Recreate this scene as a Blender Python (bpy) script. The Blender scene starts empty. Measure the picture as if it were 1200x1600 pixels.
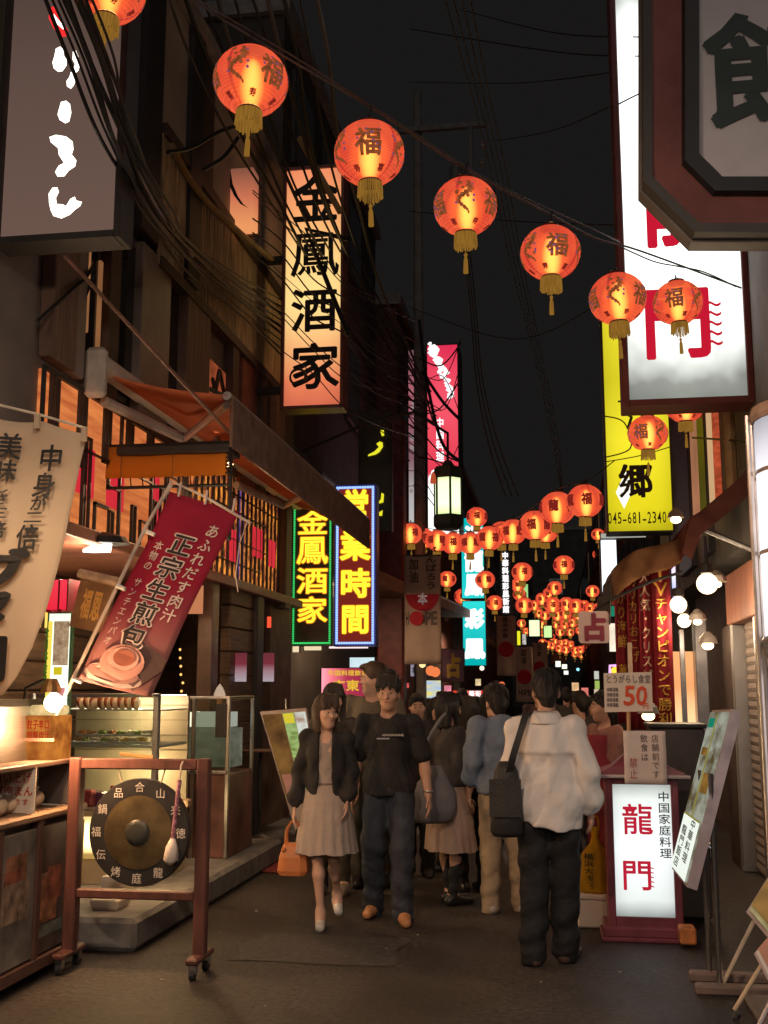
import bpy, math, random
import numpy as np
from mathutils import Vector, Matrix

# ------------------------------------------------------------------ camera, sky, exposure
scene = bpy.context.scene
COL = scene.collection
random.seed(11)
RNG = np.random.default_rng(5)
FPX, EYE = 1724.0, 1.62
YAW, PITCH = math.radians(8.79), math.radians(9.06)
cam_d = bpy.data.cameras.new('camera')
cam = bpy.data.objects.new('camera', cam_d); COL.objects.link(cam)
cam.location = (0, 0, EYE)
cam.rotation_euler = (math.pi/2 + PITCH, 0, YAW)
cam_d.sensor_fit = 'VERTICAL'; cam_d.sensor_height = 36.0
cam_d.lens = FPX/1600*36.0
cam_d.clip_end = 2000; cam_d.clip_start = 0.05
scene.camera = cam
scene.render.resolution_x, scene.render.resolution_y = 768, 1024

world = bpy.data.worlds.new('World'); scene.world = world; world.use_nodes = True
nt = world.node_tree; nt.nodes.clear()
w_out = nt.nodes.new('ShaderNodeOutputWorld'); w_add = nt.nodes.new('ShaderNodeAddShader')
w_bg = nt.nodes.new('ShaderNodeBackground'); w_bg2 = nt.nodes.new('ShaderNodeBackground')
sky = nt.nodes.new('ShaderNodeTexSky'); sky.sky_type = 'NISHITA'; sky.sun_disc = False
sky.sun_elevation = math.radians(-8); sky.sun_rotation = math.radians(200)
w_bg.inputs[1].default_value = 0.02
w_bg2.inputs[0].default_value = (1.0, 0.93, 0.91, 1); w_bg2.inputs[1].default_value = 0.0095   # city glow on the night sky
nt.links.new(sky.outputs[0], w_bg.inputs[0])
nt.links.new(w_bg.outputs[0], w_add.inputs[0]); nt.links.new(w_bg2.outputs[0], w_add.inputs[1])
nt.links.new(w_add.outputs[0], w_out.inputs[0])

sun_d = bpy.data.lights.new('night_fill', 'SUN'); sun_d.energy = 0.16; sun_d.angle = math.radians(40); sun_d.color = (1, .9, .84)  # weak sun added as fill to lift the dark surfaces
sun_o = bpy.data.objects.new('night_fill', sun_d); COL.objects.link(sun_o); sun_o.rotation_euler = (math.radians(62), 0, math.radians(8))

scene.view_settings.view_transform = 'Standard'
scene.view_settings.look = 'None'
scene.view_settings.exposure = 0.0
scene.view_settings.gamma = 1.0
scene.view_settings.use_curve_mapping = False
cy = scene.cycles
cy.use_denoising = True
cy.max_bounces = 6; cy.diffuse_bounces = 3; cy.glossy_bounces = 2; cy.transmission_bounces = 4; cy.transparent_max_bounces = 12
cy.sample_clamp_indirect = 3.0; cy.sample_clamp_direct = 30.0
cy.caustics_reflective = False; cy.caustics_refractive = False

# ------------------------------------------------------------------ measuring: photograph pixel -> point of the street
_sp, _cp, _sy, _cy = math.sin(PITCH), math.cos(PITCH), math.sin(YAW), math.cos(YAW)
_F = np.array([-_sy*_cp, _cy*_cp, _sp]); _R = np.array([_cy, _sy, 0.0]); _U = np.array([_sy*_sp, -_cy*_sp, _cp])
def ray(px, py): return _F + _R*((px-600)/FPX) + _U*((800-py)/FPX)
def at(px, py, Y):
    d = ray(px, py); return Vector((d*(Y/d[1]) + np.array([0, 0, EYE])))
def atX(px, py, X):
    d = ray(px, py); return Vector((d*(X/d[0]) + np.array([0, 0, EYE])))
def gr(px, py, z=0.0):
    d = ray(px, py); return Vector((d*((z-EYE)/d[2]) + np.array([0, 0, EYE])))

# ------------------------------------------------------------------ materials
MATS = {}
def _nodes(name):
    m = bpy.data.materials.new(name); m.use_nodes = True
    n = m.node_tree.nodes; n.clear()
    return m, n, m.node_tree.links
def pmat(name, col, rough=0.6, metal=0.0, var=0.25, scale=6.0, bump=0.0, bscale=60.0, spec=0.4, stretch=(1, 1, 1), detail=5, alpha=None, trans=0.0):
    if name in MATS: return MATS[name]
    m, n, L = _nodes(name)
    out = n.new('ShaderNodeOutputMaterial'); b = n.new('ShaderNodeBsdfPrincipled')
    tc = n.new('ShaderNodeTexCoord'); mp = n.new('ShaderNodeMapping'); mp.inputs['Scale'].default_value = stretch
    no = n.new('ShaderNodeTexNoise'); no.inputs['Scale'].default_value = scale; no.inputs['Detail'].default_value = detail
    rp = n.new('ShaderNodeValToRGB')
    lo = [max(0, c*(1-var)) for c in col]; hi = [min(1, c*(1+var)) for c in col]
    rp.color_ramp.elements[0].color = (*lo, 1); rp.color_ramp.elements[1].color = (*hi, 1)
    rp.color_ramp.elements[0].position = 0.3; rp.color_ramp.elements[1].position = 0.7
    L.new(tc.outputs['Object'], mp.inputs[0]); L.new(mp.outputs[0], no.inputs['Vector'])
    L.new(no.outputs[0], rp.inputs[0]); L.new(rp.outputs[0], b.inputs['Base Color'])
    b.inputs['Roughness'].default_value = rough; b.inputs['Metallic'].default_value = metal
    b.inputs['Specular IOR Level'].default_value = spec
    if trans: b.inputs['Transmission Weight'].default_value = trans
    if bump:
        n2 = n.new('ShaderNodeTexNoise'); n2.inputs['Scale'].default_value = bscale; n2.inputs['Detail'].default_value = 4
        L.new(mp.outputs[0], n2.inputs['Vector'])
        bp = n.new('ShaderNodeBump'); bp.inputs['Strength'].default_value = bump; bp.inputs['Distance'].default_value = 0.02
        L.new(n2.outputs[0], bp.inputs['Height']); L.new(bp.outputs[0], b.inputs['Normal'])
    L.new(b.outputs[0], out.inputs[0]); MATS[name] = m
    return m
def cloth(name, col, trans=0.35, var=0.12, scale=10):
    """cloth: diffuse + translucent"""
    if name in MATS: return MATS[name]
    m, n, L = _nodes(name)
    out = n.new('ShaderNodeOutputMaterial'); d = n.new('ShaderNodeBsdfDiffuse'); t = n.new('ShaderNodeBsdfTranslucent'); mx = n.new('ShaderNodeMixShader')
    tc = n.new('ShaderNodeTexCoord'); no = n.new('ShaderNodeTexNoise'); no.inputs['Scale'].default_value = scale; no.inputs['Detail'].default_value = 6
    rp = n.new('ShaderNodeValToRGB')
    rp.color_ramp.elements[0].color = (*[c*(1-var) for c in col], 1); rp.color_ramp.elements[1].color = (*[min(1, c*(1+var)) for c in col], 1)
    rp.color_ramp.elements[0].position = 0.3; rp.color_ramp.elements[1].position = 0.7
    L.new(tc.outputs['Object'], no.inputs['Vector']); L.new(no.outputs[0], rp.inputs[0])
    L.new(rp.outputs[0], d.inputs[0]); L.new(rp.outputs[0], t.inputs[0])
    mx.inputs[0].default_value = trans; L.new(d.outputs[0], mx.inputs[1]); L.new(t.outputs[0], mx.inputs[2]); L.new(mx.outputs[0], out.inputs[0])
    MATS[name] = m; return m
def emat(name, col, s=1.0, var=0.0, scale=8.0, stretch=(1, 1, 1), col2=None, lo=0.3, hi=0.7, sample=True):
    """something that gives off light"""
    if name in MATS: return MATS[name]
    m, n, L = _nodes(name)
    out = n.new('ShaderNodeOutputMaterial'); e = n.new('ShaderNodeEmission'); e.inputs[1].default_value = s
    e.inputs[0].default_value = (*col, 1)
    if var or col2:
        tc = n.new('ShaderNodeTexCoord'); mp = n.new('ShaderNodeMapping'); mp.inputs['Scale'].default_value = stretch
        no = n.new('ShaderNodeTexNoise'); no.inputs['Scale'].default_value = scale; no.inputs['Detail'].default_value = 4
        rp = n.new('ShaderNodeValToRGB')
        c2 = col2 if col2 else [c*(1-var) for c in col]
        rp.color_ramp.elements[0].color = (*c2, 1); rp.color_ramp.elements[1].color = (*col, 1)
        rp.color_ramp.elements[0].position = lo; rp.color_ramp.elements[1].position = hi
        L.new(tc.outputs['Object'], mp.inputs[0]); L.new(mp.outputs[0], no.inputs['Vector']); L.new(no.outputs[0], rp.inputs[0]); L.new(rp.outputs[0], e.inputs[0])
    L.new(e.outputs[0], out.inputs[0])
    if not sample: m.cycles.emission_sampling = 'NONE'
    MATS[name] = m; return m
def tubelit(name, stops, c0, c1, axis=2, s=1.0, edge=None):
    """backlit acrylic: light of the tubes inside falls off along one axis (world metres c0..c1); edge=(x0,x1,dim) dims the sides"""
    if name in MATS: return MATS[name]
    m, n, L = _nodes(name)
    out = n.new('ShaderNodeOutputMaterial'); e = n.new('ShaderNodeEmission'); e.inputs[1].default_value = s
    g = n.new('ShaderNodeNewGeometry'); sp = n.new('ShaderNodeSeparateXYZ'); mr = n.new('ShaderNodeMapRange'); rp = n.new('ShaderNodeValToRGB')
    mr.inputs[1].default_value = c0; mr.inputs[2].default_value = c1
    L.new(g.outputs['Position'], sp.inputs[0]); L.new(sp.outputs[axis], mr.inputs[0])
    no = n.new('ShaderNodeTexNoise'); no.inputs['Scale'].default_value = 3.0; L.new(g.outputs['Position'], no.inputs['Vector'])
    ad = n.new('ShaderNodeMath'); ad.operation = 'MULTIPLY_ADD'; ad.inputs[1].default_value = 0.08; L.new(no.outputs[0], ad.inputs[0]); L.new(mr.outputs[0], ad.inputs[2])
    sb = n.new('ShaderNodeMath'); sb.operation = 'SUBTRACT'; sb.inputs[1].default_value = 0.04; L.new(ad.outputs[0], sb.inputs[0]); L.new(sb.outputs[0], rp.inputs[0])
    els = rp.color_ramp.elements
    while len(els) < len(stops): els.new(0.5)
    for el, (p, c) in zip(els, stops): el.position = p; el.color = (*c, 1)
    src = rp.outputs[0]
    if edge:
        x0, x1, dim = edge
        mr2 = n.new('ShaderNodeMapRange'); mr2.inputs[1].default_value = x0; mr2.inputs[2].default_value = x1; mr2.inputs[3].default_value = -1; mr2.inputs[4].default_value = 1
        L.new(sp.outputs[0], mr2.inputs[0])
        ab = n.new('ShaderNodeMath'); ab.operation = 'ABSOLUTE'; L.new(mr2.outputs[0], ab.inputs[0])
        pw = n.new('ShaderNodeMath'); pw.operation = 'POWER'; pw.inputs[1].default_value = 3; L.new(ab.outputs[0], pw.inputs[0])
        mu = n.new('ShaderNodeMapRange'); mu.inputs[3].default_value = 1; mu.inputs[4].default_value = dim; L.new(pw.outputs[0], mu.inputs[0])
        vm = n.new('ShaderNodeVectorMath'); vm.operation = 'SCALE'; L.new(src, vm.inputs[0]); L.new(mu.outputs[0], vm.inputs['Scale']); src = vm.outputs[0]
    L.new(src, e.inputs[0]); L.new(e.outputs[0], out.inputs[0]); MATS[name] = m; return m
def glassmat(name, tint=(0.9, 0.95, 0.95), k=0.12, rough=0.05):
    if name in MATS: return MATS[name]
    m, n, L = _nodes(name)
    out = n.new('ShaderNodeOutputMaterial'); t = n.new('ShaderNodeBsdfTransparent'); t.inputs[0].default_value = (*tint, 1)
    g = n.new('ShaderNodeBsdfGlossy'); g.inputs['Roughness'].default_value = rough; mx = n.new('ShaderNodeMixShader'); mx.inputs[0].default_value = k
    L.new(t.outputs[0], mx.inputs[1]); L.new(g.outputs[0], mx.inputs[2]); L.new(mx.outputs[0], out.inputs[0]); MATS[name] = m; return m

# ------------------------------------------------------------------ objects
ORIGIN = {}
def tag(o, label=None, cat=None, group=None, kind=None):
    if label: o['label'] = label
    if cat: o['category'] = cat
    if group: o['group'] = group
    if kind: o['kind'] = kind
    return o
def thing(name, label, cat, loc, group=None, rotz=0.0, scale=1.0):
    o = bpy.data.objects.new(name, None); COL.objects.link(o)
    o.empty_display_size = 0.1
    o.location = loc; o.rotation_euler = (0, 0, rotz); o.scale = (scale,)*3
    ORIGIN[o.name] = Vector(loc)
    return tag(o, label, cat, group)
def copy_tree(o, parent=None):
    c = o.copy(); COL.objects.link(c); c.parent = parent
    for ch in o.children: copy_tree(ch, c)
    return c

class MB:
    def __init__(s): s.v = []; s.f = []
    def add(s, vs, fs):
        n = len(s.v); s.v.extend([tuple(p) for p in vs]); s.f.extend([tuple(i+n for i in f) for f in fs]); return s
    def box(s, x0, x1, y0, y1, z0, z1):
        return s.add([(x0,y0,z0),(x1,y0,z0),(x1,y1,z0),(x0,y1,z0),(x0,y0,z1),(x1,y0,z1),(x1,y1,z1),(x0,y1,z1)],
                     [(0,3,2,1),(4,5,6,7),(0,1,5,4),(1,2,6,5),(2,3,7,6),(3,0,4,7)])
    def obox(s, c, ax, ay, az):
        c, ax, ay, az = map(Vector, (c, ax, ay, az)); vs = []
        for k in (-1, 1):
            for i, j in ((-1,-1),(1,-1),(1,1),(-1,1)): vs.append(c + ax*i + ay*j + az*k)
        return s.add(vs, [(0,3,2,1),(4,5,6,7),(0,1,5,4),(1,2,6,5),(2,3,7,6),(3,0,4,7)])
    def bbox(s, x0, x1, y0, y1, z0, z1, b=0.01):
        """box with chamfered vertical and horizontal edges"""
        def ring(z, i): return [(x0+i,y0+b,z),(x0+b,y0+i,z),(x1-b,y0+i,z),(x1-i,y0+b,z),(x1-i,y1-b,z),(x1-b,y1-i,z),(x0+b,y1-i,z),(x0+i,y1-b,z)]
        return s.loft([ring(z0, b*0.9), ring(z0+b, 0), ring(z1-b, 0), ring(z1, b*0.9)], True, True)
    def quad(s, a, b, c, d): return s.add([a,b,c,d], [(0,1,2,3)])
    def poly(s, pts): return s.add(pts, [tuple(range(len(pts)))])
    def loft(s, rings, cap0=False, cap1=False, closed=True):
        n = len(rings[0]); vs = [p for r in rings for p in r]; fs = []
        for k in range(len(rings)-1):
            for i in range(n if closed else n-1):
                j = (i+1) % n; fs.append((k*n+i, k*n+j, (k+1)*n+j, (k+1)*n+i))
        if cap0: fs.append(tuple(range(n-1, -1, -1)))
        if cap1: fs.append(tuple((len(rings)-1)*n + i for i in range(n)))
        return s.add(vs, fs)
    def tube(s, pts, r, n=6, caps=True):
        pts = [Vector(p) for p in pts]; rings = []
        rs = r if isinstance(r, (list, tuple)) else [r]*len(pts)
        up = None
        for i, p in enumerate(pts):
            d = (pts[min(i+1, len(pts)-1)] - pts[max(i-1, 0)])
            if d.length < 1e-9: d = Vector((0,0,1))
            d.normalize()
            if up is None: up = Vector((0,0,1)) if abs(d.z) < 0.9 else Vector((1,0,0))
            a = d.cross(up).normalized(); b = a.cross(d).normalized(); up = b
            rings.append([p + (a*math.cos(t)+b*math.sin(t))*rs[i] for t in (2*math.pi*k/n for k in range(n))])
        return s.loft(rings, caps, caps)
    def lathe(s, prof, n=16, c=(0,0,0), sx=1.0, sy=1.0, caps=True):
        rings = [[(c[0]+r*sx*math.cos(2*math.pi*k/n), c[1]+r*sy*math.sin(2*math.pi*k/n), c[2]+z) for k in range(n)] for r, z in prof]
        return s.loft(rings, caps, caps)
    def ball(s, c, rx, ry=None, rz=None, n=10, m=6):
        ry = rx if ry is None else ry; rz = rx if rz is None else rz
        rings = []
        for j in range(m+1):
            t = -math.pi/2 + math.pi*(j if 0<j<m else (0.04 if j==0 else m-0.04))/m
            rings.append([(c[0]+rx*math.cos(t)*math.cos(2*math.pi*k/n), c[1]+ry*math.cos(t)*math.sin(2*math.pi*k/n), c[2]+rz*math.sin(t)) for k in range(n)])
        return s.loft(rings, True, True)
    def grid(s, fn, nu, nv, thick=None):
        vs = [fn(i/nu, j/nv) for j in range(nv+1) for i in range(nu+1)]
        fs = [(j*(nu+1)+i, j*(nu+1)+i+1, (j+1)*(nu+1)+i+1, (j+1)*(nu+1)+i) for j in range(nv) for i in range(nu)]
        if thick:
            t = Vector(thick); n = len(vs); s2 = [Vector(v)+t for v in vs]
            fs2 = [tuple(reversed([i+n for i in f])) for f in fs]
            bd = [i for i in range(nu+1)] + [j*(nu+1)+nu for j in range(1, nv+1)] + [nv*(nu+1)+i for i in range(nu-1, -1, -1)] + [j*(nu+1) for j in range(nv-1, 0, -1)]
            side = [(bd[k], bd[k]+n, bd[(k+1) % len(bd)]+n, bd[(k+1) % len(bd)]) for k in range(len(bd))]
            return s.add(vs+s2, fs+fs2+side)
        return s.add(vs, fs)
    def mesh(s, name, smooth=False, off=Vector((0,0,0))):
        me = bpy.data.meshes.new(name)
        me.from_pydata([tuple(Vector(p)-off) for p in s.v], [], s.f)
        if smooth: me.polygons.foreach_set('use_smooth', [True]*len(me.polygons))
        me.update(); return me
    def build(s, name, mat, parent=None, smooth=False, raw=False, label=None, kind=None):
        if parent is None:
            a = np.array([tuple(p) for p in s.v]); lo, hi = a.min(0), a.max(0)
            off = Vector(((lo[0]+hi[0])/2, (lo[1]+hi[1])/2, lo[2]))
        else:
            off = Vector((0,0,0)) if raw else ORIGIN[parent.name]
        me = s.mesh(name, smooth, off)
        o = bpy.data.objects.new(name, me); COL.objects.link(o)
        me.materials.append(mat)
        if parent is None: o.location = off
        else: o.parent = parent
        ORIGIN[o.name] = off
        if label: o['label'] = label
        if kind: o['kind'] = kind
        return o

# ------------------------------------------------------------------ lettering
_G = {}
def glyph(ch, bold):
    bold = min(bold, .006)
    key = (ch, round(bold, 3))
    if key in _G: return _G[key]
    c = bpy.data.curves.new('t', 'FONT'); c.body = ch; c.size = 1; c.resolution_u = 2; c.offset = bold
    o = bpy.data.objects.new('t', c); COL.objects.link(o)
    bpy.context.view_layer.update()
    me = bpy.data.meshes.new_from_object(o.evaluated_get(bpy.context.evaluated_depsgraph_get()))
    V = np.array([tuple(v.co[:2]) for v in me.vertices]) if len(me.vertices) else np.zeros((0, 2))
    Fs = [tuple(p.vertices) for p in me.polygons]
    bpy.data.objects.remove(o); bpy.data.curves.remove(c); bpy.data.meshes.remove(me)
    if ch.isascii() and len(V): V = (V - V.min(0))/np.maximum(V.max(0)-V.min(0), 1e-6) if ch not in '-.:' else (V-[V[:,0].min(), 0])/[max(np.ptp(V[:,0]),1e-6), 0.73]
    else: V = (V + [0, 0.12])            # em box -> 0..1
    _G[key] = (V, Fs); return _G[key]
def text(mb, chars, fn, layout='v', bold=0.012, gap=0.06, shear=0.0):
    """write chars over the unit square fn(u,v)->point; v runs up"""
    n = len(chars)
    for i, ch in enumerate(chars):
        if ch == ' ': continue
        V, Fs = glyph(ch, bold)
        if not len(V): continue
        w = max(0, bold-.006)
        offs = [(0, 0)] if w < .004 else [(0, 0)]+[(w*math.cos(q), w*math.sin(q)) for q in (math.pi*k/(2 if w < .02 else 4) + .4 for k in range(4 if w < .02 else 8))]
        for q, (ox, oy) in enumerate(offs):      # a thicker brush: the stroke laid down several times side by side
            pts = []
            for a, b in V:
                a = a+ox; b = b+oy
                if ch == '1': a = .32+.36*a
                a2 = a + shear*(b-0.5)
                if layout == 'v':
                    if ch in 'ー…―': a2, b = 1-b, a2
                    u, v = a2, 1-(i+1)/n + (gap/2 + b*(1-gap))/n
                else: u, v = (i + gap/2 + a2*(1-gap))/n, b
                P_ = fn(u, v); pts.append((P_[0], P_[1]-.0004*q, P_[2]))
            mb.add(pts, Fs)
    return mb
def flat(x0, y0, x1, y1, Y):
    """rectangle of the photograph (pixels) as a true upright rectangle at depth Y facing down the street"""
    a = at(x0, (y0+y1)/2, Y).x; b = at(x1, (y0+y1)/2, Y).x; t = at((x0+x1)/2, y0, Y).z; m = at((x0+x1)/2, y1, Y).z
    return a, b, m, t
def flatfn(x0, y0, x1, y1, Y):
    a, b, m, t = flat(x0, y0, x1, y1, Y)
    return lambda u, v: (a+(b-a)*u, Y, m+(t-m)*v)
def lettering(chars, rect, Y, mat, parent, layout='v', bold=0.012, name='lettering', gap=0.06, shear=0.0):
    return text(MB(), chars, flatfn(*rect, Y), layout, bold, gap, shear).build(name, mat, parent)

def sign_box(name, label, rect, Y, depth, fw, fmat, face, cat='sign', group=None, lip=0.03):
    """light box or board facing down the street: four frame bars round a recessed panel, closed at the back"""
    a, b, m, t = flat(*rect, Y)
    r = thing(name, label, cat, ((a+b)/2, Y+depth/2, m), group)
    f = MB()
    f.bbox(a, a+fw, Y, Y+depth, m, t, 0.008).bbox(b-fw, b, Y, Y+depth, m, t, 0.008)
    f.box(a+fw, b-fw, Y+0.003, Y+depth-0.003, m+0.002, m+fw).box(a+fw, b-fw, Y+0.003, Y+depth-0.003, t-fw, t-0.002)
    f.box(a+fw, b-fw, Y+depth-0.02, Y+depth-0.004, m+fw, t-fw)
    f.build('frame', fmat, r)
    p = MB().box(a+fw, b-fw, Y+lip, Y+lip+0.02, m+fw, t-fw).build('panel', face, r)
    return r, (a+fw, b-fw, m+fw, t-fw, Y+lip)
def ordinal(i): return ['first','second','third','fourth','fifth','sixth','seventh','eighth','ninth','tenth','eleventh','twelfth','thirteenth','fourteenth','fifteenth','sixteenth','seventeenth','eighteenth','nineteenth','twentieth'][i]
# ------------------------------------------------------------------ shared materials
BLACK = pmat('blackened steel', (0.03, 0.028, 0.028), 0.5)
DARKW = pmat('dark stained timber', (0.075, 0.05, 0.04), 0.6, var=0.4, scale=5, stretch=(6, 6, 0.6), bump=0.2)
MAROON = pmat('maroon painted wood', (0.17, 0.045, 0.045), 0.45, var=0.2)
GREYW = pmat('grey render', (0.2, 0.18, 0.17), 0.85, var=0.25, scale=2, bump=0.15, bscale=30)
BEIGE = pmat('beige plaster', (0.42, 0.36, 0.31), 0.85, var=0.15, scale=1.5, bump=0.1)
STEEL = pmat('stainless steel', (0.55, 0.54, 0.54), 0.28, 1.0, var=0.1, stretch=(1, 1, 20))
ALU = pmat('aluminium', (0.5, 0.5, 0.5), 0.4, 0.9, var=0.1)
WHITEP = pmat('white paint', (0.75, 0.73, 0.7), 0.5, var=0.05)
CONC = pmat('concrete', (0.24, 0.23, 0.22), 0.85, var=0.25, scale=7, bump=0.3, bscale=40)
INK = pmat('black lettering', (0.02, 0.018, 0.018), 0.6, var=0)
CABLE = pmat('black cable', (0.02, 0.02, 0.021), 0.5, var=0.1)
CABLEG = pmat('grey dusty cable', (0.07, 0.066, 0.062), 0.6, var=0.2)

# ------------------------------------------------------------------ ground
g = MB().quad((-80, -30, 0), (80, -30, 0), (80, 160, 0), (-80, 160, 0))
tag(g.build('ground', pmat('asphalt', (0.056, 0.048, 0.044), 0.5, var=0.6, scale=30, bump=0.55, bscale=140, detail=9, spec=0.35)), kind='structure')
am = MATS['asphalt']; an_, aL = am.node_tree.nodes, am.node_tree.links      # worn and oil-stained areas of the asphalt
pb_ = [x for x in an_ if x.type == 'BSDF_PRINCIPLED'][0]; src_ = pb_.inputs['Base Color'].links[0].from_socket
tc_ = an_.new('ShaderNodeTexCoord'); n1_ = an_.new('ShaderNodeTexNoise'); n1_.inputs['Scale'].default_value = .9; n1_.inputs['Detail'].default_value = 7; n1_.inputs['Roughness'].default_value = .65
r1_ = an_.new('ShaderNodeValToRGB'); r1_.color_ramp.elements[0].position = .36; r1_.color_ramp.elements[0].color = (.5, .48, .47, 1); r1_.color_ramp.elements[1].position = .62; r1_.color_ramp.elements[1].color = (1.25, 1.2, 1.15, 1)
mu_ = an_.new('ShaderNodeMixRGB'); mu_.blend_type = 'MULTIPLY'; mu_.inputs[0].default_value = 1
aL.new(tc_.outputs['Object'], n1_.inputs['Vector']); aL.new(n1_.outputs[0], r1_.inputs[0]); aL.new(src_, mu_.inputs[1]); aL.new(r1_.outputs[0], mu_.inputs[2]); aL.new(mu_.outputs[0], pb_.inputs['Base Color'])
rr_ = an_.new('ShaderNodeMapRange'); rr_.inputs[1].default_value = .35; rr_.inputs[2].default_value = .65; rr_.inputs[3].default_value = .38; rr_.inputs[4].default_value = .62; aL.new(n1_.outputs[0], rr_.inputs[0]); aL.new(rr_.outputs[0], pb_.inputs['Roughness'])
p = gr(455, 1472)
MB().grid(lambda u, v: (-2.0+1.0*u + 0.03*math.sin(9*v), 6.75+0.75*v + 0.02*math.sin(7*u), 0.004), 8, 8).build('road_patch', pmat('patched asphalt', (0.066, 0.058, 0.054), 0.55, var=0.4, scale=20, bump=0.4, bscale=90))
tag(bpy.data.objects['road_patch'], kind='structure')
# small pale chips of litter trodden into the road
mb = MB()
for k in range(20):
    x, y = random.uniform(-2.5, 0.6), random.uniform(4.9, 9.0); r = random.uniform(0.004, 0.012); a = random.uniform(0, 3)
    mb.obox((x, y, 0.003), (r*math.cos(a), r*math.sin(a), 0), (-r*0.6*math.sin(a), r*0.6*math.cos(a), 0), (0, 0, 0.003))
tag(mb.build('litter', pmat('paper scraps', (0.3, 0.27, 0.22), 0.8)), 'pale scraps of litter trodden into the road', 'litter', kind='stuff')

# concrete step under the left shop
k0 = MB().bbox(-4.6, -2.62, 6.85, 10.6, 0.0, 0.2, 0.03).build('kerb_step', CONC); tag(k0, kind='structure')

# ------------------------------------------------------------------ building on the left: shop below, timber storey above
FX = -3.4
A = thing('timber_restaurant', 'timber fronted restaurant with bamboo band on the left of the alley', 'building', (-5.5, 9, 0))
MB().box(-9, -4.65, 2.2, 14.3, 0, 2.75).box(-4.65, -3.45, 13.2, 14.3, 0, 2.75).build('shop_wall', pmat('brown shop wall', (0.16, 0.1, 0.07), 0.7, var=0.3), A)
MB().box(-9, FX-0.06, 2.0, 14.3, 2.75, 8.0).build('upper_wall', GREYW, A)
MB().box(-9, FX+0.12, 1.9, 14.4, 8.0, 8.14).build('roof', pmat('roof edge', (0.3, 0.27, 0.25), 0.8), A)
def Yx(px): return atX(px, 800, FX).y
def strip(px0, px1, z0, z1, mat, name, out=0.04, label=None, back=0.055):
    y0, y1 = Yx(px0), Yx(px1)
    return MB().bbox(FX-back, FX+out, y0, y1, z0, z1, 0.008).build(name, mat, A, label=label)
SLAT = pmat('brown slatted board', (0.17, 0.11, 0.085), 0.6, var=0.45, scale=4, stretch=(1, 14, 0.4), bump=0.4, bscale=20)
GREYP = pmat('smooth grey panel', (0.26, 0.22, 0.2), 0.35, var=0.15)
# storey between awning and bamboo band: boards, dark openings, lit strips
for px0, px1, m, out, nm in ((58, 98, SLAT, .05, 'board'), (98, 118, GREYP, .02, 'panel'), (152, 170, DARKW, .03, 'board'), (203, 250, GREYP, .04, 'panel'),
                         (275, 313, SLAT, .06, 'board'), (352, 362, DARKW, .05, 'mullion'), (372, 396, pmat('red brown board', (0.25, 0.09, 0.06), .6), .02, 'board'), (398, 408, DARKW, .05, 'mullion'), (424, 437, SLAT, .06, 'board')):
    strip(px0, px1, 3.86, 5.36, m, nm, out)
LITW = emat('lit window strip', (1.0, 0.42, 0.16), 0.35, var=0.5, scale=3)
for px0, px1, z0, z1 in ((120, 128, 4.25, 4.95), (144, 148, 3.95, 4.9), (314, 324, 4.1, 4.85)):
    strip(px0, px1, z0, z1, LITW, 'window_light', -0.01, back=0.05)
DARKG = pmat('dark window glass', (0.02, 0.02, 0.022), 0.12, spec=0.6)
for px0, px1 in ((128, 144), (170, 203), (250, 275), (362, 372), (408, 424)):
    strip(px0, px1, 3.9, 5.3, DARKG, 'window', -0.03, back=0.05)
w = strip(325, 351, 3.95, 4.95, emat('lit carved window', (0.75, 0.16, 0.06), 0.55, var=0.7, scale=5), 'carved_window', -0.02, back=0.05)
mb = MB(); y0, y1 = Yx(325), Yx(351)
for a, b in (((y0, 4.0), (y1, 4.4)), ((y0, 4.5), (y1, 4.15)), ((y0+.05, 4.75), (y1-.1, 4.3)), ((y0, 4.3), ((y0+y1)/2, 4.9)), (((y0+y1)/2, 4.9), (y1, 4.6)), ((y0, 4.62), (y1, 4.68))):
    mb.tube([(FX-0.012, a[0], a[1]), (FX-0.012, b[0], b[1])], 0.028, 5)
mb.build('fretwork', BLACK, A)
# bamboo band
yb0, yb1 = Yx(228), Yx(439)
MB().box(FX-0.05, FX+0.02, yb0, yb1, 5.36, 6.5).build('band_backing', DARKW, A)
mb = MB(); y = yb0; BAM = pmat('bamboo stick', (0.46, 0.34, 0.20), 0.5, var=0.5, scale=3, stretch=(8, 8, 1))
while y < yb1:
    r = random.uniform(0.011, 0.018); dy = random.uniform(-.004, .004)
    mb.tube([(FX+0.035, y, 5.3+random.uniform(-.012, .012)), (FX+0.045+random.uniform(-.004, .004), y+dy, 5.9), (FX+0.035, y+random.uniform(-.012, .012), 6.52+random.uniform(-.02, .02))], r, 5)
    y += r*2+random.uniform(0.001, 0.006)
o = mb.build('bamboo_sticks', BAM, A); o['kind'] = 'stuff'
MB().box(FX-0.05, FX+0.08, yb0, yb1, 6.5, 6.62).build('band_rail', DARKW, A)
MB().box(FX-0.05, FX+0.075, yb0, yb1, 5.27, 5.37).build('band_rail', DARKW, A)
# plaster storey with dark posts and a lit square box
for px0, px1 in ((218, 270), (312, 338), (395, 437)): strip(px0, px1, 6.62, 7.98, BEIGE, 'plaster_panel', 0.03)
strip(338, 396, 6.62, 7.98, BEIGE, 'plaster_panel', 0.02)
for px0, px1 in ((188, 218), (268, 288)): strip(px0, px1, 5.4, 7.98, BLACK, 'post', 0.09)
strip(288, 312, 5.4, 7.98, DARKW, 'board', 0.05)
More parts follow.
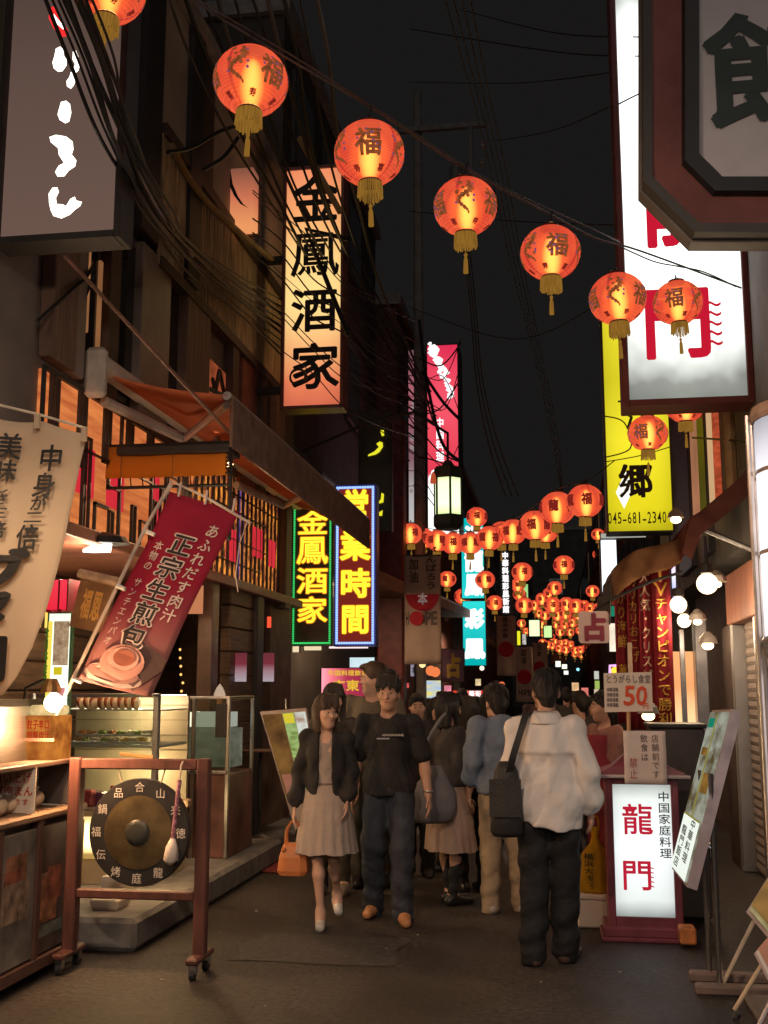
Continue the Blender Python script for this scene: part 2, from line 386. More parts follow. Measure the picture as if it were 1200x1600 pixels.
# ground floor posts beside the tank
PLK = pmat('brown plank wall', (0.12, 0.075, 0.045), 0.5, var=0.45, scale=3, stretch=(1, 1, 10), bump=0.3, bscale=12)
y0, y1 = Yx(362), Yx(398)
for k in range(11):
    MB().bbox(FX-0.1, FX+0.015, y0, y1, 0.02+k*0.248, 0.02+k*0.248+0.24, 0.012).build('plank', PLK, A)
MB().bbox(FX-0.1, FX+0.06, y1+0.005, y1+0.28, 0, 2.74, 0.01).build('door_post', BLACK, A)
MB().bbox(FX-0.1, FX+0.05, 10.55, 10.78, 0, 2.74, 0.01).build('door_post', pmat('glossy brown post', (0.1, 0.06, 0.045), 0.3), A)
MB().box(FX-0.3, FX-0.28, y1+0.3, 14.2, 0, 2.7).build('doorway_curtain', pmat('dark curtain', (0.035, 0.022, 0.02), 0.8), A)
MB().bbox(-4.6, FX+0.1, 3.5, 14.3, 2.66, 2.76, 0.01).build('lintel', pmat('red brown lintel', (0.22, 0.08, 0.05), 0.5), A)
# deep shop interior wall of horizontal boards
for k in range(9):
    MB().bbox(-4.64, -4.56, 3.0, 13.1, 0.3+k*0.26, 0.3+k*0.26+0.25, 0.012).build('plank', PLK, A)

# lattice windows above the shop (amber glass behind black fret bars)
AMB = emat('amber stained panel', (1.0, 0.31, 0.085), 0.80, col2=(0.50, 0.10, 0.03), scale=2.2, stretch=(1, 0.8, 9), lo=0.25, hi=0.75)
YL0, YL1 = Yx(60), Yx(305)
MB().box(FX-0.05, FX-0.03, YL0, YL1, 2.77, 3.78).build('amber_panel', AMB, A)
REDP = emat('red lit panel', (0.95, 0.04, 0.06), 0.75, var=0.25, scale=4)
for px0, px1, z0, z1 in ((121, 150, 3.03, 3.4), (170, 197, 3.02, 3.42), (237, 252, 2.9, 3.5)):
    MB().box(FX-0.029, FX-0.024, Yx(px0), Yx(px1), z0, z1).build('red_panel', REDP, A)
def bar(y0, z0, y1, z1, r=0.012, x=FX):
    r = r*.68
    MB().box(x-0.022, x+0.004, min(y0, y1)-r, max(y0, y1)+r, min(z0, z1)-r, max(z0, z1)+r).build('lattice_bar', BLACK, A)
ylist = np.linspace(YL0, YL1, 15)
for i, y in enumerate(ylist):
    if i % 3 == 0: bar(y, 2.78, y, 3.78, 0.018)
    else:
        zc = 3.0 + 0.17*((i*5) % 4)
        if i % 2: bar(y, zc, y, 3.76); 
        else: bar(y, 2.79, y, zc)
        if i+1 < len(ylist): bar(y, zc, ylist[i+1], zc)
        if i % 4 == 1:
            bar(ylist[i-1], zc-0.18, y, zc-0.18)
    if i+1 < len(ylist):
        ym = y+(ylist[i+1]-y)*.5; zt_ = 2.98+.12*((i*3) % 5)
        if i % 2: bar(y+.04, 2.79, y+.04, zt_, .009); bar(ym, 2.79, ym, zt_, .009); bar(y+.04, zt_, ym, zt_, .009)
        else: bar(ym, zt_+.12, ym, 3.77, .009); bar(ylist[i+1]-.05, zt_+.12, ylist[i+1]-.05, 3.77, .009); bar(ym, zt_+.12, ylist[i+1]-.05, zt_+.12, .009)
bar(YL0, 3.36, YL1, 3.36, 0.01); bar(YL0, 3.79, YL1, 3.79, 0.02); bar(YL0, 2.775, YL1, 2.775, 0.008)
# farther lattice, its glints and reflections painted in as glow, between two posts
YG0, YG1 = Yx(307), Yx(437)
GLIT = emat('amber glass with painted glints', (1.0, 0.34, 0.05), 1.0, col2=(0.14, 0.03, 0.02), scale=7, stretch=(1, 3.5, 1.6), lo=0.42, hi=0.62)
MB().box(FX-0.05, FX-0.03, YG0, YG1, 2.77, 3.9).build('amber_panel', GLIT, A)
PURP = emat('painted purple reflection', (0.25, 0.14, 0.6), 0.6, var=0.8, scale=9)
for px0, px1 in ((374, 379), (383, 385)): MB().box(FX-0.029, FX-0.022, Yx(px0), Yx(px1), 2.8, 3.85).build('purple_reflection', PURP, A)
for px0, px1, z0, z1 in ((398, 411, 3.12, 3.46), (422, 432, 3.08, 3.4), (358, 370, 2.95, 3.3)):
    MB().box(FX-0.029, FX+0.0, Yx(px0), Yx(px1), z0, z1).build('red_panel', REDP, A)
for i, y in enumerate(np.linspace(YG0, YG1, 19)): bar(y, 2.78, y, 3.9, 0.02 if i % 3 == 0 else 0.009)
for z in (2.95, 3.2, 3.52, 3.7): bar(YG0+(z*7 % 1), z, YG1-(z*3 % 1), z, 0.008)
MB().bbox(FX-0.06, FX+0.09, Yx(437), Yx(446), 2.6, 6.6, 0.01).build('corner_post', DARKW, A)
# yellow lit lattice deep in the shop
MB().box(-4.5, -4.48, Yx(100)+.9, Yx(180)+1.2, 2.15, 2.62).build('window_light', emat('yellow lattice light', (1.0, 0.72, 0.16), 1.5, col2=(0.9, 0.4, 0.05), scale=3, stretch=(1, 3, 0.3)), A)
for y in np.linspace(Yx(100)+.9, Yx(180)+1.2, 9): bar(y, 2.15, y, 2.62, 0.014, x=-4.46)
bar(Yx(100)+.9, 2.4, Yx(180)+1.2, 2.4, 0.012, x=-4.46)

# ------------------------------------------------------------------ awning
AW = thing('retractable_awning', 'long orange retractable awning with ribbed brown front valance', 'awning', (-2.9, 11, 3.4))
VX = -2.42; ya, yz = 7.85, 14.1
ORC = cloth('orange awning cloth', (0.70, 0.27, 0.15), 0.45, var=0.1, scale=3)
MB().grid(lambda u, v: (FX+0.03+(VX-FX-0.03)*u, ya-0.15*(1-u)+(yz-ya)*v, 3.98-0.17*u - 0.03*math.sin(math.pi*u)), 8, 24, (0, 0, 0.008)).build('canopy', ORC, AW, smooth=True)
MB().bbox(FX-0.0, FX+0.14, 7.55, yz, 3.95, 4.09, 0.03).build('cassette', WHITEP, AW)
MB().bbox(FX+0.0, FX+0.16, 7.45, 7.55, 3.74, 4.12, 0.03).build('end_cap', pmat('pale grey plastic', (0.55, 0.54, 0.52), .5), AW)
for y in (7.62, 11.1):
    MB().tube([(FX+0.1, y, 3.74), (FX+0.36, y+1.05, 3.68)], 0.042, 8).build('arm', pmat('grey awning arm', (0.5, 0.46, 0.43), .5), AW)
    MB().tube([(FX+0.36, y+1.05, 3.68), (VX-0.03, y+0.32, 3.76)], 0.032, 8).build('arm', ALU, AW)
MB().tube([(VX, ya, 3.81), (VX, yz, 3.81)], 0.035, 8).build('front_bar', ALU, AW)
n = 190; RIB = pmat('ribbed brown valance', (0.16, 0.105, 0.085), 0.7, var=0.3)
mb = MB().grid(lambda u, v: (VX+0.03+0.012*math.cos(u*n*math.pi), ya+(yz-ya)*u, 3.42+0.38*v), n*2, 1, (0.012, 0, 0)); mb.build('valance', RIB, AW)
# thin diagonal pole tied in front of the storey
P0, P1 = atX(100, 398, -3.0), atX(385, 705, -2.36)
tag(MB().tube([P0, P1], 0.014, 6).build('diagonal_pole', pmat('rusty pole', (0.2, 0.11, 0.085), .6)), 'thin rusty pole slanting down in front of the upper storey to the awning', 'pole')
# orange canvas panel hung across under the awning
a, b, m, t = flat(112, 697, 355, 746, 8.0)
CP = thing('canvas_panel', 'plain orange canvas panel strung across under the awning', 'awning', ((a+b)/2, 8.0, m))
ORP = cloth('orange yellow canvas', (0.8, 0.34, 0.05), 0.5, var=0.06, scale=2)
MB().grid(lambda u, v: (a+(b-a)*u, 8.0+0.012*math.sin(u*16)+0.01*math.sin(v*3), m+(t-m)*v), 40, 4, (0, 0.006, 0)).build('cloth', ORP, CP, smooth=True)
for xx in (a+0.33*(b-a), a+0.66*(b-a)): MB().box(xx-0.003, xx+0.003, 7.975, 7.984, m, t).build('seam', pmat('seam', (0.3, 0.14, 0.04), .8), CP)
MB().tube([(a-0.2, 8.03, t+0.01), (b+0.03, 8.03, t+0.01)], 0.02, 6).build('bar', BLACK, CP)
MB().tube([(a-0.2, 8.03, m-0.07), (b+0.03, 8.03, m-0.07)], 0.014, 6).build('bar', BLACK, CP)
MB().tube([(b+0.02, 8.03, m-0.5), (b+0.02, 8.03, 3.8)], 0.016, 6).build('bar', BLACK, CP)
mb = MB()
for k in range(7): mb.tube([(b-0.01, 7.99, m+0.02+k*0.03), (b+0.03, 8.01, m+0.015+k*0.03)], 0.006, 4)
mb.build('lacing', BLACK, CP)
for k in range(12):
    x = a+0.1+(b-a-0.2)*k/11
    MB().tube([(x, 8.0, m+0.004), (x, 8.03, m-0.07)], 0.005, 4).build('tie', BLACK, CP)
# dark soffit board above the canvas
tag(MB().bbox(-3.33, -2.42, 7.95, 8.25, 3.40, 3.47, 0.01).build('soffit_board', BLACK), 'black board above the orange canvas panel', 'board')

# ------------------------------------------------------------------ buildings farther down the alley and on the right
def building(name, label, x0, x1, y0, y1, h, mat, side, floors, lit=0.1, pitch=2.2, wcol=None, face_y=False):
    r = thing(name, label, 'building', ((x0+x1)/2, (y0+y1)/2, 0))
    MB().box(x0, x1, y0, y1, 0, h).build('wall', mat, r)
    MB().box(x0-0.1, x1+0.1, y0-0.1, y1+0.1, h, h+0.25).build('roof', CONC, r)
    fx = x1 if side > 0 else x0
    z = 3.6
    for fl in range(floors):
        u = (x0 if face_y else y0)+0.5
        while u + 1.3 < (x1 if face_y else y1):
            lit_here = random.random() < lit
            if face_y:
                fr = MB().box(u, u+1.3, y0-0.06, y0+0.02, z, z+1.5).build('window', BLACK, r)
                MB().box(u+0.07, u+1.23, y0-0.075, y0-0.05, z+0.07, z+1.43).build('pane', wcol if (lit_here and wcol) else DARKG, fr)
            else:
                fr = MB().box(min(fx, fx+0.06*side), max(fx, fx+0.06*side), u, u+1.3, z, z+1.5).build('window', BLACK, r)
                q = fx+0.07*side
                MB().box(min(q-0.01, q+0.005), max(q-0.01, q+0.005), u+0.07, u+1.23, z+0.07, z+1.43).build('pane', wcol if (lit_here and wcol) else DARKG, fr)
            u += pitch
        z += 2.9
    return r
DIMW = emat('dim curtained window', (0.9, 0.5, 0.25), 0.05, var=0.5, scale=2)
DK1 = pmat('dark brown wall', (0.06, 0.05, 0.045), 0.8, var=0.3, scale=2)
DK2 = pmat('dark maroon wall', (0.10, 0.04, 0.04), 0.75, var=0.3, scale=2)
DK3 = pmat('dark grey wall', (0.07, 0.068, 0.066), 0.8, var=0.3, scale=2)
building('dark_building', 'tall dark building behind the neon signs', -12, -3.75, 14.6, 23, 11.5, DK1, 1, 3, 0.1, wcol=DIMW)
building('dark_building', 'dark maroon building behind the cream hope banner', -12, -3.3, 23.2, 36, 10, DK2, 1, 2, 0.1, wcol=DIMW)
building('dark_building', 'low dark building far down the left side of the alley', -12, -3.1, 36.2, 80, 9, DK3, 1, 2, 0.06, wcol=DIMW)
building('dark_building', 'dark grey building far down the right side of the alley', 1.75, 12, 16, 34, 9, DK3, -1, 2, 0.1, wcol=DIMW)
building('dark_building', 'dark brown building farthest down the right side', 1.7, 12, 34.2, 82, 8, DK1, -1, 2, 0.1, wcol=DIMW)
building('tower_block', 'dark block closing the far end of the alley', -14, 6, 95, 105, 15, DK3, 1, 3, 0.1, pitch=2.6, wcol=emat('far dim window', (0.5, 0.5, 0.5), 0.06), face_y=True)
# right: grey building carrying the big signs
RX = 1.62
R = thing('grey_shop_building', 'grey building with roller shutter on the right side', 'building', (3, 10, 0))
MB().box(RX+0.02, 9, 6.6, 15.9, 2.85, 11).build('wall', pmat('dim grey wall', (0.16, 0.145, 0.135), .8, var=.25, scale=3), R)
MB().box(RX+0.32, 9, 6.6, 15.9, 0, 2.85).build('shop_wall', pmat('dark shop wall', (0.1, 0.07, 0.06), .7), R)
MB().bbox(RX-0.03, RX+0.4, 8.6, 10.75, 2.2, 2.66, 0.01).build('fascia', pmat('orange brown timber fascia', (0.3, 0.12, 0.07), .5, var=.3, scale=4, stretch=(1, 8, .6)), R)
SH = pmat('grey shutter slat', (0.30, 0.24, 0.21), 0.5, 0.2, var=0.1)
for k in range(28):
    z = 0.03+k*0.078
    MB().add([(RX+0.1, 9.45, z), (RX+0.09, 9.45, z+0.03), (RX+0.1, 9.45, z+0.074), (RX+0.1, 10.55, z), (RX+0.09, 10.55, z+0.03), (RX+0.1, 10.55, z+0.074)],
             [(0, 1, 4, 3), (1, 2, 5, 4), (0, 2, 1), (3, 4, 5), (0, 3, 5, 2)]).build('shutter_slat', SH, R)
for y0, y1, m in ((9.36, 9.44, ALU), (10.56, 10.66, ALU), (8.5, 8.62, pmat('grey post', (.2, .18, .17), .5)), (8.8, 9.35, DARKW), (10.7, 11.2, DARKW)):
    MB().bbox(RX-0.02, RX+0.3, y0, y1, 0, 2.2, 0.01).build('post', m, R)
# lit upright strips and pipes on the storey above the right awnings
for px0, px1, m, nm in ((1081, 1097, emat('lit orange jamb', (0.95, 0.40, 0.2), 0.42, var=0.3, scale=2), 'lit_jamb'), (1108, 1113, emat('lit yellow jamb', (1.0, 0.6, 0.3), 0.6), 'lit_jamb'), (1117, 1122, emat('red neon strip', (1.0, 0.16, 0.06), 0.55, var=.6, scale=6, stretch=(1, 1, 3)), 'lit_jamb')):
    q0, q1 = atX(px0, 700, RX).y, atX(px1, 700, RX).y
    MB().box(RX-0.02, RX+0.04, q1, q0, 3.3, 6.2).build(nm, m, R)
for px0, px1 in ((1097, 1108), (1060, 1080)):
    q0, q1 = atX(px0, 700, RX).y, atX(px1, 700, RX).y
    MB().bbox(RX-0.05, RX+0.03, q1, q0, 3.0, 7.5, 0.01).build('pier', BLACK, R)
q0, q1 = atX(1158, 500, RX).y, atX(1150, 500, RX).y
MB().tube([(RX-0.06, q0+0.5, 3.3), (RX-0.06, q0+0.5, 8)], 0.05, 8).build('pipe', pmat('ochre pipe', (0.4, 0.25, 0.12), .5), R)
# maroon awning with dark arms, right
AWR = thing('maroon_awning', 'maroon sloping awning over the globe lamps on the right', 'awning', (1.4, 10, 2.8))
MRC = cloth('maroon awning cloth', (0.2, 0.05, 0.05), 0.3)
MB().grid(lambda u, v: (RX+(1.12-RX)*u, 9.3+1.7*v, 3.42-0.42*u-0.04*math.sin(math.pi*u)), 6, 8, (0, 0, 0.01)).build('canopy', MRC, AWR, smooth=True)
MB().poly([(RX, 9.29, 3.40), (1.12, 9.29, 2.99), (1.05, 9.29, 2.72), (1.12, 9.29, 2.66), (1.2, 9.29, 2.86), (RX, 9.29, 3.2)]).grid(lambda u, v: (1.12-0.02*v, 9.3+1.7*u, 2.99-0.26*v), 8, 2).build('valance', cloth('brown maroon valance', (0.17, 0.07, 0.055), .3), AWR)
MB().tube([(RX, 9.4, 2.75), (1.15, 9.4, 2.97)], 0.025, 6).build('arm', ALU, AWR)
# brown draped canopy over the red banners
AWB = thing('brown_canopy', 'brown draped canopy sagging over the red wall banners', 'awning', (1.0, 11, 2.6))
BRC = cloth('brown canopy cloth', (0.22, 0.11, 0.055), 0.3, var=.3, scale=5)
c0 = [at(948, 905, 10.0), at(985, 857, 10.0), at(1030, 838, 10.0), at(1066, 820, 10.0)]
MB().grid(lambda u, v: (0.5+0.9*u, 10.0+3.0*v, 2.62+0.45*u**0.8+0.05*math.sin(u*7)*math.exp(-v)+0.03*math.sin(6*v)), 14, 10, (0, 0, 0.01)).build('canopy', BRC, AWB, smooth=True)
MB().grid(lambda u, v: (0.5+0.62*u, 9.98+0.03*math.sin(u*14+v*3), 2.64+0.45*(u*0.69)**0.8+0.04*math.sin(u*5)-(0.28-0.06*u)*v), 24, 6, (0, 0.008, 0)).build('valance', BRC, AWB, smooth=True)
MB().grid(lambda u, v: (0.5-0.03*v+0.02*math.sin(u*12), 9.98+3*u, 2.63-(0.45-0.1*u)*v), 14, 4, (0.008, 0, 0)).build('side_flap', pmat('dark canopy flap', (0.05, 0.045, 0.04), .8), AWB, smooth=True)
MB().tube([(0.5, 9.97, 2.40), (0.85, 9.97, 2.55), (1.12, 9.97, 2.63)], 0.014, 6).build('bar', BLACK, AWB)
# ------------------------------------------------------------------ big white box sign, right
REDL = emat('lit red lettering', (0.72, 0.012, 0.04), 0.8)
a, b, m, t = flat(958, -260, 1157, 632, 9.0)
WFACE = tubelit('white backlit acrylic', [(0.0, (0.24, 0.25, 0.22)), (0.035, (0.36, 0.37, 0.33)), (0.115, (1.5, 1.55, 1.45)), (0.34, (2.1, 2.2, 2.1)), (0.62, (2.2, 2.3, 2.2)), (0.72, (0.5, 0.52, 0.48)), (0.78, (0.25, 0.26, 0.24)), (1.0, (0.6, 0.6, 0.6))], m, t, 2, 1.0, edge=(a-0.1, b+0.1, 0.35))
s, _ = sign_box('box_sign', 'tall white backlit sign with red lettering in a maroon frame', (958, -260, 1157, 632), 9.0, 0.34, 0.055, MAROON, WFACE)
yy = 9.0+0.026
lettering('龍', (1000, 238, 1128, 392), yy, REDL, s, bold=0.03)
lettering('門', (1001, 440, 1116, 566), yy, REDL, s, bold=0.03)
P = flatfn(1104, 470, 1128, 546, yy)
mb = MB()
for k in range(5):
    v = 1-(k+0.3)/5
    pts = [P(u, v+0.035*math.sin(u*6.5)) for u in np.linspace(0, 1, 7)]
    MB().add([(p[0], p[1], p[2]+d) for d in (0.012, -0.012) for p in pts], [(i, i+1, i+8, i+7) for i in range(6)]).build('wave_stroke', REDL, s)
z0, z1 = at(1175, 546, 9.15).z, at(1175, 456, 9.15).z
MB().bbox(b-0.01, RX+0.05, 9.08, 9.26, z0, z1, 0.01).build('bracket', MAROON, s)

# ------------------------------------------------------------------ unlit eight-sided sign, near right
def P5(px, py, Y=5.0): return at(px, py, Y)
def octa(l, t, r, b, c, Y): return [at(x, y, 5.0) + Vector((0, Y-5.0, 0)) for x, y in ((l, t+c), (l+c, t), (r-c, t), (r, t+c), (r, b-c), (r-c, b), (l+c, b), (l, b-c))]
s = thing('octagonal_sign', 'unlit octagonal sign with a grey panel and thick maroon frame', 'sign', (at(1215, 380, 5.1)))
ring = lambda o, i, Y: octa(1005+o, -420+o, 1425-o, 362-o, 80-0.5*o, Y)
def rimband(mb, o0, Y0, o1, Y1): return mb.loft([ring(o0, 0, Y0), ring(o1, 0, Y1)])
mb = MB(); rimband(mb, 0, 5.2, 0, 5.0); rimband(mb, 0, 5.0, 14, 5.0); rimband(mb, 14, 5.0, 14, 5.025); mb.build('frame', pmat('dark sign frame', (0.045, 0.042, 0.042), .5, var=.15), s)
mb = MB(); rimband(mb, 14, 5.02, 62, 5.05); mb.build('band', pmat('worn maroon lacquer', (0.17, 0.06, 0.055), .45, var=.35, scale=3, bump=.1), s)
mb = MB(); rimband(mb, 62, 5.05, 66, 5.01); rimband(mb, 66, 5.01, 88, 5.01); rimband(mb, 88, 5.01, 90, 5.06); mb.build('rim', pmat('black rim', (0.016, 0.016, 0.017), .4), s)
MB().poly(ring(88, 0, 5.045)).build('panel', pmat('unlit milky panel', (0.46, 0.44, 0.48), .4, var=.06), s)
MB().poly(list(reversed(ring(1, 0, 5.19)))).build('back', BLACK, s)
mb = MB(); rimband(mb, -3, 5.1, -3, 5.21); rimband(mb, -3, 5.21, 1, 5.21); rimband(mb, -3, 5.1, 1, 5.1); mb.build('outer_trim', pmat('grey metal trim', (0.17, 0.15, 0.14), .45), s)
a, b, m, t = flat(1100, 22, 1335, 200, 5.0)
lettering('館', (1098, 6, 1340, 206), 5.036, pmat('dark green black lettering', (0.02, 0.036, 0.034), .5), s, bold=0.024)

# ------------------------------------------------------------------ orange vertical sign, left
a, b, m, t = flat(440, 258, 537, 638, 12.0)
OFACE = tubelit('orange backlit acrylic', [(0.0, (0.62, 0.13, 0.07)), (0.10, (0.85, 0.22, 0.10)), (0.26, (1.0, 0.50, 0.2)), (0.42, (1.15, 0.80, 0.30)), (0.62, (1.1, 0.70, 0.26)), (0.8, (1.0, 0.42, 0.16)), (1.0, (0.9, 0.27, 0.13))], m, t, 2, 1.0, edge=(a, b, 0.8))
s, _ = sign_box('box_sign', 'orange backlit sign with four black characters projecting over the alley', (440, 258, 537, 638), 12.0, 0.28, 0.04, pmat('dark red sign frame', (0.16, 0.05, 0.04), .4), OFACE)
MB().box(a+.05, b-.05, 12.275, 12.284, m+.05, t-.05).build('rear_panel', OFACE, s)
for ch, r in (('金', (456, 268, 530, 352)), ('鳳', (453, 356, 531, 436)), ('酒', (454, 446, 528, 522)), ('家', (453, 532, 531, 612))):
    lettering(ch, r, 12.02, INK, s, bold=0.014 if ch == '鳳' else 0.024)
MB().bbox(FX+0.03, a+0.02, 12.1, 12.2, 5.0, 5.08, 0.01).build('bracket', BLACK, s)
MB().bbox(FX+0.03, a+0.02, 12.1, 12.2, 6.6, 6.68, 0.01).build('bracket', BLACK, s)
# small square lit sign on the plaster storey
a, b, m, t = flat(341, 262, 394, 352, 10.9)
s = thing('box_sign', 'small square orange lit sign with one brush stroke high on the plaster wall', 'sign', ((a+b)/2, 11.0, m))
MB().box(a, b, 10.92, 11.15, m, t).build('panel', tubelit('dim orange acrylic', [(0, (0.85, 0.32, 0.12)), (0.5, (0.6, 0.17, 0.085)), (1, (0.22, 0.08, 0.05))], m, t), s)
MB().box(a-0.02, b+0.02, 11.16, 11.2, m-0.02, t+0.02).build('frame', DARKW, s)
P = flatfn(341, 262, 394, 352, 10.905)
MB().poly([P(*q) for q in ((.28, .86), (.36, .92), (.42, .72), (.58, .5), (.74, .36), (.9, .28), (.66, .36), (.46, .52), (.32, .7))]).build('lettering', INK, s)

# ------------------------------------------------------------------ grey brown sign with cut-out lit kana, far left
a, b, m, t = flat(0, -160, 197, 374, 6.0)
s, _ = sign_box('box_sign', 'dull grey brown sign with white glowing kana and a red mark', (2, -160, 197, 374), 6.0, 0.22, 0.045, pmat('black sign frame', (0.03, 0.028, 0.028), .5),
                tubelit('faintly lit brown acrylic', [(0, (0.165, 0.10, 0.078)), (0.5, (0.125, 0.078, 0.062)), (1, (0.065, 0.043, 0.037))], m, t, 2, 0.9))
HOT = emat('white cut-out light', (1.0, 0.93, 0.82), 3.0)
HOTR = emat('red cut-out light', (1.0, 0.03, 0.03), 1.1)
def px_poly(pts, Y, mb): return mb.poly([at(x/3, y/3, Y) for x, y in reversed(pts)])
blobs = [[(262,228),(282,218),(296,232),(300,262),(312,280),(312,306),(292,334),(272,336),(252,320),(246,292),(254,268)],
         [(342,240),(356,236),(366,262),(376,294),(368,330),(350,346),(344,322),(352,300),(340,278)],
         [(332,338),(352,334),(358,362),(346,400),(332,416),(314,404),(312,380),(326,360)],
         [(286,478),(310,472),(328,488),(334,528),(324,570),(306,578),(280,562),(270,536),(278,506)],
         [(232,642),(262,632),(310,640),(340,664),(344,700),(336,724),(358,752),(352,780),(322,800),(302,826),(270,828),(258,806),(276,776),(300,764),(276,726),(272,694),(238,666)],
         [(228,908),(246,880),(268,878),(276,900),(262,928),(266,956),(294,958),(310,966),(330,932),(350,922),(358,940),(384,946),(376,966),(350,984),(328,1006),(288,1024),(250,1012),(238,986),(230,950)]]
for i, bl in enumerate(blobs):
    mb = MB(); px_poly(bl, 6.022, mb); mb.build('lettering', HOT, s)
mb = MB(); px_poly([(230,36),(250,30),(280,80),(318,140),(314,170),(284,174),(250,132),(228,86)], 6.024, mb); mb.build('red_mark', HOTR, s)
mb = MB(); px_poly([(252,64),(266,84),(304,128),(296,138),(268,112),(256,86)], 6.020, mb); mb.build('lettering', HOT, s)
MB().bbox(-3.6, a+0.05, 6.06, 6.16, 5.0, 5.08, 0.01).build('bracket', BLACK, s)

# ------------------------------------------------------------------ neon signs
def led_border(r, inset, mat, parent, Y, step=0.032, rad=0.011):
    a, b, m, t = r; a += inset; b -= inset; m += inset; t -= inset
    mb = MB(); n = 0
    for (x0, z0, x1, z1) in ((a, m, b, m), (b, m, b, t), (b, t, a, t), (a, t, a, m)):
        L = math.hypot(x1-x0, z1-z0); k = int(L/step)
        for i in range(k): 
            x, z = x0+(x1-x0)*i/k, z0+(z1-z0)*i/k
            mb.box(x-rad, x+rad, Y-rad, Y+rad*.5, z-rad, z+rad)
    o = mb.build('led_dots', mat, parent); o['kind'] = 'stuff'
    return o
NEONY = emat('yellow neon', (1.0, 0.72, 0.03), 1.7)
GREEN = emat('green led', (0.05, 0.75, 0.16), 1.0)
BLUE = emat('blue white led', (0.30, 0.48, 1.0), 1.6)
rect = (456, 762, 520, 1009)
s, inn = sign_box('neon_sign', 'neon sign of four yellow characters with a green dotted border', rect, 15.0, 0.25, 0.03, pmat('green black sign frame', (0.05, 0.08, 0.05), .4), pmat('dark brown neon back', (0.12, 0.05, 0.035), .5))
led_border(flat(*rect, 15.0), 0.035, GREEN, s, 14.985)
MB().tube([(flat(*rect, 15)[0]+.035, 14.992, flat(*rect, 15)[2]+.04), (flat(*rect, 15)[1]-.035, 14.992, flat(*rect, 15)[2]+.04)], .008, 5).build('neon_tube', GREEN, s)
NB = emat('painted amber neon halo', (1.0, 0.30, 0.02), 0.8)  # glow around the neon strokes, drawn as wider amber characters
for ch, r in (('金', (464, 795, 513, 838)), ('鳳', (463, 834, 513, 884)), ('酒', (463, 884, 513, 930)), ('家', (463, 930, 512, 976))):
    lettering(ch, r, 15.026, NB, s, bold=0.045); lettering(ch, r, 15.018, NEONY, s, bold=0.012)
rect = (522, 757, 588, 1010)
s, inn = sign_box('neon_sign', 'neon sign of yellow characters with a blue white border beside the green bordered one', rect, 14.8, 0.25, 0.03, pmat('blue sign frame', (0.05, 0.08, 0.3), .4), emat('red lit neon back', (0.30, 0.03, 0.02), 0.6))
led_border(flat(*rect, 14.8), 0.045, BLUE, s, 14.785, 0.034, 0.014)
A4 = flat(*rect, 14.8)
for (x0, z0, x1, z1) in ((A4[0]+.045, A4[2]+.045, A4[0]+.045, A4[3]-.045), (A4[1]-.045, A4[2]+.045, A4[1]-.045, A4[3]-.045), (A4[0]+.045, A4[3]-.045, A4[1]-.045, A4[3]-.045), (A4[0]+.045, A4[2]+.045, A4[1]-.045, A4[2]+.045)):
    MB().tube([(x0, 14.795, z0), (x1, 14.795, z1)], 0.016, 6).build('neon_tube', emat('blue neon tube', (0.10, 0.2, 0.9), 0.9), s)
for ch, r in (('営', (535, 762, 577, 822)), ('業', (531, 826, 579, 878)), ('時', (531, 886, 579, 936)), ('間', (532, 942, 578, 992))):
    lettering(ch, r, 14.826, NB, s, bold=0.06); lettering(ch, r, 14.818, NEONY, s, bold=0.03)
MB().bbox(-3.75, -2.45, 14.95, 15.05, 4.36, 4.42, 0.01).build('bracket', BLACK, s)

# ------------------------------------------------------------------ generic lit / unlit boards
def board(name, label, rect, Y, mat, depth=0.12, fw=0.02, fmat=None, cat='sign', texts=(), group=None):
    s, inn = sign_box(name, label, rect, Y, depth, fw, fmat or BLACK, mat, cat, group, lip=0.012)
    for (chars, r, tm, lay, bold) in texts: lettering(chars, r, Y+0.006, tm, s, lay, bold)
    return s
WL = emat('white lit lettering', (1, 0.95, 0.95), 1.3)
# red sign with white flourish
a, b, m, t = flat(667, 538, 717, 850, 22)
RF = tubelit('red and white acrylic', [(0, (1.2, 1.2, 1.15)), (0.27, (1.3, 1.3, 1.25)), (0.36, (0.8, 0.05, 0.09)), (0.7, (0.95, 0.10, 0.15)), (1, (0.75, 0.03, 0.09))], m, t)
s = board('box_sign', 'red lit sign with white dragon flourish far down the alley', (666, 537, 718, 850), 22, RF, 0.9, 0.03)
P = flatfn(667, 538, 717, 850, 22-0.004)
mb = MB()
for k in range(34):      # white flourish: curling petals
    u = 0.12+0.7*(k/34)+0.06*math.sin(k*2.1); v = 0.985-0.26*(k/34)**1.3+0.02*math.cos(k*1.7); r = 0.05+0.05*random.random(); an = random.uniform(0, 6.3)
    mb.poly([P(u+r*1.1*math.cos(an+q)*(1+.4*math.sin(3*q)), v+r*0.19*math.sin(an+q)) for q in np.linspace(0, 6.28, 10)[:-1]])
for k in range(16):
    u = 0.1+0.8*random.random(); v = 0.30+0.07*random.random(); r = 0.09
    mb.poly([P(u+r*math.cos(q), v+r*0.2*math.sin(q)) for q in np.linspace(0, 6.28, 9)[:-1]])
mb.build('flourish', WL, s, kind='stuff')
lettering('中国料理', (681, 652, 694, 722), 22-0.004, WL, s, bold=0.03)
s2 = board('box_sign', 'dim pink side sign beside the red flourish sign', (637, 545, 661, 850), 22.3, tubelit('pinkish acrylic', [(0, (0.6, 0.6, 0.58)), (0.25, (0.45, 0.42, 0.42)), (0.45, (0.22, 0.10, 0.12)), (0.8, (0.4, 0.12, 0.15)), (1, (0.14, 0.07, 0.08))], m, t), 0.3)
P = flatfn(637, 545, 661, 850, 22.3-.004); mb = MB()
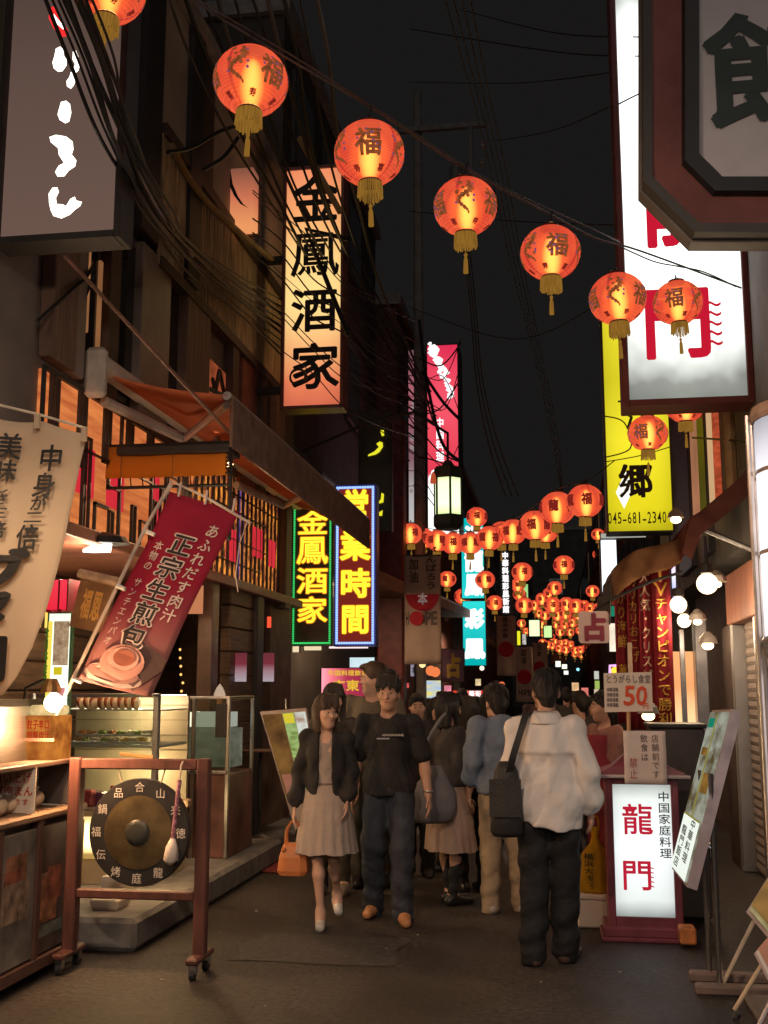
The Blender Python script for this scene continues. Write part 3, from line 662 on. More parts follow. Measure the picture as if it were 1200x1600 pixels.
for k in range(16):
    u = 0.2+0.6*random.random(); v = 0.25+0.7*random.random()
    mb.poly([P(u+.13*math.cos(q), v+.012*math.sin(q)) for q in np.linspace(0, 6.28, 8)[:-1]])
mb.build('print', emat('pale pink print', (.5, .4, .4), .6), s2)
# teal sign
a, b, m, t = flat(722, 850, 759, 1041, 24)
s = board('box_sign', 'lower turquoise lit sign with two white characters', (722, 938, 760, 1041), 24, tubelit('turquoise acrylic', [(0, (0.0, 0.42, 0.42)), (0.5, (0.03, 0.75, 0.72)), (1, (0.0, 0.5, 0.5))], m, t), 0.3)
lettering('彩', (727, 950, 756, 983), 23.99, WL, s, bold=0.07); lettering('鳳', (726, 996, 757, 1030), 23.99, WL, s, bold=0.08)
s = board('box_sign', 'upper turquoise lit sign partly hidden behind the lantern row', (720, 808, 757, 936), 24, MATS['turquoise acrylic'], 0.3)
lettering('海龍鳳', (726, 820, 755, 932), 23.99, WL, s, bold=0.06)
# yellow sign with phone number
YA = tubelit('yellow acrylic', [(0, (0.55, 0.47, 0.01)), (0.1, (0.85, 0.72, 0.015)), (0.4, (1.0, 0.86, 0.03)), (0.65, (0.75, 0.65, 0.02)), (1, (0.95, 0.82, 0.03))], *flat(944, 470, 1046, 832, 13.0)[2:], edge=(flat(944, 470, 1046, 832, 13.0)[0], flat(944, 470, 1046, 832, 13.0)[1], 0.75))
s = board('box_sign', 'yellow lit sign with phone number below a single black character', (943, 470, 1047, 832), 13.0, YA, 0.35, 0.02, pmat('dark green frame', (.03, .05, .03), .5))
lettering('郷', (966, 722, 1020, 780), 13.006, INK, s, bold=0.035)
lettering('045-681-2340', (949, 800, 1042, 818), 13.006, INK, s, 'h', 0.01, gap=0.25)
P = flatfn(944, 470, 1046, 832, 13.004)
MB().poly([P(.14, .17), P(.30, .26), P(.42, .19), P(.26, .10)]).build('white_patch', emat('white patch', (1, 1, .85), 1.2), s)
MB().tube([P(.32, .51), P(.42, .49), P(.36, .44)], .02, 5).build('lettering', INK, s); MB().tube([P(.22, .56), P(.62, .565)], .012, 5).build('lettering', INK, s)
# white and coloured lit signs beyond, right side
board('box_sign', 'white lit sign low behind the brown canopy', (938, 842, 966, 934), 17, emat('white acrylic', (0.95, 0.98, 1.0), 1.5), 0.3)
board('box_sign', 'thin pale strip sign with green mark under the yellow sign', (938, 832, 1010, 841), 16.8, emat('pale strip', (0.5, 0.52, 0.45), .8), 0.2, 0.008)
s = board('box_sign', 'slim blue white lit sign with pink letters beside the red banners', (1048, 868, 1062, 935), 13, tubelit('blue white acrylic', [(0, (.35, .4, 1)), (.5, (1, 1, 1.2)), (1, (1.1, .6, .9))], *flat(1048, 868, 1062, 935, 13)[2:]), 0.2, 0.012)
board('box_sign', 'cream lit sign below the white sign, right side far down', (950, 972, 966, 1020), 18, emat('cream acrylic', (1, .85, .65), 1.3, var=.3, scale=4), 0.25)
board('box_sign', 'green lit box sign far down the right side', (950, 945, 968, 965), 19, emat('green acrylic', (.02, .35, .2), .6), 0.25)
s = board('box_sign', 'tall thin dark sign with white vertical lettering', (780, 858, 800, 962), 30, DK3, 0.3, 0.03)
lettering('中華料理彩鳳新館', (785, 862, 795, 958), 29.99, WL, s, bold=0.05)
board('box_sign', 'pale green lit box sign among far lanterns, larger of two', (825, 967, 845, 996), 44, emat('pale green acrylic', (.85, 1, .55), 1.2), .4, .05)
board('box_sign', 'pale green lit box sign among far lanterns, smaller of two', (848, 976, 864, 998), 46, emat('pale green acrylic b', (.7, 1, .4), 1.0), .4, .05)
board('box_sign', 'slim yellow lit sign below the far lanterns', (807, 985, 814, 1009), 34, emat('lemon acrylic', (.9, .85, .02), 1.0), .3, .02)
board('box_sign', 'slim white lettered sign beside the slim yellow one', (815, 990, 823, 1008), 34.5, emat('white speckled acrylic', (.9, .85, .75), .9, var=.7, scale=14), .3, .02)
board('box_sign', 'small green lit sign behind the leftmost far lanterns', (816, 912, 826, 945), 36, emat('green lit', (.4, .8, .3), .9), .3, .02)
for i, (x0, y0, x1, y1) in enumerate(((867, 1032, 877, 1043), (877, 1037, 887, 1046), (880, 1047, 889, 1055))):
    board('lit_window', ('upper left', 'middle', 'lowest')[i]+' of three white lit windows at the far end of the alley', (x0, y0, x1, y1), 90, emat('far white light', (.95, 1, .8), 1.3), .4, .05, cat='window')
for i, (x, y, c) in enumerate(((903, 1046, (.3, .8, 1)), (916, 1056, (.5, .6, .7)))):
    p = at(x, y, 85); tag(MB().ball(p, .12).build('far_lamp', emat('far lamp %d' % (i+1), c, 1.5)), ('bluish', 'grey')[i]+' lamp dot in the dark end of the alley', 'lamp')
# left side, below the lantern row
PINK = tubelit('pink acrylic', [(0, (1.3, .45, .55)), (.22, (1.0, .2, .25)), (.5, (.45, .04, .08)), (1, (.3, .02, .06))], *flat(500, 1042, 582, 1091, 16)[:2], axis=0)
s = board('box_sign', 'pink and red lit sign behind the walkers heads', (500, 1042, 582, 1091), 16, PINK, .25, .02)
YS = emat('yellow sign print', (1, .6, .05), .8)
lettering('広東', (518, 1062, 562, 1080), 15.99, YS, s, 'h', .03); lettering('中国料理飲茶', (512, 1047, 575, 1056), 15.99, YS, s, 'h', .03)
board('box_sign', 'small pale blue lit sign above the pink sign', (545, 1026, 586, 1044), 15.8, emat('pale blue acrylic', (.75, .95, 1), .95, var=.15, scale=4), .2, .012)
for i, (x0, x1) in enumerate(((456, 468), (474, 503), (513, 576))):
    board('light_fitting', ('short', 'middle', 'long')[i]+' tube light fitting under the neon signs', (x0, 1009, x1, 1020-3*i), 15.4+.05*i, emat('warm white tube', (1, .8, .5), .9) if i < 2 else emat('pink white tube', (1, .75, .75), 1.2), .1, .008, cat='light')
s = board('box_sign', 'colourful lit screen with yellow and blue print over far heads', (651, 1062, 690, 1092), 20, emat('colourful screen', (.25, .5, 1.0), 1.0, col2=(.9, .75, .15), scale=5, stretch=(1, 1, 2.5)), .2, .015)
s = board('box_sign', 'red lit strip sign with white marks over far heads', (707, 1078, 758, 1090), 24, emat('red strip', (.9, .06, .03), .9), .2, .015)
lettering('大中華街', (712, 1079, 752, 1089), 23.99, WL, s, 'h', .03)
board('box_sign', 'yellow lit strip at the end of the red strip sign', (738, 1091, 760, 1097), 24.3, emat('yellow strip', (1, .75, .1), 1.0), .2, .01)
s = board('sign_board', 'white board with red lettering behind the hope banner', (621, 1008, 666, 1036), 20.5, emat('white lit board', (.5, .42, .42), .6), .1, .015); lettering('いらしゃます', (624, 1020, 664, 1033), 20.49, pmat('red print', (.4, .05, .08), .6), s, 'h', .03)
s = board('sign_board', 'greyish lit board with dark print below the red lettered board', (640, 1037, 668, 1058), 20.3, emat('grey lit board', (.42, .38, .45), .6), .1, .015); lettering('本日の', (644, 1041, 660, 1053), 20.29, MAROON, s, 'h', .03)
board('box_sign', 'small pink glowing sign at the foot of the maroon pillar', (620, 1033, 633, 1057), 19.6, emat('pink glow', (1, .35, .5), .9, var=.4, scale=4), .15, .01)
board('box_sign', 'flame coloured lit poster beside the hope banner', (621, 972, 634, 1006), 21, emat('flame poster', (1, .75, .4), 1.0, col2=(.8, .2, .3), scale=5), .1, .01)
for i_, (r_, Y_, c_, lab_) in enumerate((((640, 1060, 650, 1078), 26, (1, .55, .25), 'added amber light box beside the colourful screen'), ((693, 1070, 706, 1084), 27, (1, .3, .4), 'added pink light box between the screen and the red strip sign'),
        ((600, 1066, 640, 1076), 22, (.7, .1, .1), 'added dark red light strip behind the black T-shirt man'), ((720, 1098, 736, 1108), 30, (1, .8, .55), 'added cream light box under the red strip sign'),
        ((768, 1066, 776, 1092), 31, (1, .12, .06), 'added upright red light box left of the red disc banner'), ((893, 1066, 905, 1080), 45, (1, .6, .3), 'added orange light box far down right of the man in white'),
        ((908, 1074, 920, 1092), 40, (.9, .25, .2), 'added red light box far down right of the man in white'), ((921, 1086, 928, 1100), 36, (1, .85, .6), 'small added cream light box near the cyan neon corner'), ((742, 1060, 752, 1072), 33, (1, .75, .4), 'small added amber light box under the turquoise sign'))):
    board('added_light_box', lab_, r_, Y_, emat('far added light %d' % i_, c_, 1.0, var=.45, scale=6), .2, .015)  # lit boxes added to brighten the far end of the street
# yellow strokes on a black sign behind the neon
s = board('sign_board', 'black sign with yellow glowing brush strokes beyond the neon signs', (560, 640, 612, 830), 17, BLACK, .2, .02)
YST = emat('yellow glowing stroke', (.85, .80, .03), 1.0)
def cpx(pts, ox, oy, sc): return [(ox+x/sc, oy+y/sc) for x, y in pts]
for pts in ([(442, 1030), (478, 1034), (482, 1084), (460, 1090)], [(408, 1160), (440, 1138), (468, 1150), (470, 1190), (436, 1240), (400, 1262), (330, 1278), (332, 1262), (390, 1232), (432, 1190)]):
    MB().poly([at(x, y, 16.99) for x, y in reversed(cpx(pts, 520, 500, 6))]).build('lettering', YST, s)
for pts in ([(596, 770), (600, 772), (599, 785), (588, 788), (595, 780)], [(588, 803), (598, 797), (597, 806), (590, 806)]):
    MB().poly([at(x, y, 16.99) for x, y in reversed(pts)]).build('lettering', YST, s)
# maroon draped pillar, utility pole
a, b, m, t = flat(589, 640, 630, 1075, 19)
PL = thing('maroon_pillar', 'dark maroon pillar between the blue neon sign and the hope banner', 'pillar', ((a+b)/2, 19.2, 0))
MB().bbox(a, b, 19, 19.45, 0, 6.4, .03).build('shaft', pmat('maroon lacquer pillar', (.16, .035, .035), .5, var=.3), PL)
MB().bbox(a-.05, b+.05, 18.95, 19.5, 0, .3, .02).build('base', CONC, PL)
UP = thing('utility_pole', 'grey utility pole with crossarm and insulators rising behind the street lamp', 'pole', at(657, 1075, 20)-Vector((0, 0, 1.62)))
ux = at(657, 1075, 20).x
MB().tube([(ux, 20, 0), (ux, 20, 13.2)], [.12, .08], 10).build('shaft', pmat('weathered concrete pole', (.17, .16, .15), .8), UP)
MB().bbox(ux-.35, ux+1.35, 19.85, 19.95, 12.3, 12.42, .01).build('crossarm', pmat('grey iron', (.13, .13, .13), .6), UP)
MB().bbox(ux+1.0, ux+1.08, 19.85, 19.93, 11.2, 12.3, .01).build('crossarm', MATS['grey iron'], UP)
for k, (x, z) in enumerate(((1.28, 11.95), (1.26, 11.6), (1.24, 11.2))):
    MB().lathe([(.02, 0), (.07, .03), (.03, .08), (.07, .12), (.02, .16)], 8, (ux+x, 19.9, z-.1)).build('insulator', pmat('porcelain', (.35, .33, .32), .3), UP)
MB().lathe([(.12, 0), (.12, .5), (.06, .6)], 10, (ux+.75, 19.9, 11.0)).build('transformer', MATS['grey iron'], UP)

# ------------------------------------------------------------------ street lamp: four-sided glowing lantern with dark cap
a, b, m, t = flat(675, 724, 721, 822, 15.5)
cx, cyy = (a+b)/2, 15.7; w = (b-a)/2
SL = thing('street_lamp', 'glowing pale green six sided street lamp with dark cap and base', 'lamp', (cx, cyy, 0))
mb = MB(); 
def hexa(r, z): return [(cx+r*math.cos(math.pi*k/3+math.pi/6+.25), cyy+r*math.sin(math.pi*k/3+math.pi/6+.25), z) for k in range(6)]
h = t-m
MB().loft([hexa(w*.95, m+.2*h), hexa(w*.95, t-.2*h)], True, True).build('lamp_shade', tubelit('pale green glass', [(0, (.75, 1, .3)), (.3, (1.3, 1.5, .9)), (.8, (1.2, 1.4, .8)), (1, (.6, .8, .2))], m+.15*h, t-.15*h), SL)
MB().loft([hexa(w*1.05, t-.21*h), hexa(w*1.1, t-.15*h), hexa(w*1.0, t-.03*h), hexa(w*.5, t), hexa(.05, t+.08)], True, True).build('cap', pmat('dark green iron', (.035, .04, .03), .5), SL)
MB().loft([hexa(w*.8, m-.02), hexa(w*1.08, m+.05*h), hexa(w*1.08, m+.2*h)], True, True).build('base', MATS['dark green iron'], SL)
for k in range(6):
    q = hexa(w*.97, 0)[k]; MB().tube([(q[0], q[1], m+.2*h), (q[0], q[1], t-.2*h)], .018, 5).build('bar', MATS['dark green iron'], SL)
MB().tube([(cx, cyy, t+.05), (cx, cyy+.05, t+.5), (cx-.5, cyy+.1, t+.85), (-2.6, cyy+.1, t+.75), (-3.7, cyy+.1, t+.3)], .022, 6).build('arm', BLACK, SL)
p = at(677, 752, 15.4)
tag(MB().lathe([(.004, .14), (.03, .1), (.045, 0), (.04, -.03)], 8, p).build('tassel', emat('red orange tassel', (.9, .15, .05), .5)), 'small red orange tassel hanging beside the pale green street lamp', 'tassel')

# ------------------------------------------------------------------ cloth banners along the lamp posts
CREAM = cloth('cream banner cloth', (0.46, 0.34, 0.28), .45, var=.08, scale=4)
CREAMD = cloth('cream banner cloth far', (0.46, 0.34, 0.28), .4, var=.08, scale=4)
REDD = cloth('red printed cloth', (0.45, 0.035, 0.05), .4, var=.05)
PRN = pmat('dark print', (.07, .05, .05), .8)
def hang(label, rect, Y, disc, texts, half=False, mat=None):
    a, b, m, t = flat(*rect, Y); w = b-a
    r = thing('cloth_banner', label, 'banner', ((a+b)/2, Y, m), 'cloth banners hung along the alley')
    wob = lambda u, v: 0.02*math.sin(9*u+4*v)
    MB().grid(lambda u, v: (a+w*u, Y+wob(u, v), m+(t-m)*v), 10, 16, (0, .006, 0)).build('cloth', mat or CREAM, r, smooth=True)
    P = lambda u, v, e=.006: (a+w*u, Y+wob(u, v)-e, m+(t-m)*v)
    if disc:
        u0, v0, ru = disc; rv = ru*w/(t-m)
        angs = np.linspace(math.pi if half else 0, 2*math.pi, 25)
        MB().poly([P(u0+ru*math.cos(q), v0+rv*math.sin(q), .03) for q in (angs if half else angs[:-1])]).build('red_disc', REDD, r)
    for chars, (u0, v0, u1, v1), lay, tm, bold in texts:
        text(MB(), chars, lambda u, v: P(u0+(u1-u0)*u, v0+(v1-v0)*v, .033), lay, bold).build('lettering', tm, r)
    MB().tube([(a-.03, Y, t), (b+.03, Y, t)], .012, 5).build('rod', BLACK, r)
    return r
hang('cream cloth banner with red half disc and the word hope', (632, 868, 689, 1038), 18, (.5, .64, .46), [('がんばろう', (.58, .68, .9, 1.08), 'v', PRN, .03), ('加油', (.14, .74, .4, .98), 'v', PRN, .03), ('PE', (.56, .36, .9, .48), 'h', PRN, .03), ('H', (.04, .36, .12, .48), 'h', PRN, .03)], True)
P = flatfn(632, 868, 689, 1038, 17.955)
r = bpy.data.objects['cloth_banner']
text(MB(), '本', lambda u, v: P(.36+.28*u, .54+.12*v), 'v', .03).build('lettering', emat('pale print', (.3, .2, .18), .6), r)
MB().poly([P(.33+.19*math.cos(q), .42+.065*math.sin(q)) for q in np.linspace(0, 6.28, 20)[:-1]]).build('red_disc', REDD, r)
hang('cream cloth banner with a faint red disc left of the slim yellow sign', (776, 962, 806, 1056), 27, (.5, .44, .4), [('横浜中華', (.3, .62, .6, .98), 'v', PRN, .03)], mat=CREAMD)
hang('cream cloth banner with a red disc in front of far lantern row', (806, 1010, 833, 1097), 25, (.5, .45, .42), [('加油', (.3, .68, .62, .96), 'v', PRN, .03), ('HOPE', (.15, .12, .85, .22), 'h', PRN, .04)], mat=CREAMD)
hang('cream cloth banner with a red disc, behind the man in white', (832, 1004, 856, 1070), 30, (.45, .42, .38), [('日本', (.3, .66, .6, .96), 'v', PRN, .03)], mat=CREAMD)
# fortune teller signs
s = board('sign_board', 'purple board with one yellow fortune teller character', (689, 1013, 726, 1066), 20, pmat('purple board', (.14, .06, .13), .5), .08, .02)
lettering('占', (696, 1020, 720, 1060), 19.99, pmat('yellow ochre print', (.55, .4, .06), .5), s, bold=.07)
PF = pmat('pinkish white board', (.62, .45, .42), .5, var=.06)
a, b, m, t = flat(904, 955, 952, 1005, 10.0)
s = thing('sign_board', 'pinkish white rounded board with one maroon fortune teller character', 'sign', ((a+b)/2, 10, m))
c = .03; pts = []
for (qx, qz, a0) in ((b-c, t-c, 0), (a+c, t-c, 90), (a+c, m+c, 180), (b-c, m+c, 270)):
    for k in range(5): pts.append((qx+c*math.cos(math.radians(a0+22.5*k)), qz+c*math.sin(math.radians(a0+22.5*k))))
MB().loft([[(x, 10.0, z) for x, z in pts], [(x, 10.03, z) for x, z in pts]], True, True).build('panel', PF, s)
lettering('占', (909, 957, 948, 1003), 9.994, pmat('maroon print', (.24, .03, .06), .6), s, bold=.06)
MB().tube([((a+b)/2, 10.02, t), ((a+b)/2+.2, 10.05, t+.12), (.6, 10.05, t+.16)], .012, 5).build('arm', BLACK, s)

# ------------------------------------------------------------------ red wall banners with yellow writing, right
def red_banner(label, rect, Y, lines, mat):
    a, b, m, t = flat(*rect, Y)
    r = thing('cloth_banner', label, 'banner', ((a+b)/2, Y, m), 'red banners hanging under the brown canopy')
    wob = lambda u: .012*math.sin(u*11+a*9)
    MB().grid(lambda u, v: (a+(b-a)*u, Y+wob(u), m+(t-m)*v), 14, 6, (0, .006, 0)).build('cloth', mat, r, smooth=True)
    for chars, (u0, v0, u1, v1), tm in lines:
        text(MB(), chars, lambda u, v: (a+(b-a)*(u0+(u1-u0)*u), Y+wob(u0+(u1-u0)*u)-.008, m+(t-m)*(v0+(v1-v0)*v)), 'v', .015).build('lettering', tm, r)
    return r
REDB = cloth('red banner cloth', (.26, .03, .04), .35, var=.08, scale=3)
GOLDP = pmat('gold print', (.5, .27, .04), .6); CREAMP = pmat('cream print', (.5, .34, .24), .7)
red_banner('red banner under the brown canopy with gold writing, nearest the globe lamps', (1021, 880, 1051, 1140), 10.3, [('TVチャンピオンで勝利', (.12, .02, .85, .97), GOLDP)], REDB)
red_banner('red banner under the brown canopy with cream writing, second from the globe lamps', (1000, 888, 1021, 1140), 10.36, [('大人気・クリスピー', (.1, .2, .9, .99), CREAMP)], REDB)
red_banner('red banner under the brown canopy with gold kana, third from the globe lamps', (982, 894, 1001, 1140), 10.42, [('カリカリおこげ', (.1, .42, .9, .98), GOLDP)], REDB)
red_banner('red banner under the brown canopy with gold writing, farthest from the globe lamps', (962, 898, 983, 1130), 10.48, [('つかり海鮮 薬', (.15, .3, .9, .99), GOLDP)], REDB)
a, b, m, t = flat(981, 1004, 988, 1054, 10.2)
tag(MB().box(a, b, 10.2, 10.22, m, t).build('price_strip', pmat('pale strip paper', (.55, .4, .3), .7)), 'narrow pale paper strip hung before the red banners', 'paper')

# ------------------------------------------------------------------ price card, notice, floor light box
s = thing('price_card', 'white card reading 50 in red on a wooden stick', 'sign', (at(980, 1110, 8.0)))
a, b, m, t = flat(944, 1051, 1019, 1112, 8.0)
MB().obox(((a+b)/2, 8.0, (m+t)/2), ((b-a)/2, 0, .004), (0, .006, 0), (0, 0, (t-m)/2)).build('card', pmat('cream card', (.8, .68, .58), .7, var=.05), s)
RO = pmat('red orange marker', (.75, .09, .03), .6); GR = pmat('grey marker', (.16, .13, .13), .7)
lettering('とうがらし食堂', (946, 1054, 1017, 1068), 7.99, GR, s, 'h', .012)
lettering('50', (974, 1072, 1012, 1102), 7.99, RO, s, 'h', .03, gap=.12, shear=.12); lettering('円', (1004, 1098, 1014, 1108), 7.99, RO, s, 'h', .02)
for k in range(4): lettering('麻辣湯麺', (948, 1074+8*k, 966, 1081+8*k), 7.99, GR, s, 'h', .01)
q0, q1 = at(982, 1112, 8.02), at(982, 1150, 8.02)
MB().tube([q1-Vector((0, 0, .1)), q0], .014, 6).build('stick', pmat('pale wood', (.6, .35, .18), .6), s)
NB_ = thing('floor_light_box', 'lit floor sign with red and black characters under a little maroon roof', 'sign', (at(1005, 1440, 7.65).x, 7.75, 0))
a, b, m, t = flat(948, 1215, 1064, 1442, 7.65); m = 0.05
MB().bbox(a, a+.05, 7.65, 7.95, m, t, .006).bbox(b-.05, b, 7.65, 7.95, m, t, .006).box(a+.05, b-.05, 7.653, 7.947, t-.045, t-.002).box(a+.05, b-.05, 7.653, 7.947, m+.002, m+.1).box(a+.05, b-.05, 7.92, 7.945, m+.1, t-.05).build('frame', pmat('plum painted frame', (.2, .05, .07), .35), NB_)
MB().bbox(a-.03, b+.03, 7.62, 7.98, .025, .09, .01).bbox(a-.05, b+.05, 7.60, 8.0, 0.0, .03, .008).build('base', MATS['plum painted frame'], NB_)
MB().box(a+.05, b-.05, 7.675, 7.69, m+.1, t-.045).build('panel', tubelit('white floor acrylic', [(0, (.35, .38, .36)), (.12, (.9, .95, .92)), (.5, (1.15, 1.2, 1.18)), (.88, (.95, 1, .95)), (1, (.45, .48, .44))], m+.1, t-.045, edge=(a, b, .55)), NB_)
RD2 = emat('lit crimson lettering', (.68, .02, .05), .75)
lettering('龍', (971, 1253, 1021, 1307), 7.668, RD2, NB_, bold=.012); lettering('門', (970, 1340, 1021, 1394), 7.668, RD2, NB_, bold=.016)
P = flatfn(1013, 1352, 1022, 1388, 7.668); mb = MB()
for k in range(5):
    z = 1-(k+.4)/5; p0, p1 = P(0, z), P(1, z-.06); MB().quad((p0[0], p0[1], p0[2]-.004), (p1[0], p1[1], p1[2]-.004), (p1[0], p1[1], p1[2]+.002), (p0[0], p0[1], p0[2]+.006)).build('wave_stroke', RD2, NB_)
lettering('中国家庭料理', (1029, 1236, 1048, 1342), 7.668, pmat('navy lettering', (.02, .03, .06), .6), NB_, bold=.012)
rz = t; rr = [(a-.06, 7.58), (b+.06, 7.58), (b+.06, 8.02), (a-.06, 8.02)]
cxm = (a+b)/2
MB().loft([[(x, y, rz) for x, y in rr], [(x, y, rz+.02) for x, y in rr], [(cxm+(x-cxm)*.62, 7.8+(y-7.8)*.6, rz+.07) for x, y in rr], [(cxm+(x-cxm)*.28, 7.8+(y-7.8)*.3, rz+.16) for x, y in rr]], True, True).build('roof', MATS['plum painted frame'], NB_)
MB().tube([(a-.07, 7.57, rz+.012), (b+.07, 7.57, rz+.012)], .012, 6).build('roof_trim', pmat('pale trim', (.5, .42, .42), .4), NB_)
s = thing('notice', 'pale paper notice taped on the roof of the lit floor sign', 'notice', at(1008, 1225, 7.5))
a, b, m, t = flat(975, 1142, 1041, 1225, 7.52)
wv = lambda u, v: .012*math.sin(4*u)+.006*math.sin(9*v)
MB().grid(lambda u, v: (a+(b-a)*u, 7.52+wv(u, v), m+(t-m)*v), 8, 8, (0, .003, 0)).build('paper', pmat('pale pinkish paper', (.7, .58, .53), .7, var=.04), s, smooth=True)
for ch, (u0, v0, u1, v1), tm in (('店舗前です', (.66, .1, .84, .94), GR), ('飲食は', (.4, .42, .58, .94), GR), ('禁止', (.12, .08, .32, .5), pmat('faded red print', (.5, .16, .14), .7))):
    text(MB(), ch, lambda u, v: (a+(b-a)*(u0+(u1-u0)*u), 7.52+wv(u0+(u1-u0)*u, v0+(v1-v0)*v)-.005, m+(t-m)*(v0+(v1-v0)*v)), 'v', .008).build('lettering', tm, s)
# dark speaker-like cabinet behind the notice
a, b, m, t = flat(1034, 1138, 1085, 1440, 8.3)
CB = thing('cabinet', 'dark cabinet standing behind the lit floor sign', 'cabinet', ((a+b)/2, 8.5, 0))
MB().bbox(a-.05, b+.1, 8.3, 8.75, 0.03, t, .01).build('body', pmat('dark cabinet', (.05, .04, .035), .5), CB)
MB().bbox(a-.07, b+.12, 8.28, 8.77, t+.001, t+.03, .008).build('top', BLACK, CB)

# ------------------------------------------------------------------ tilted lit menu box on a two-leg stand
MS = thing('menu_stand', 'tilted lit menu box on a two legged steel stand', 'menu stand', gr(1100, 1490))
q = [at(1049, 1352, 6.80), at(1070, 1378, 6.45), at(1138, 1112, 6.55), at(1110, 1113, 6.92)]     # bottom left, bottom right, top right, top left
n_ = (q[1]-q[0]).cross(q[3]-q[0]).normalized()
def MP(u, v, e=0.0): return (q[0]*(1-u)+q[1]*u)*(1-v) + (q[3]*(1-u)+q[2]*u)*v + n_*e
if n_.y > 0: n_ = -n_
def slab(mb, u0, v0, u1, v1, e0, e1):
    vs = [MP(u, v, e) for e in (e0, e1) for u, v in ((u0, v0), (u1, v0), (u1, v1), (u0, v1))]
    return mb.add(vs, [(0, 3, 2, 1), (4, 5, 6, 7), (0, 1, 5, 4), (1, 2, 6, 5), (2, 3, 7, 6), (3, 0, 4, 7)])
mb = MB(); slab(mb, -.05, -.02, 1.05, 1.02, -.07, -.012)
mb.build('box', pmat('pinkish grey metal', (.45, .36, .36), .4, .4), MS)
mb = MB(); slab(mb, 0, 0, 1, 1, -.011, .0)
mb.build('panel', emat('lit menu', (.6, .62, .5), .55, col2=(.16, .11, .04), scale=7, stretch=(1, 1, 1.5), lo=.35, hi=.65), MS)
mb = MB(); slab(mb, .0, .0, 1, .34, .001, .003); mb.build('print', emat('lit white menu print', (.9, .95, .85), 1.0), MS)
mb = MB(); slab(mb, .46, .34, .5, .98, .001, .004); slab(mb, 0, .335, 1, .345, .001, .004); mb.build('print', emat('olive line', (.5, .45, .05), .5), MS)
mb = MB(); slab(mb, .1, .9, .4, .96, .001, .004); mb.build('print', emat('green mark', (.02, .4, .25), .5), MS)
mb = MB(); slab(mb, .1, .72, .4, .77, .001, .004); slab(mb, .55, .5, .95, .62, .001, .004); mb.build('print', emat('food print', (.5, .25, .05), .6, var=.6, scale=12), MS)
text(MB(), '中華料理', lambda u, v: MP(.55+.3*u, .08+.26*v, .005), 'v', .02).build('lettering', pmat('dark green print', (.02, .05, .03), .6), MS)
text(MB(), '龍門飯店', lambda u, v: MP(.12+.3*u, .02+.26*v, .005), 'v', .02).build('lettering', pmat('dark green print', (.02, .05, .03), .6), MS)
for (px, py0, py1, Y) in ((1103, 1310, 1470, 6.75), (1119, 1310, 1492, 6.5)):
    x = at(px, (py0+py1)/2, Y).x
    MB().tube([(x, Y, .02), (x, Y, 1.15)], .016, 8).build('leg', STEEL, MS)
MB().tube([(at(1103, 1400, 6.75).x, 6.75, .75), (at(1119, 1400, 6.5).x, 6.5, .75)], .012, 6).build('crossbar', STEEL, MS)
g0, g1 = gr(1052, 1487), gr(1160, 1500)
for yy in (6.72, 6.45):
    MB().bbox(g0.x+.02, 1.28, yy-.05, yy+.04, .0, .05, .01).build('foot', pmat('brown painted base', (.2, .14, .12), .5), MS)

# ------------------------------------------------------------------ poster easels bottom right
def easel(label, corners, Y, legs, mat, mat2):
    r = thing('poster_easel', label, 'easel', gr(*legs[0][1]), 'poster easels by the right wall')
    pts = [at(x, y, yy) for x, y, yy in corners]
    th = Vector((.02, .05, 0))
    MB().add(pts+[p+th for p in pts], [(0, 1, 2, 3), (7, 6, 5, 4), (0, 4, 5, 1), (1, 5, 6, 2), (2, 6, 7, 3), (3, 7, 4, 0)]).build('frame', pmat('pale pink metal frame', (.55, .42, .4), .4), r)
    c = sum(pts, Vector())/4; nn = Vector((-.01, -.012, .004))
    ins = [p+(c-p)*.09+nn for p in pts]; MB().poly(ins).build('poster', mat, r)
    ins2 = [ins[0]+(ins[1]-ins[0])*.0+nn*.3, ins[0]+(ins[1]-ins[0])*1.0+nn*.3]
    lo0, lo1 = ins[3]+nn*.3, ins[2]+nn*.3
    MB().poly([lo0+(ins[0]-lo0)*.35+nn*.3, lo1+(ins[1]-lo1)*.35+nn*.3, lo1+(ins[1]-lo1)*.06+nn*.3, lo0+(ins[0]-lo0)*.06+nn*.3]).build('print', mat2, r)
    for (tp, ft, yy, m) in legs:
        f = gr(*ft); tpp = at(tp[0], tp[1], f.y+yy)
        MB().tube([f+Vector((0, 0, .04)), tpp], .012, 8).build('leg', m, r)
        MB().tube([f+Vector((0, 0, .0)), f+(tpp-f)*.09], .018, 8).build('foot', BLACK, r)
    return r
LEGW = pmat('cream metal leg', (.7, .55, .38), .35, .3); LEGS = pmat('silver leg', (.7, .68, .72), .25, .8)
POST = pmat('pale green poster', (.5, .52, .3), .5, var=.6, scale=5); POST2 = pmat('pale poster', (.65, .62, .6), .5, var=.15, scale=4)
easel('poster easel with a pale green poster on thin cream legs', [(1250, 1290, 5.9), (1330, 1330, 5.6), (1262, 1540, 5.3), (1166, 1425, 5.5)], 5.5,
      [((1178, 1440), (1131, 1548), .1, LEGW), ((1230, 1500), (1205, 1640), .1, LEGW)], POST, pmat('ochre print', (.4, .25, .06), .6, var=.4, scale=6))
easel('poster easel with a pale grey poster on silver legs', [(1260, 1395, 5.1), (1330, 1430, 4.9), (1235, 1600, 4.8), (1178, 1490, 4.95)], 5,
      [((1195, 1500), (1148, 1592), .05, LEGW), ((1222, 1530), (1168, 1655), .05, LEGS)], POST2, pmat('salmon print', (.6, .3, .22), .6, var=.2, scale=6))
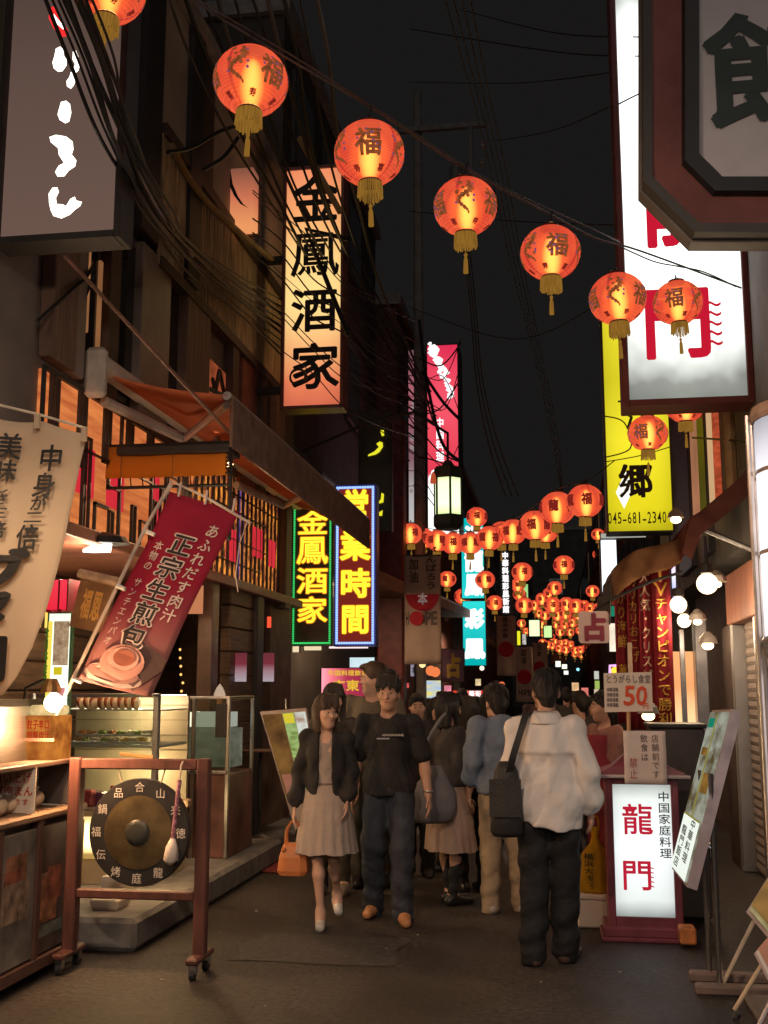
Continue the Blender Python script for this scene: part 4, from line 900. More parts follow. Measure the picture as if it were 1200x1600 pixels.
# planks and a red mat by the right wall
tag(MB().bbox(.93, 1.45, 5.75, 6.35, .0, .03, .008).build('floor_plank', pmat('grey brown board', (.16, .13, .115), .6, var=.3, scale=4, stretch=(6, 1, 1))), 'grey brown board lying beside the menu stand', 'board')
tag(MB().bbox(1.0, 1.4, 4.7, 5.5, .0, .016, .006).build('red_mat', pmat('brick red mat', (.3, .09, .06), .9, bump=.3, bscale=120)), 'brick red mat under the poster easels', 'mat')
p = at(1073, 1433, 7.5)
tag(MB().bbox(p.x-.05, p.x+.05, 7.45, 7.6, .03, .13, .01).build('orange_box', pmat('orange carton', (.6, .2, .06), .6, var=.4, scale=10)), 'small orange carton beside the lit floor sign', 'box')

# ------------------------------------------------------------------ tall silver light column at the right edge
LC = thing('light_column', 'tall white glowing column sign in a silver frame at the right edge', 'sign', (1.3, 5.6, 0))
xl = at(1192, 800, 5.5).x
zt, zb = at(1185, 640, 5.5).z, at(1185, 1010, 5.5).z
cc = (xl+.3, 5.6)
def arc(r, z, a0=150, a1=300, n=9): return [(cc[0]+r*math.cos(math.radians(a0+(a1-a0)*k/n)), cc[1]+r*math.sin(math.radians(a0+(a1-a0)*k/n)), z) for k in range(n+1)]
MB().loft([arc(.30, zb+.05), arc(.30, zt-.04)], closed=False).loft([arc(.28, zt-.04), arc(.28, zb+.05)], closed=False).build('lamp_panel', tubelit('white column acrylic', [(0, (.9, .85, .85)), (.35, (1.5, 1.42, 1.42)), (.7, (1.2, 1.15, 1.2)), (1, (.35, .33, .36))], zb, zt), LC)
MB().loft([arc(.31, zt-.04), arc(.325, zt-.02), arc(.31, zt+.03), arc(.0, zt+.05)], closed=False).build('cap', pmat('orange grey cap', (.5, .33, .25), .4), LC)
MB().loft([arc(.31, zb+.05), arc(.325, zb+.02), arc(.30, zb-.05), arc(.0, zb-.06)], closed=False).build('base', STEEL, LC)
LOWL = emat('white door light', (1, .92, .95), 1.1)
for z_ in (zb+.45, zb+.85): MB().loft([arc(.304, z_), arc(.304, z_+.02)], closed=False).build('band', pmat('brushed post', (.6, .52, .48), .3, .6), LC)
MB().loft([arc(.26, .3, 170, 300), arc(.26, zb-.12, 170, 300)], closed=False).build('lower_panel', LOWL, LC)
for ang in (150, 176):
    q = (cc[0]+.33*math.cos(math.radians(ang)), cc[1]+.33*math.sin(math.radians(ang)))
    MB().tube([(q[0], q[1], 0), (q[0], q[1], zt)], .014, 8).build('post', pmat('brushed post', (.6, .52, .48), .3, .6), LC)

# ------------------------------------------------------------------ globe lamps and lamps on the right
def hotglobe():
    m, n, L = _nodes('hot globe')
    out = n.new('ShaderNodeOutputMaterial'); e = n.new('ShaderNodeEmission'); lw = n.new('ShaderNodeLayerWeight'); lw.inputs[0].default_value = .5
    rp = n.new('ShaderNodeValToRGB'); rp.color_ramp.elements[0].color = (9, 6.8, 4.2, 1); rp.color_ramp.elements[0].position = .35; rp.color_ramp.elements[1].color = (1.0, .55, .22, 1); rp.color_ramp.elements[1].position = .95
    L.new(lw.outputs['Facing'], rp.inputs[0]); L.new(rp.outputs[0], e.inputs[0]); L.new(e.outputs[0], out.inputs[0]); return m
HOTG = hotglobe()
def globe(label, px, py, Y, r, s=6.0):
    p = at(px, py, Y)
    o = thing('globe_lamp', label, 'lamp', p, 'globe lamps under the right awnings')
    MB().ball(p, r, n=20, m=12).build('globe', HOTG, o, smooth=True)
    MB().lathe([(.02, r*.95), (.05, r*1.0), (.05, r*1.0+.07), (.015, r*1.0+.08), (.012, r*1.0+.3)], 12, p).build('fitting', BLACK, o)
    return o
globe('largest and nearest round globe lamp, right of the red banners', 1105, 912, 9.2, .086)
globe('middle round globe lamp beside the red banners', 1060, 945, 10.2, .076)
globe('smallest round globe lamp beside the red banners', 1069, 970, 10.8, .066)
def flood(label, px, py, Y, dx, s):
    p = at(px, py, Y); o = thing('flood_lamp', label, 'lamp', p, 'small flood lamps on the right')
    MB().ball(p, .05*dx, .05, .035*dx, n=14, m=8).build('bulb', emat('warm flood', (1.0, 0.66, 0.36), 7.0), o, smooth=True)
    MB().lathe([(.02, .12), (.07, .07), (.085, .02)], 12, p, caps=False).build('lamp_shade', pmat('grey lamp hood', (.25, .22, .2), .5), o)
    return o
flood('yellow side lamp just right of the largest globe lamp', 1120, 913, 9.5, .8, 5)
flood('hooded flood lamp above the shutter door', 1106, 1009, 9.8, 1.0, 5)
flood('hooded flood lamp lowest near the flat glowing awning edge', 1090, 972, 10.6, .8, 5)
flood('flood lamp at the corner of the yellow sign', 1056, 812, 11.5, 1.1, 5)
flood('small flood lamp behind the price card', 1013, 1119, 8.9, 1.0, 5)
# lit doorway glass beyond the red banners
mb = MB(); x0, x1, z0, z1 = flat(1052, 1018, 1085, 1140, 11.5)
DW = thing('lit_doorway', 'amber lit glass doorway behind the globe lamps', 'door', ((x0+x1)/2, 11.5, 0))
MB().box(x0, x1, 11.5, 11.53, .2, at(1060, 1018, 11.5).z).build('pane', tubelit('amber door glass', [(0, (.25, .1, .05)), (.4, (.8, .45, .25)), (.55, (1.5, .9, .45)), (.8, (1.0, .42, .16)), (1, (1.1, .5, .2))], .2, 2.0), DW)
MB().bbox((x0+x1)/2-.03, (x0+x1)/2+.02, 11.44, 11.49, .2, 2.2, .005).bbox(x1, x1+.12, 11.3, 11.5, 0, 2.3, .01).build('frame', pmat('steel grey post', (.3, .3, .33), .3, .6), DW)
# cyan neon bracket far right and pink one
def neon(label, pts, Y, mat, r=.03):
    tag(MB().tube([at(x, y, Y) for x, y in pts], r, 6).build('neon_tube_sign', mat), label, 'neon sign')
neon('small cyan neon corner tube behind the apron woman', [(947, 1099), (931, 1099), (931, 1118)], 14, emat('cyan neon', (.25, .9, 1), 1.4), .022)
neon('small pink neon corner tube above the price card', [(963, 1040), (953, 1040), (953, 1052)], 14, emat('pink neon', (.9, .45, 1), 1.4), .018)
tag(MB().ball(at(961, 1048, 14.2), .05).build('lamp_bulb', emat('amber bulb', (1, .6, .05), 1.5)), 'amber bulb beside the pink neon corner tube', 'lamp')
for i, (x, y) in enumerate(((932, 1055), (933, 1070), (932, 1083))):
    tag(MB().box(*[f(at(x, y, 40)[0], k) for f, k in ((lambda v, k: v-.08, 0), (lambda v, k: v+.08, 0))], 39.9, 40, at(x, y, 40).z-.14, at(x, y, 40).z+.14).build('lit_window', emat('window mix %d' % i, ((.8, .8, .7), (.5, .7, .15), (.9, .7, .5))[i], .7)), ('topmost', 'middle green', 'lowest')[i]+' tiny lit window far down the right side', 'window')
for i, (x, y, Y) in enumerate(((762, 1087, 24), (753, 1044, 23), (660, 1038, 19.5), (673, 1048, 19.5), (680, 1050, 19.5), (784, 1070, 28))):
    tag(MB().ball(at(x, y, Y), (.09, .05, .06, .09, .09, .08)[i]).build('lamp_bulb', emat('bulb %d' % i, ((1, .95, .9), (1, .8, .6), (1, .7, .3), (1, .25, .08), (1, .25, .08), (1, .2, .08))[i], (2.5, 1.5, 1.5, .9, .9, .9)[i])),
        ('bright white bulb at the end of the red strip sign', 'small bulb under the turquoise sign', 'amber bulb before the grey lit board', 'left of two little orange lamps under the hope banner', 'right of two little orange lamps under the hope banner', 'small red lamp below the faint red disc banner')[i], 'lamp')
# eave and boards left mid distance
tag(MB().add([at(588, 893, 16.5), at(735, 953, 24), at(735, 965, 24), at(588, 912, 16.5), at(588, 893, 16.5)+Vector((-.6, 0, .3)), at(735, 953, 24)+Vector((-.6, 0, .3)), at(735, 965, 24)+Vector((-.6, 0, 0)), at(588, 912, 16.5)+Vector((-.6, 0, 0))],
    [(0, 1, 2, 3), (0, 4, 5, 1), (3, 2, 6, 7), (4, 7, 6, 5), (0, 3, 7, 4), (1, 5, 6, 2)]).build('shop_eave', pmat('tan shop eave', (.4, .24, .15), .6)), 'tan eave running behind the hope banner along the left shops', 'awning')
# ------------------------------------------------------------------ paper lanterns
D = 0.42
def shade_mat():
    m, n, L = _nodes('lit red lantern paper')
    out = n.new('ShaderNodeOutputMaterial'); e = n.new('ShaderNodeEmission'); tr = n.new('ShaderNodeBsdfTransparent'); mx = n.new('ShaderNodeMixShader')
    tc = n.new('ShaderNodeTexCoord'); sp = n.new('ShaderNodeSeparateXYZ'); L.new(tc.outputs['Object'], sp.inputs[0])
    # eight seams of the paper, darker red dye
    at2 = n.new('ShaderNodeMath'); at2.operation = 'ARCTAN2'; L.new(sp.outputs[1], at2.inputs[0]); L.new(sp.outputs[0], at2.inputs[1])
    ml = n.new('ShaderNodeMath'); ml.operation = 'MULTIPLY'; ml.inputs[1].default_value = 3.0; L.new(at2.outputs[0], ml.inputs[0])
    co = n.new('ShaderNodeMath'); co.operation = 'COSINE'; L.new(ml.outputs[0], co.inputs[0])
    mr = n.new('ShaderNodeMapRange'); mr.inputs[1].default_value = 0.975; mr.inputs[2].default_value = 0.995; L.new(co.outputs[0], mr.inputs[0])
    # fine horizontal wire ribs
    zz = n.new('ShaderNodeMath'); zz.operation = 'MULTIPLY'; zz.inputs[1].default_value = 400.0; L.new(sp.outputs[2], zz.inputs[0])
    si = n.new('ShaderNodeMath'); si.operation = 'SINE'; L.new(zz.outputs[0], si.inputs[0])
    mr2 = n.new('ShaderNodeMapRange'); mr2.inputs[1].default_value = -1; mr2.inputs[2].default_value = 1; mr2.inputs[3].default_value = 0.82; mr2.inputs[4].default_value = 1.06; L.new(si.outputs[0], mr2.inputs[0])
    no = n.new('ShaderNodeTexNoise'); no.inputs['Scale'].default_value = 5; L.new(tc.outputs['Object'], no.inputs['Vector'])
    rp = n.new('ShaderNodeValToRGB'); rp.color_ramp.elements[0].color = (0.80, 0.075, 0.04, 1); rp.color_ramp.elements[1].color = (1.0, 0.15, 0.06, 1)
    rp.color_ramp.elements[0].position = 0.3; rp.color_ramp.elements[1].position = 0.75
    L.new(no.outputs[0], rp.inputs[0])
    m1 = n.new('ShaderNodeMixRGB'); m1.inputs[2].default_value = (0.42, 0.02, 0.035, 1); L.new(rp.outputs[0], m1.inputs[1])
    ms = n.new('ShaderNodeMath'); ms.operation = 'MULTIPLY'; ms.inputs[1].default_value = 0.75; L.new(mr.outputs[0], ms.inputs[0]); L.new(ms.outputs[0], m1.inputs[0])
    vm = n.new('ShaderNodeVectorMath'); vm.operation = 'SCALE'; L.new(m1.outputs[0], vm.inputs[0]); L.new(mr2.outputs[0], vm.inputs['Scale'])
    L.new(vm.outputs[0], e.inputs[0]); e.inputs[1].default_value = 1.0
    tr.inputs[0].default_value = (1, .55, .22, 1); mx.inputs[0].default_value = 0.26
    L.new(e.outputs[0], mx.inputs[1]); L.new(tr.outputs[0], mx.inputs[2]); L.new(mx.outputs[0], out.inputs[0])
    return m
SHADE = shade_mat()
def bulb_mat(name, col, s, pw):
    m, n, L = _nodes(name)
    out = n.new('ShaderNodeOutputMaterial'); e = n.new('ShaderNodeEmission'); tr = n.new('ShaderNodeBsdfTransparent'); mx = n.new('ShaderNodeMixShader')
    lw = n.new('ShaderNodeLayerWeight'); lw.inputs[0].default_value = 0.5
    iv = n.new('ShaderNodeMath'); iv.operation = 'SUBTRACT'; iv.inputs[0].default_value = 1.0; L.new(lw.outputs['Facing'], iv.inputs[1])
    pw_ = n.new('ShaderNodeMath'); pw_.operation = 'POWER'; pw_.inputs[1].default_value = pw; L.new(iv.outputs[0], pw_.inputs[0])
    iv2 = n.new('ShaderNodeMath'); iv2.operation = 'SUBTRACT'; iv2.inputs[0].default_value = 1.0; L.new(pw_.outputs[0], iv2.inputs[1])
    e.inputs[0].default_value = col; e.inputs[1].default_value = s
    ad = n.new('ShaderNodeAddShader'); sm = n.new('ShaderNodeMath'); sm.operation = 'MULTIPLY'; sm.inputs[1].default_value = s; L.new(pw_.outputs[0], sm.inputs[0]); L.new(sm.outputs[0], e.inputs[1])
    L.new(e.outputs[0], ad.inputs[0]); L.new(tr.outputs[0], ad.inputs[1]); L.new(ad.outputs[0], out.inputs[0])
    return m
BULB = bulb_mat('lantern bulb glow', (1, .62, .24, 1), 4.6, 3.0); INGLOW = bulb_mat('painted inner glow', (1, .34, .07, 1), 1.1, 2.2); INGLOW.cycles.emission_sampling = 'NONE'
GOLD = pmat('gold fringe', (0.55, 0.30, 0.05), 0.55, var=.3, scale=14, stretch=(3, 3, .3))
GOLDE = emat('gold fringe with painted lantern light', (0.42, 0.20, 0.03), 0.75, var=.45, scale=30, stretch=(3, 3, .2), sample=False)  # lantern light on the fringe is put in as emission
RIMM = pmat('dark lantern rim', (.12, .03, .02), .5)
PRINTG = emat('gold print on lit paper', (.34, .095, .03), .9, var=.55, scale=40, sample=False)
PRINTB = emat('violet print on lit paper', (.22, .07, .16), .9, sample=False)
PRINTR = emat('dark red print on lit paper', (.22, .018, .012), .9, sample=False)
def sph(u, v, ang0, sc=1.0, e=1.022):
    """(u,v in metres on the shade) -> point on the oblate shade"""
    th = ang0+u/(D/2); ph = v/(D*.46)
    return (D/2*e*math.cos(ph)*math.cos(th), D/2*e*math.cos(ph)*math.sin(th), D*.46*e*math.sin(ph))
def lantern(detail=True):
    n = 28 if detail else 14; m = 26 if detail else 10
    r = thing('paper_lantern', 'x', 'lantern', (0, 0, 0))
    prof = []
    for j in range(m+1):
        ph = -1.22+2.44*j/m; rr = D/2*math.cos(ph)*(1.0+(.012 if j % 2 and detail else 0)); prof.append((max(rr, .02), D*.46*math.sin(ph)))
    MB().lathe(prof, n, caps=False).build('lamp_shade', SHADE, r, smooth=True)
    MB().ball((0.008, -.01, -.03), .078, .078, .168, 22, 16).build('bulb', BULB, r, smooth=True)
    MB().ball((0.004, -.005, -.015), .135, .135, .172, 20 if detail else 14, 12 if detail else 8).build('inner_glow', INGLOW, r, smooth=True)  # glow shell added around the bulb to soften it, not a paper part
    z0, z1 = prof[0][1], prof[-1][1]
    MB().lathe([(.07, z1-.006), (.075, z1), (.07, z1+.018), (.02, z1+.02)], 16 if detail else 8, caps=True).build('cap', RIMM, r)
    mb = MB().tube([(0, 0, z1+.015), (0, 0, z1+.075)], .006, 5).tube([(-.05, 0, z1+.012), (0, 0, z1+.06), (.05, 0, z1+.012)], .003, 4); mb.build('hook', BLACK, r)
    MB().lathe([(.066, z0+.004), (.072, z0-.004), (.07, z0-.02)], 16 if detail else 8, caps=True).build('rim', RIMM, r)
    if detail:
        mb = MB()
        for k in range(40):
            a = 2*math.pi*k/40; l = random.uniform(.075, .105); x, y = .07*math.cos(a), .07*math.sin(a)
            mb.tube([(x, y, z0-.012), (x*1.03, y*1.03, z0-.06), (x*1.06+random.uniform(-.004, .004), y*1.06, z0-.012-l)], [.0058, .0058, .005], 4)
        mb.build('fringe', GOLDE, r)
        MB().box(-.045, -.015, -.02, .005, z1+.016, z1+.036).build('tag', pmat('gold foil', (.8, .55, .25), .3, .6), r)
    else:
        MB().lathe([(.07, z0-.01), (.075, z0-.10)], 10, caps=True).build('fringe', GOLDE, r)
    MB().tube([(0, 0, z0-.02), (0, 0, z0-.14)], .003, 4).lathe([(.004, z0-.14), (.013, z0-.15), (.008, z0-.17), (.014, z0-.19), (.017, z0-.28), (.004, z0-.285)], 7).build('tassel', GOLDE, r)
    # printed decoration: characters and dragons round the shade
    a0 = -math.pi/2
    if detail:
        for k, (ch, da) in enumerate((('福', -1.35), ('福', .75), ('福', 2.85))):
            mb = MB(); text(mb, ch, lambda u, v: sph((u-.5)*.165, (v-.5)*.175-.02, a0+da), 'v', .03, 0); mb.build('print', PRINTG, r)
            mb = MB()
            for q in range(14): 
                u, v = random.uniform(-.07, .07), random.uniform(-.06, .08); s_ = random.uniform(.006, .011)
                mb.poly([sph(u+s_*math.cos(t), v-.02+s_*math.sin(t), a0+da, e=1.026) for t in np.linspace(0, 6.28, 7)[:-1]])
            mb.build('print', PRINTB, r, kind='stuff')
        for da in (-.3, 1.8, 3.9):      # coiling dragon
            mb = MB(); pts = []
            for q in range(40):
                t = q/39; pts.append((.05*math.sin(t*7.5+.4)*(1-.35*t), +.075-.2*t, .023*(1-t*.75)*(1+.35*math.sin(q*2.1))))
            for (u0, v0, w0), (u1, v1, w1) in zip(pts[:-1], pts[1:]):
                du, dv = u1-u0, v1-v0; l = math.hypot(du, dv)+1e-6; nx, ny = -dv/l, du/l
                mb.quad(sph(u0-nx*w0, v0-ny*w0, a0+da), sph(u1-nx*w1, v1-ny*w1, a0+da), sph(u1+nx*w1, v1+ny*w1, a0+da), sph(u0+nx*w0, v0+ny*w0, a0+da))
            for q in range(12):
                u, v = random.uniform(-.05, .05), random.uniform(-.09, .1)
                mb.poly([sph(u+.013*math.cos(t)*(1+.5*math.sin(3*t)), v+.011*math.sin(t), a0+da) for t in np.linspace(0, 6.28, 9)[:-1]])
            mb.build('print', PRINTG, r, kind='stuff')
            mb = MB()
            for q in range(5):
                u, v = random.choice((-.06, .06))+random.uniform(-.01, .01), random.uniform(-.09, .09)
                mb.poly([sph(u+.009*math.cos(t), v+.009*math.sin(t), a0+da, e=1.026) for t in np.linspace(0, 6.28, 7)[:-1]])
            mb.build('print', PRINTB, r, kind='stuff')
        mb = MB()
        for k in range(6):
            an = a0+k*math.pi/3+.2
            text(mb, '喜' if k % 2 else '寿', lambda u, v: sph((u-.5)*.06, -.168+(v-.5)*.05, an), 'v', .04, 0)
        mb.build('print', PRINTR, r, kind='stuff')
    else:
        mb = MB()
        for k in range(6):
            an = a0+.35+k*math.pi/3
            text(mb, '福' if k % 2 else '龍', lambda u, v: sph((u-.5)*.12, (v-.5)*.14, an), 'v', .05, 0)
        mb.build('print', PRINTR, r, kind='stuff')
    return r
big, small = lantern(True), lantern(False)
used = {id(big): False}
first = {'b': True, 's': True}
LANT = []
def place(px, py, d, label, group, kind, rot=0.0, Y=None, sc=1.0):
    Y = D*FPX/d if Y is None else Y
    src = big if kind == 'b' else small
    if first[kind]: o = src; first[kind] = False
    else: o = copy_tree(src)
    o.location = at(px, py, Y); o.rotation_euler = (random.uniform(-.04, .04), random.uniform(-.04, .04), rot)
    o.scale = (sc,)*3
    o['label'] = label; o['group'] = group; LANT.append((px, py, d, Y)); return o
gA = 'large red lanterns on the string crossing the alley overhead'
near = [(170, -18, 132, 'large red lantern cut by the top edge beside the kana sign', .5), (392, 127, 128, 'large red lantern with dragon print, second on the overhead string', .2), (577, 240, 118, 'red lantern with gold character, third on the overhead string', -.6), (727, 323, 104, 'red lantern with dragon print, middle of the overhead string', .35),
        (860, 395, 96, 'red lantern with gold character, fifth on the overhead string against black sky', 1.6), (965, 467, 90, 'red lantern overlapping the left edge of the white sign', .15), (1059, 473, 76, 'red lantern hanging right in front of the white sign', -1.0)]
for px, py, d, lab, rot in near: place(px, py, d, lab, gA, 'b', rot, *((8.25, .87) if px == 1059 else ()))
gB = 'red lanterns beside the yellow phone number sign'
place(1012, 677, 61, 'red lantern in front of the yellow phone number sign', gB, 'b', .9)
place(1070, 632, 62, 'red lantern just under the white sign, half hidden behind it', gB, 'b', 1.4)
gC = 'lantern row sagging across the alley below the street lamp'
row = [(615, 823, 33), (642, 834, 37), (661, 841, 36), (683, 845, 38), (708, 849, 38), (735, 849, 38), (765, 841, 42), (784, 833, 40), (802, 831, 43), (836, 821, 51), (852, 830, 40), (871, 794, 56), (914, 783, 57)]
for i, (x, y, d) in enumerate(row): place(x, y, d, ordinal(i)+' lantern from the left in the long row sagging below the street lamp', gC, 's', random.uniform(0, 6))
gD = 'single red lanterns scattered beyond the sagging row'
for x, y, d, lab in ((745, 808, 34, 'orange lantern just right of the street lamp base'), (699, 905, 28, 'small lantern right of the hope banner writing'), (723, 932, 27, 'small lantern left of the turquoise sign top edge'), (758, 906, 31, 'small lantern in front of the upper turquoise sign'), (773, 942, 26, 'small lantern right of the lower turquoise sign'), (881, 883, 33, 'lone lantern against black between two strings'), (816, 894, 33, 'top lantern of the short vertical cluster right of the tall white lettering'),
                     (926, 924, 21, 'small lantern left of the white lit sign, above the maroon fortune board')):
    place(x, y, d, lab, gD, 's', random.uniform(0, 6))
gE = 'far lanterns crossing the alley in many strings'
far = [(809, 914, 23), (812, 929, 21), (819, 946, 28), (836, 946, 18), (847, 936, 21), (858, 928, 21), (867, 919, 24), (863, 945, 27), (885, 944, 24), (884, 959, 20), (882, 975, 17), (875, 988, 14), (891, 988, 14), (900, 947, 25), (913, 946, 18), (903, 960, 19), (922, 951, 20), (936, 950, 18), (815, 974, 14), (822, 986, 12), (847, 976, 14), (858, 986, 13)]
for x, y, d in far: place(x, y, d, 'far red lantern in the tangle of strings behind the maroon fortune board', gE, 's', random.uniform(0, 6))
far += [(852, 962, 16), (842, 958, 15), (871, 962, 18), (895, 973, 16), (912, 970, 15), (925, 968, 15), (869, 976, 13), (905, 985, 13), (918, 990, 12), (931, 986, 12), (849, 990, 11), (862, 995, 11)]
for x, y, d in far[-12:]: place(x, y, d, 'far red lantern in the tangle of strings behind the maroon fortune board', gE, 's', random.uniform(0, 6))
gF = 'tiny lanterns of the farthest strings'
for k, (x, y, d) in enumerate([(848, 1004, 13), (856, 1007, 13), (863, 1009, 12), (874, 1013, 14), (884, 1015, 14), (892, 1006, 11), (899, 1016, 13), (907, 1015, 13), (898, 1022, 11), (908, 1024, 10), (921, 1025, 10), (922, 1011, 12), (930, 1012, 12), (933, 1025, 10), (946, 1023, 8), (877, 1004, 10), (884, 1003, 10), (915, 1012, 11), (868, 1002, 9), (941, 1012, 10)]):
    place(x, y, d, 'tiny far lantern in the lowest lantern string, over the white windows', gF, 's', random.uniform(0, 6))
gG = 'lanterns half hidden behind the white and yellow signs'
for x, y, d, lab in ((934, 835, 20, 'lantern peeping out left under the yellow sign'), (934, 866, 16, 'lantern left of the white sign below the yellow sign')): place(x, y, d, lab, gG, 's')

# ------------------------------------------------------------------ cables
def spline(pts, seg=7):
    P_ = [pts[0]]+list(pts)+[pts[-1]]; out = []
    for i in range(1, len(P_)-2):
        p0, p1, p2, p3 = map(Vector, P_[i-1:i+3])
        for k in range(seg):
            t = k/seg; out.append(0.5*((2*p1)+(-p0+p2)*t+(2*p0-5*p1+4*p2-p3)*t*t+(-p0+3*p1-3*p2+p3)*t**3))
    out.append(Vector(P_[-2])); return out
def cable(pts, r, mat=None, label=None, group='overhead cables'):
    mb = MB().tube(spline([at(*p) for p in pts]), r, 5)
    o = mb.build('cable', mat or CABLE); tag(o, label, 'cable', group); return o
# wire that carries the overhead lanterns
cable([(40, -150, 5.0), (170, -84, 5.45), (392, 57, 5.66), (577, 166, 6.14), (727, 264, 6.96), (860, 335, 7.54), (930, 372, 7.9), (1000, 392, 8.3), (1158, 450, 8.99)], .008, CABLEG, 'grey lantern wire running from top left to the white sign')
cable([(45, -160, 5.02), (330, 12, 5.5), (470, 95, 5.9), (640, 203, 6.5), (727, 260, 6.98), (800, 300, 7.3), (930, 360, 7.95), (968, 378, 8.4)], .006, CABLEG, 'second grey wire twisted along the lantern wire')
cable([(966, 384, 8.6), (1020, 408, 8.75), (1058, 416, 8.78), (1100, 425, 8.8), (1150, 448, 8.85)], .006, CABLE, 'thin black wire over the face of the white sign')
for x, y, d, Y in LANT[:5]:
    yt = y-d*.45; 
    tag(MB().tube([at(x, yt-4, Y), at(x+3, yt-22, Y)], .004, 4).build('hanging_wire', CABLE), {170: 'short hanging wire above the lantern cut by the top edge', 392: 'short hanging wire above the second overhead lantern', 577: 'short hanging wire above the third overhead lantern', 727: 'short hanging wire above the middle overhead lantern', 860: 'short hanging wire above the fifth overhead lantern'}[x], 'wire', 'hanging wires of the overhead lanterns')
# wire through the sagging rows
cable([(585, 800, 23), (615, 806, 21.9), (661, 824, 20.1), (735, 830, 19.05), (802, 812, 16.8), (871, 765, 12.9), (914, 753, 12.7), (960, 720, 12.6)], .006, CABLE, 'wire carrying the sagging lantern row')
# heavy bundles along the timber front
lab = 'black cable of the heavy bundle sagging along the timber front'
rnd = random.Random(3)
for k in range(9):
    j = lambda s: rnd.uniform(-s, s)
    cable([(60+k*9, -30, 4.9), (110+k*8+j(6), 90+j(8), 5.3), (160+k*6+j(8), 215+j(10), 5.75), (222+k*6+j(9), 330+j(10), 6.7), (300+j(8), 425-k*6, 9.2), (380+j(8), 500-k*8, 11), (445+k*3, 560-k*9, 12.6), (520+k*6, 630-k*8, 14.5), (640+k*6, 720-k*10, 18)], rnd.choice((.008, .012, .016)), CABLE, lab, 'cables of the heavy bundle')
lab = 'dark cable of the upper bundle crossing behind the lantern string'
for k in range(10):
    j = lambda s: rnd.uniform(-s, s)
    cable([(255+k*26, -30, 7.0), (300+k*24+j(6), 90+j(8), 7.8), (360+k*18+j(8), 210+j(8), 9), (425+k*14+j(8), 320+j(12), 10.5), (500+k*10+j(6), 440+j(12), 13), (580+k*8+j(6), 560+j(14), 16), (650+k*3, 640+j(30), 19.8)], rnd.choice((.007, .012, .018)), CABLEG if k % 3 == 0 else CABLE, lab, 'cables of the upper bundle')
lab = 'thin wire among the tangle over the orange sign'
for k in range(9):
    j = lambda s: rnd.uniform(-s, s)
    y0 = 330+k*24+j(22)
    cable([(395, y0-40, 10.5), (440, y0+j(6), 11.2), (490, y0+50+j(10), 11.5), (540, y0+95+j(14), 11.7), (600, y0+130+j(12), 14), (655, y0+150+j(20), 19.6)], rnd.choice((.004, .006, .009)), CABLE, lab, 'thin wires over the orange sign')
lab = 'thin wire fanning out from the utility pole'
for k in range(10):
    j = lambda s: rnd.uniform(-s, s); y0 = 560+k*22
    cable([(655, y0, 19.7), (690+j(5), y0+20+j(40), 19.0), (720, y0+j(60), 18.0)], rnd.choice((.008, .014)), CABLE, lab, 'wires fanning from the utility pole')
    cable([(655, y0, 19.7), (600+j(5), y0-20+j(20), 18), (545, y0-75+j(40), 16)], rnd.choice((.006, .010)), CABLE, lab, 'wires fanning from the utility pole')
cable([(655, 500, 19.7), (668, 600, 19.5), (690, 690, 19), (717, 720, 18.6)], .03, CABLE, 'thick black cable curving across the red flourish sign')
cable([(660, 580, 19.7), (690, 625, 19.4), (718, 655, 19)], .03, CABLE, 'thick black cable slanting across the red flourish sign')
for k in range(4):
    cable([(690+k*14, -20, 9), (735+k*9, 140, 10.5), (765+k*8, 260, 12), (800+k*6, 420, 14), (840+k*4, 580, 17), (865+k*3, 700, 20), (880, 790, 23)], .007, CABLEG, 'thin grey wire dropping from the top towards the far lanterns', 'thin wires down the middle of the sky')
for k in range(3):
    cable([(715+k*5, 300, 16), (735+k*4, 480, 17), (745+k*5, 600, 18), (765+k*8, 700, 19), (790+k*10, 775, 20)], .012, CABLEG, 'grey cable dropping right of the red flourish sign', 'grey cables dropping right of the red flourish sign')
for k, (pts) in enumerate([[(640, 128, 20), (800, 130, 15), (968, 112, 9.2)], [(775, 220, 20), (860, 205, 14), (968, 160, 9.2)], [(640, 330, 19), (800, 345, 14), (968, 352, 9.2)], [(720, 15, 15), (860, 50, 11), (1000, 58, 8.9)], [(640, 45, 15), (860, 80, 11), (1002, 88, 8.9)], [(966, 163, 8.9), (1000, 146, 8.4), (1060, 120, 7)], [(640, 480, 20), (800, 530, 16), (945, 470, 13)]]):
    cable(pts, .007, CABLE, ordinal(k)+' thin cross wire spanning from the utility pole to the white sign', 'thin cross wires')
cable([(944, 650, 12.9), (975, 660, 12.6), (985, 700, 12.5), (945, 715, 12.9)], .008, CABLE, 'looped black wire on the yellow sign')
cable([(944, 722, 12.8), (1000, 712, 12.6), (1048, 698, 12.8)], .006, CABLE, 'thin black wire across the middle of the yellow sign')
cable([(1082, 684, 11), (1130, 687, 10), (1185, 692, 9)], .01, CABLE, 'black cable along the grey wall above the maroon awning')
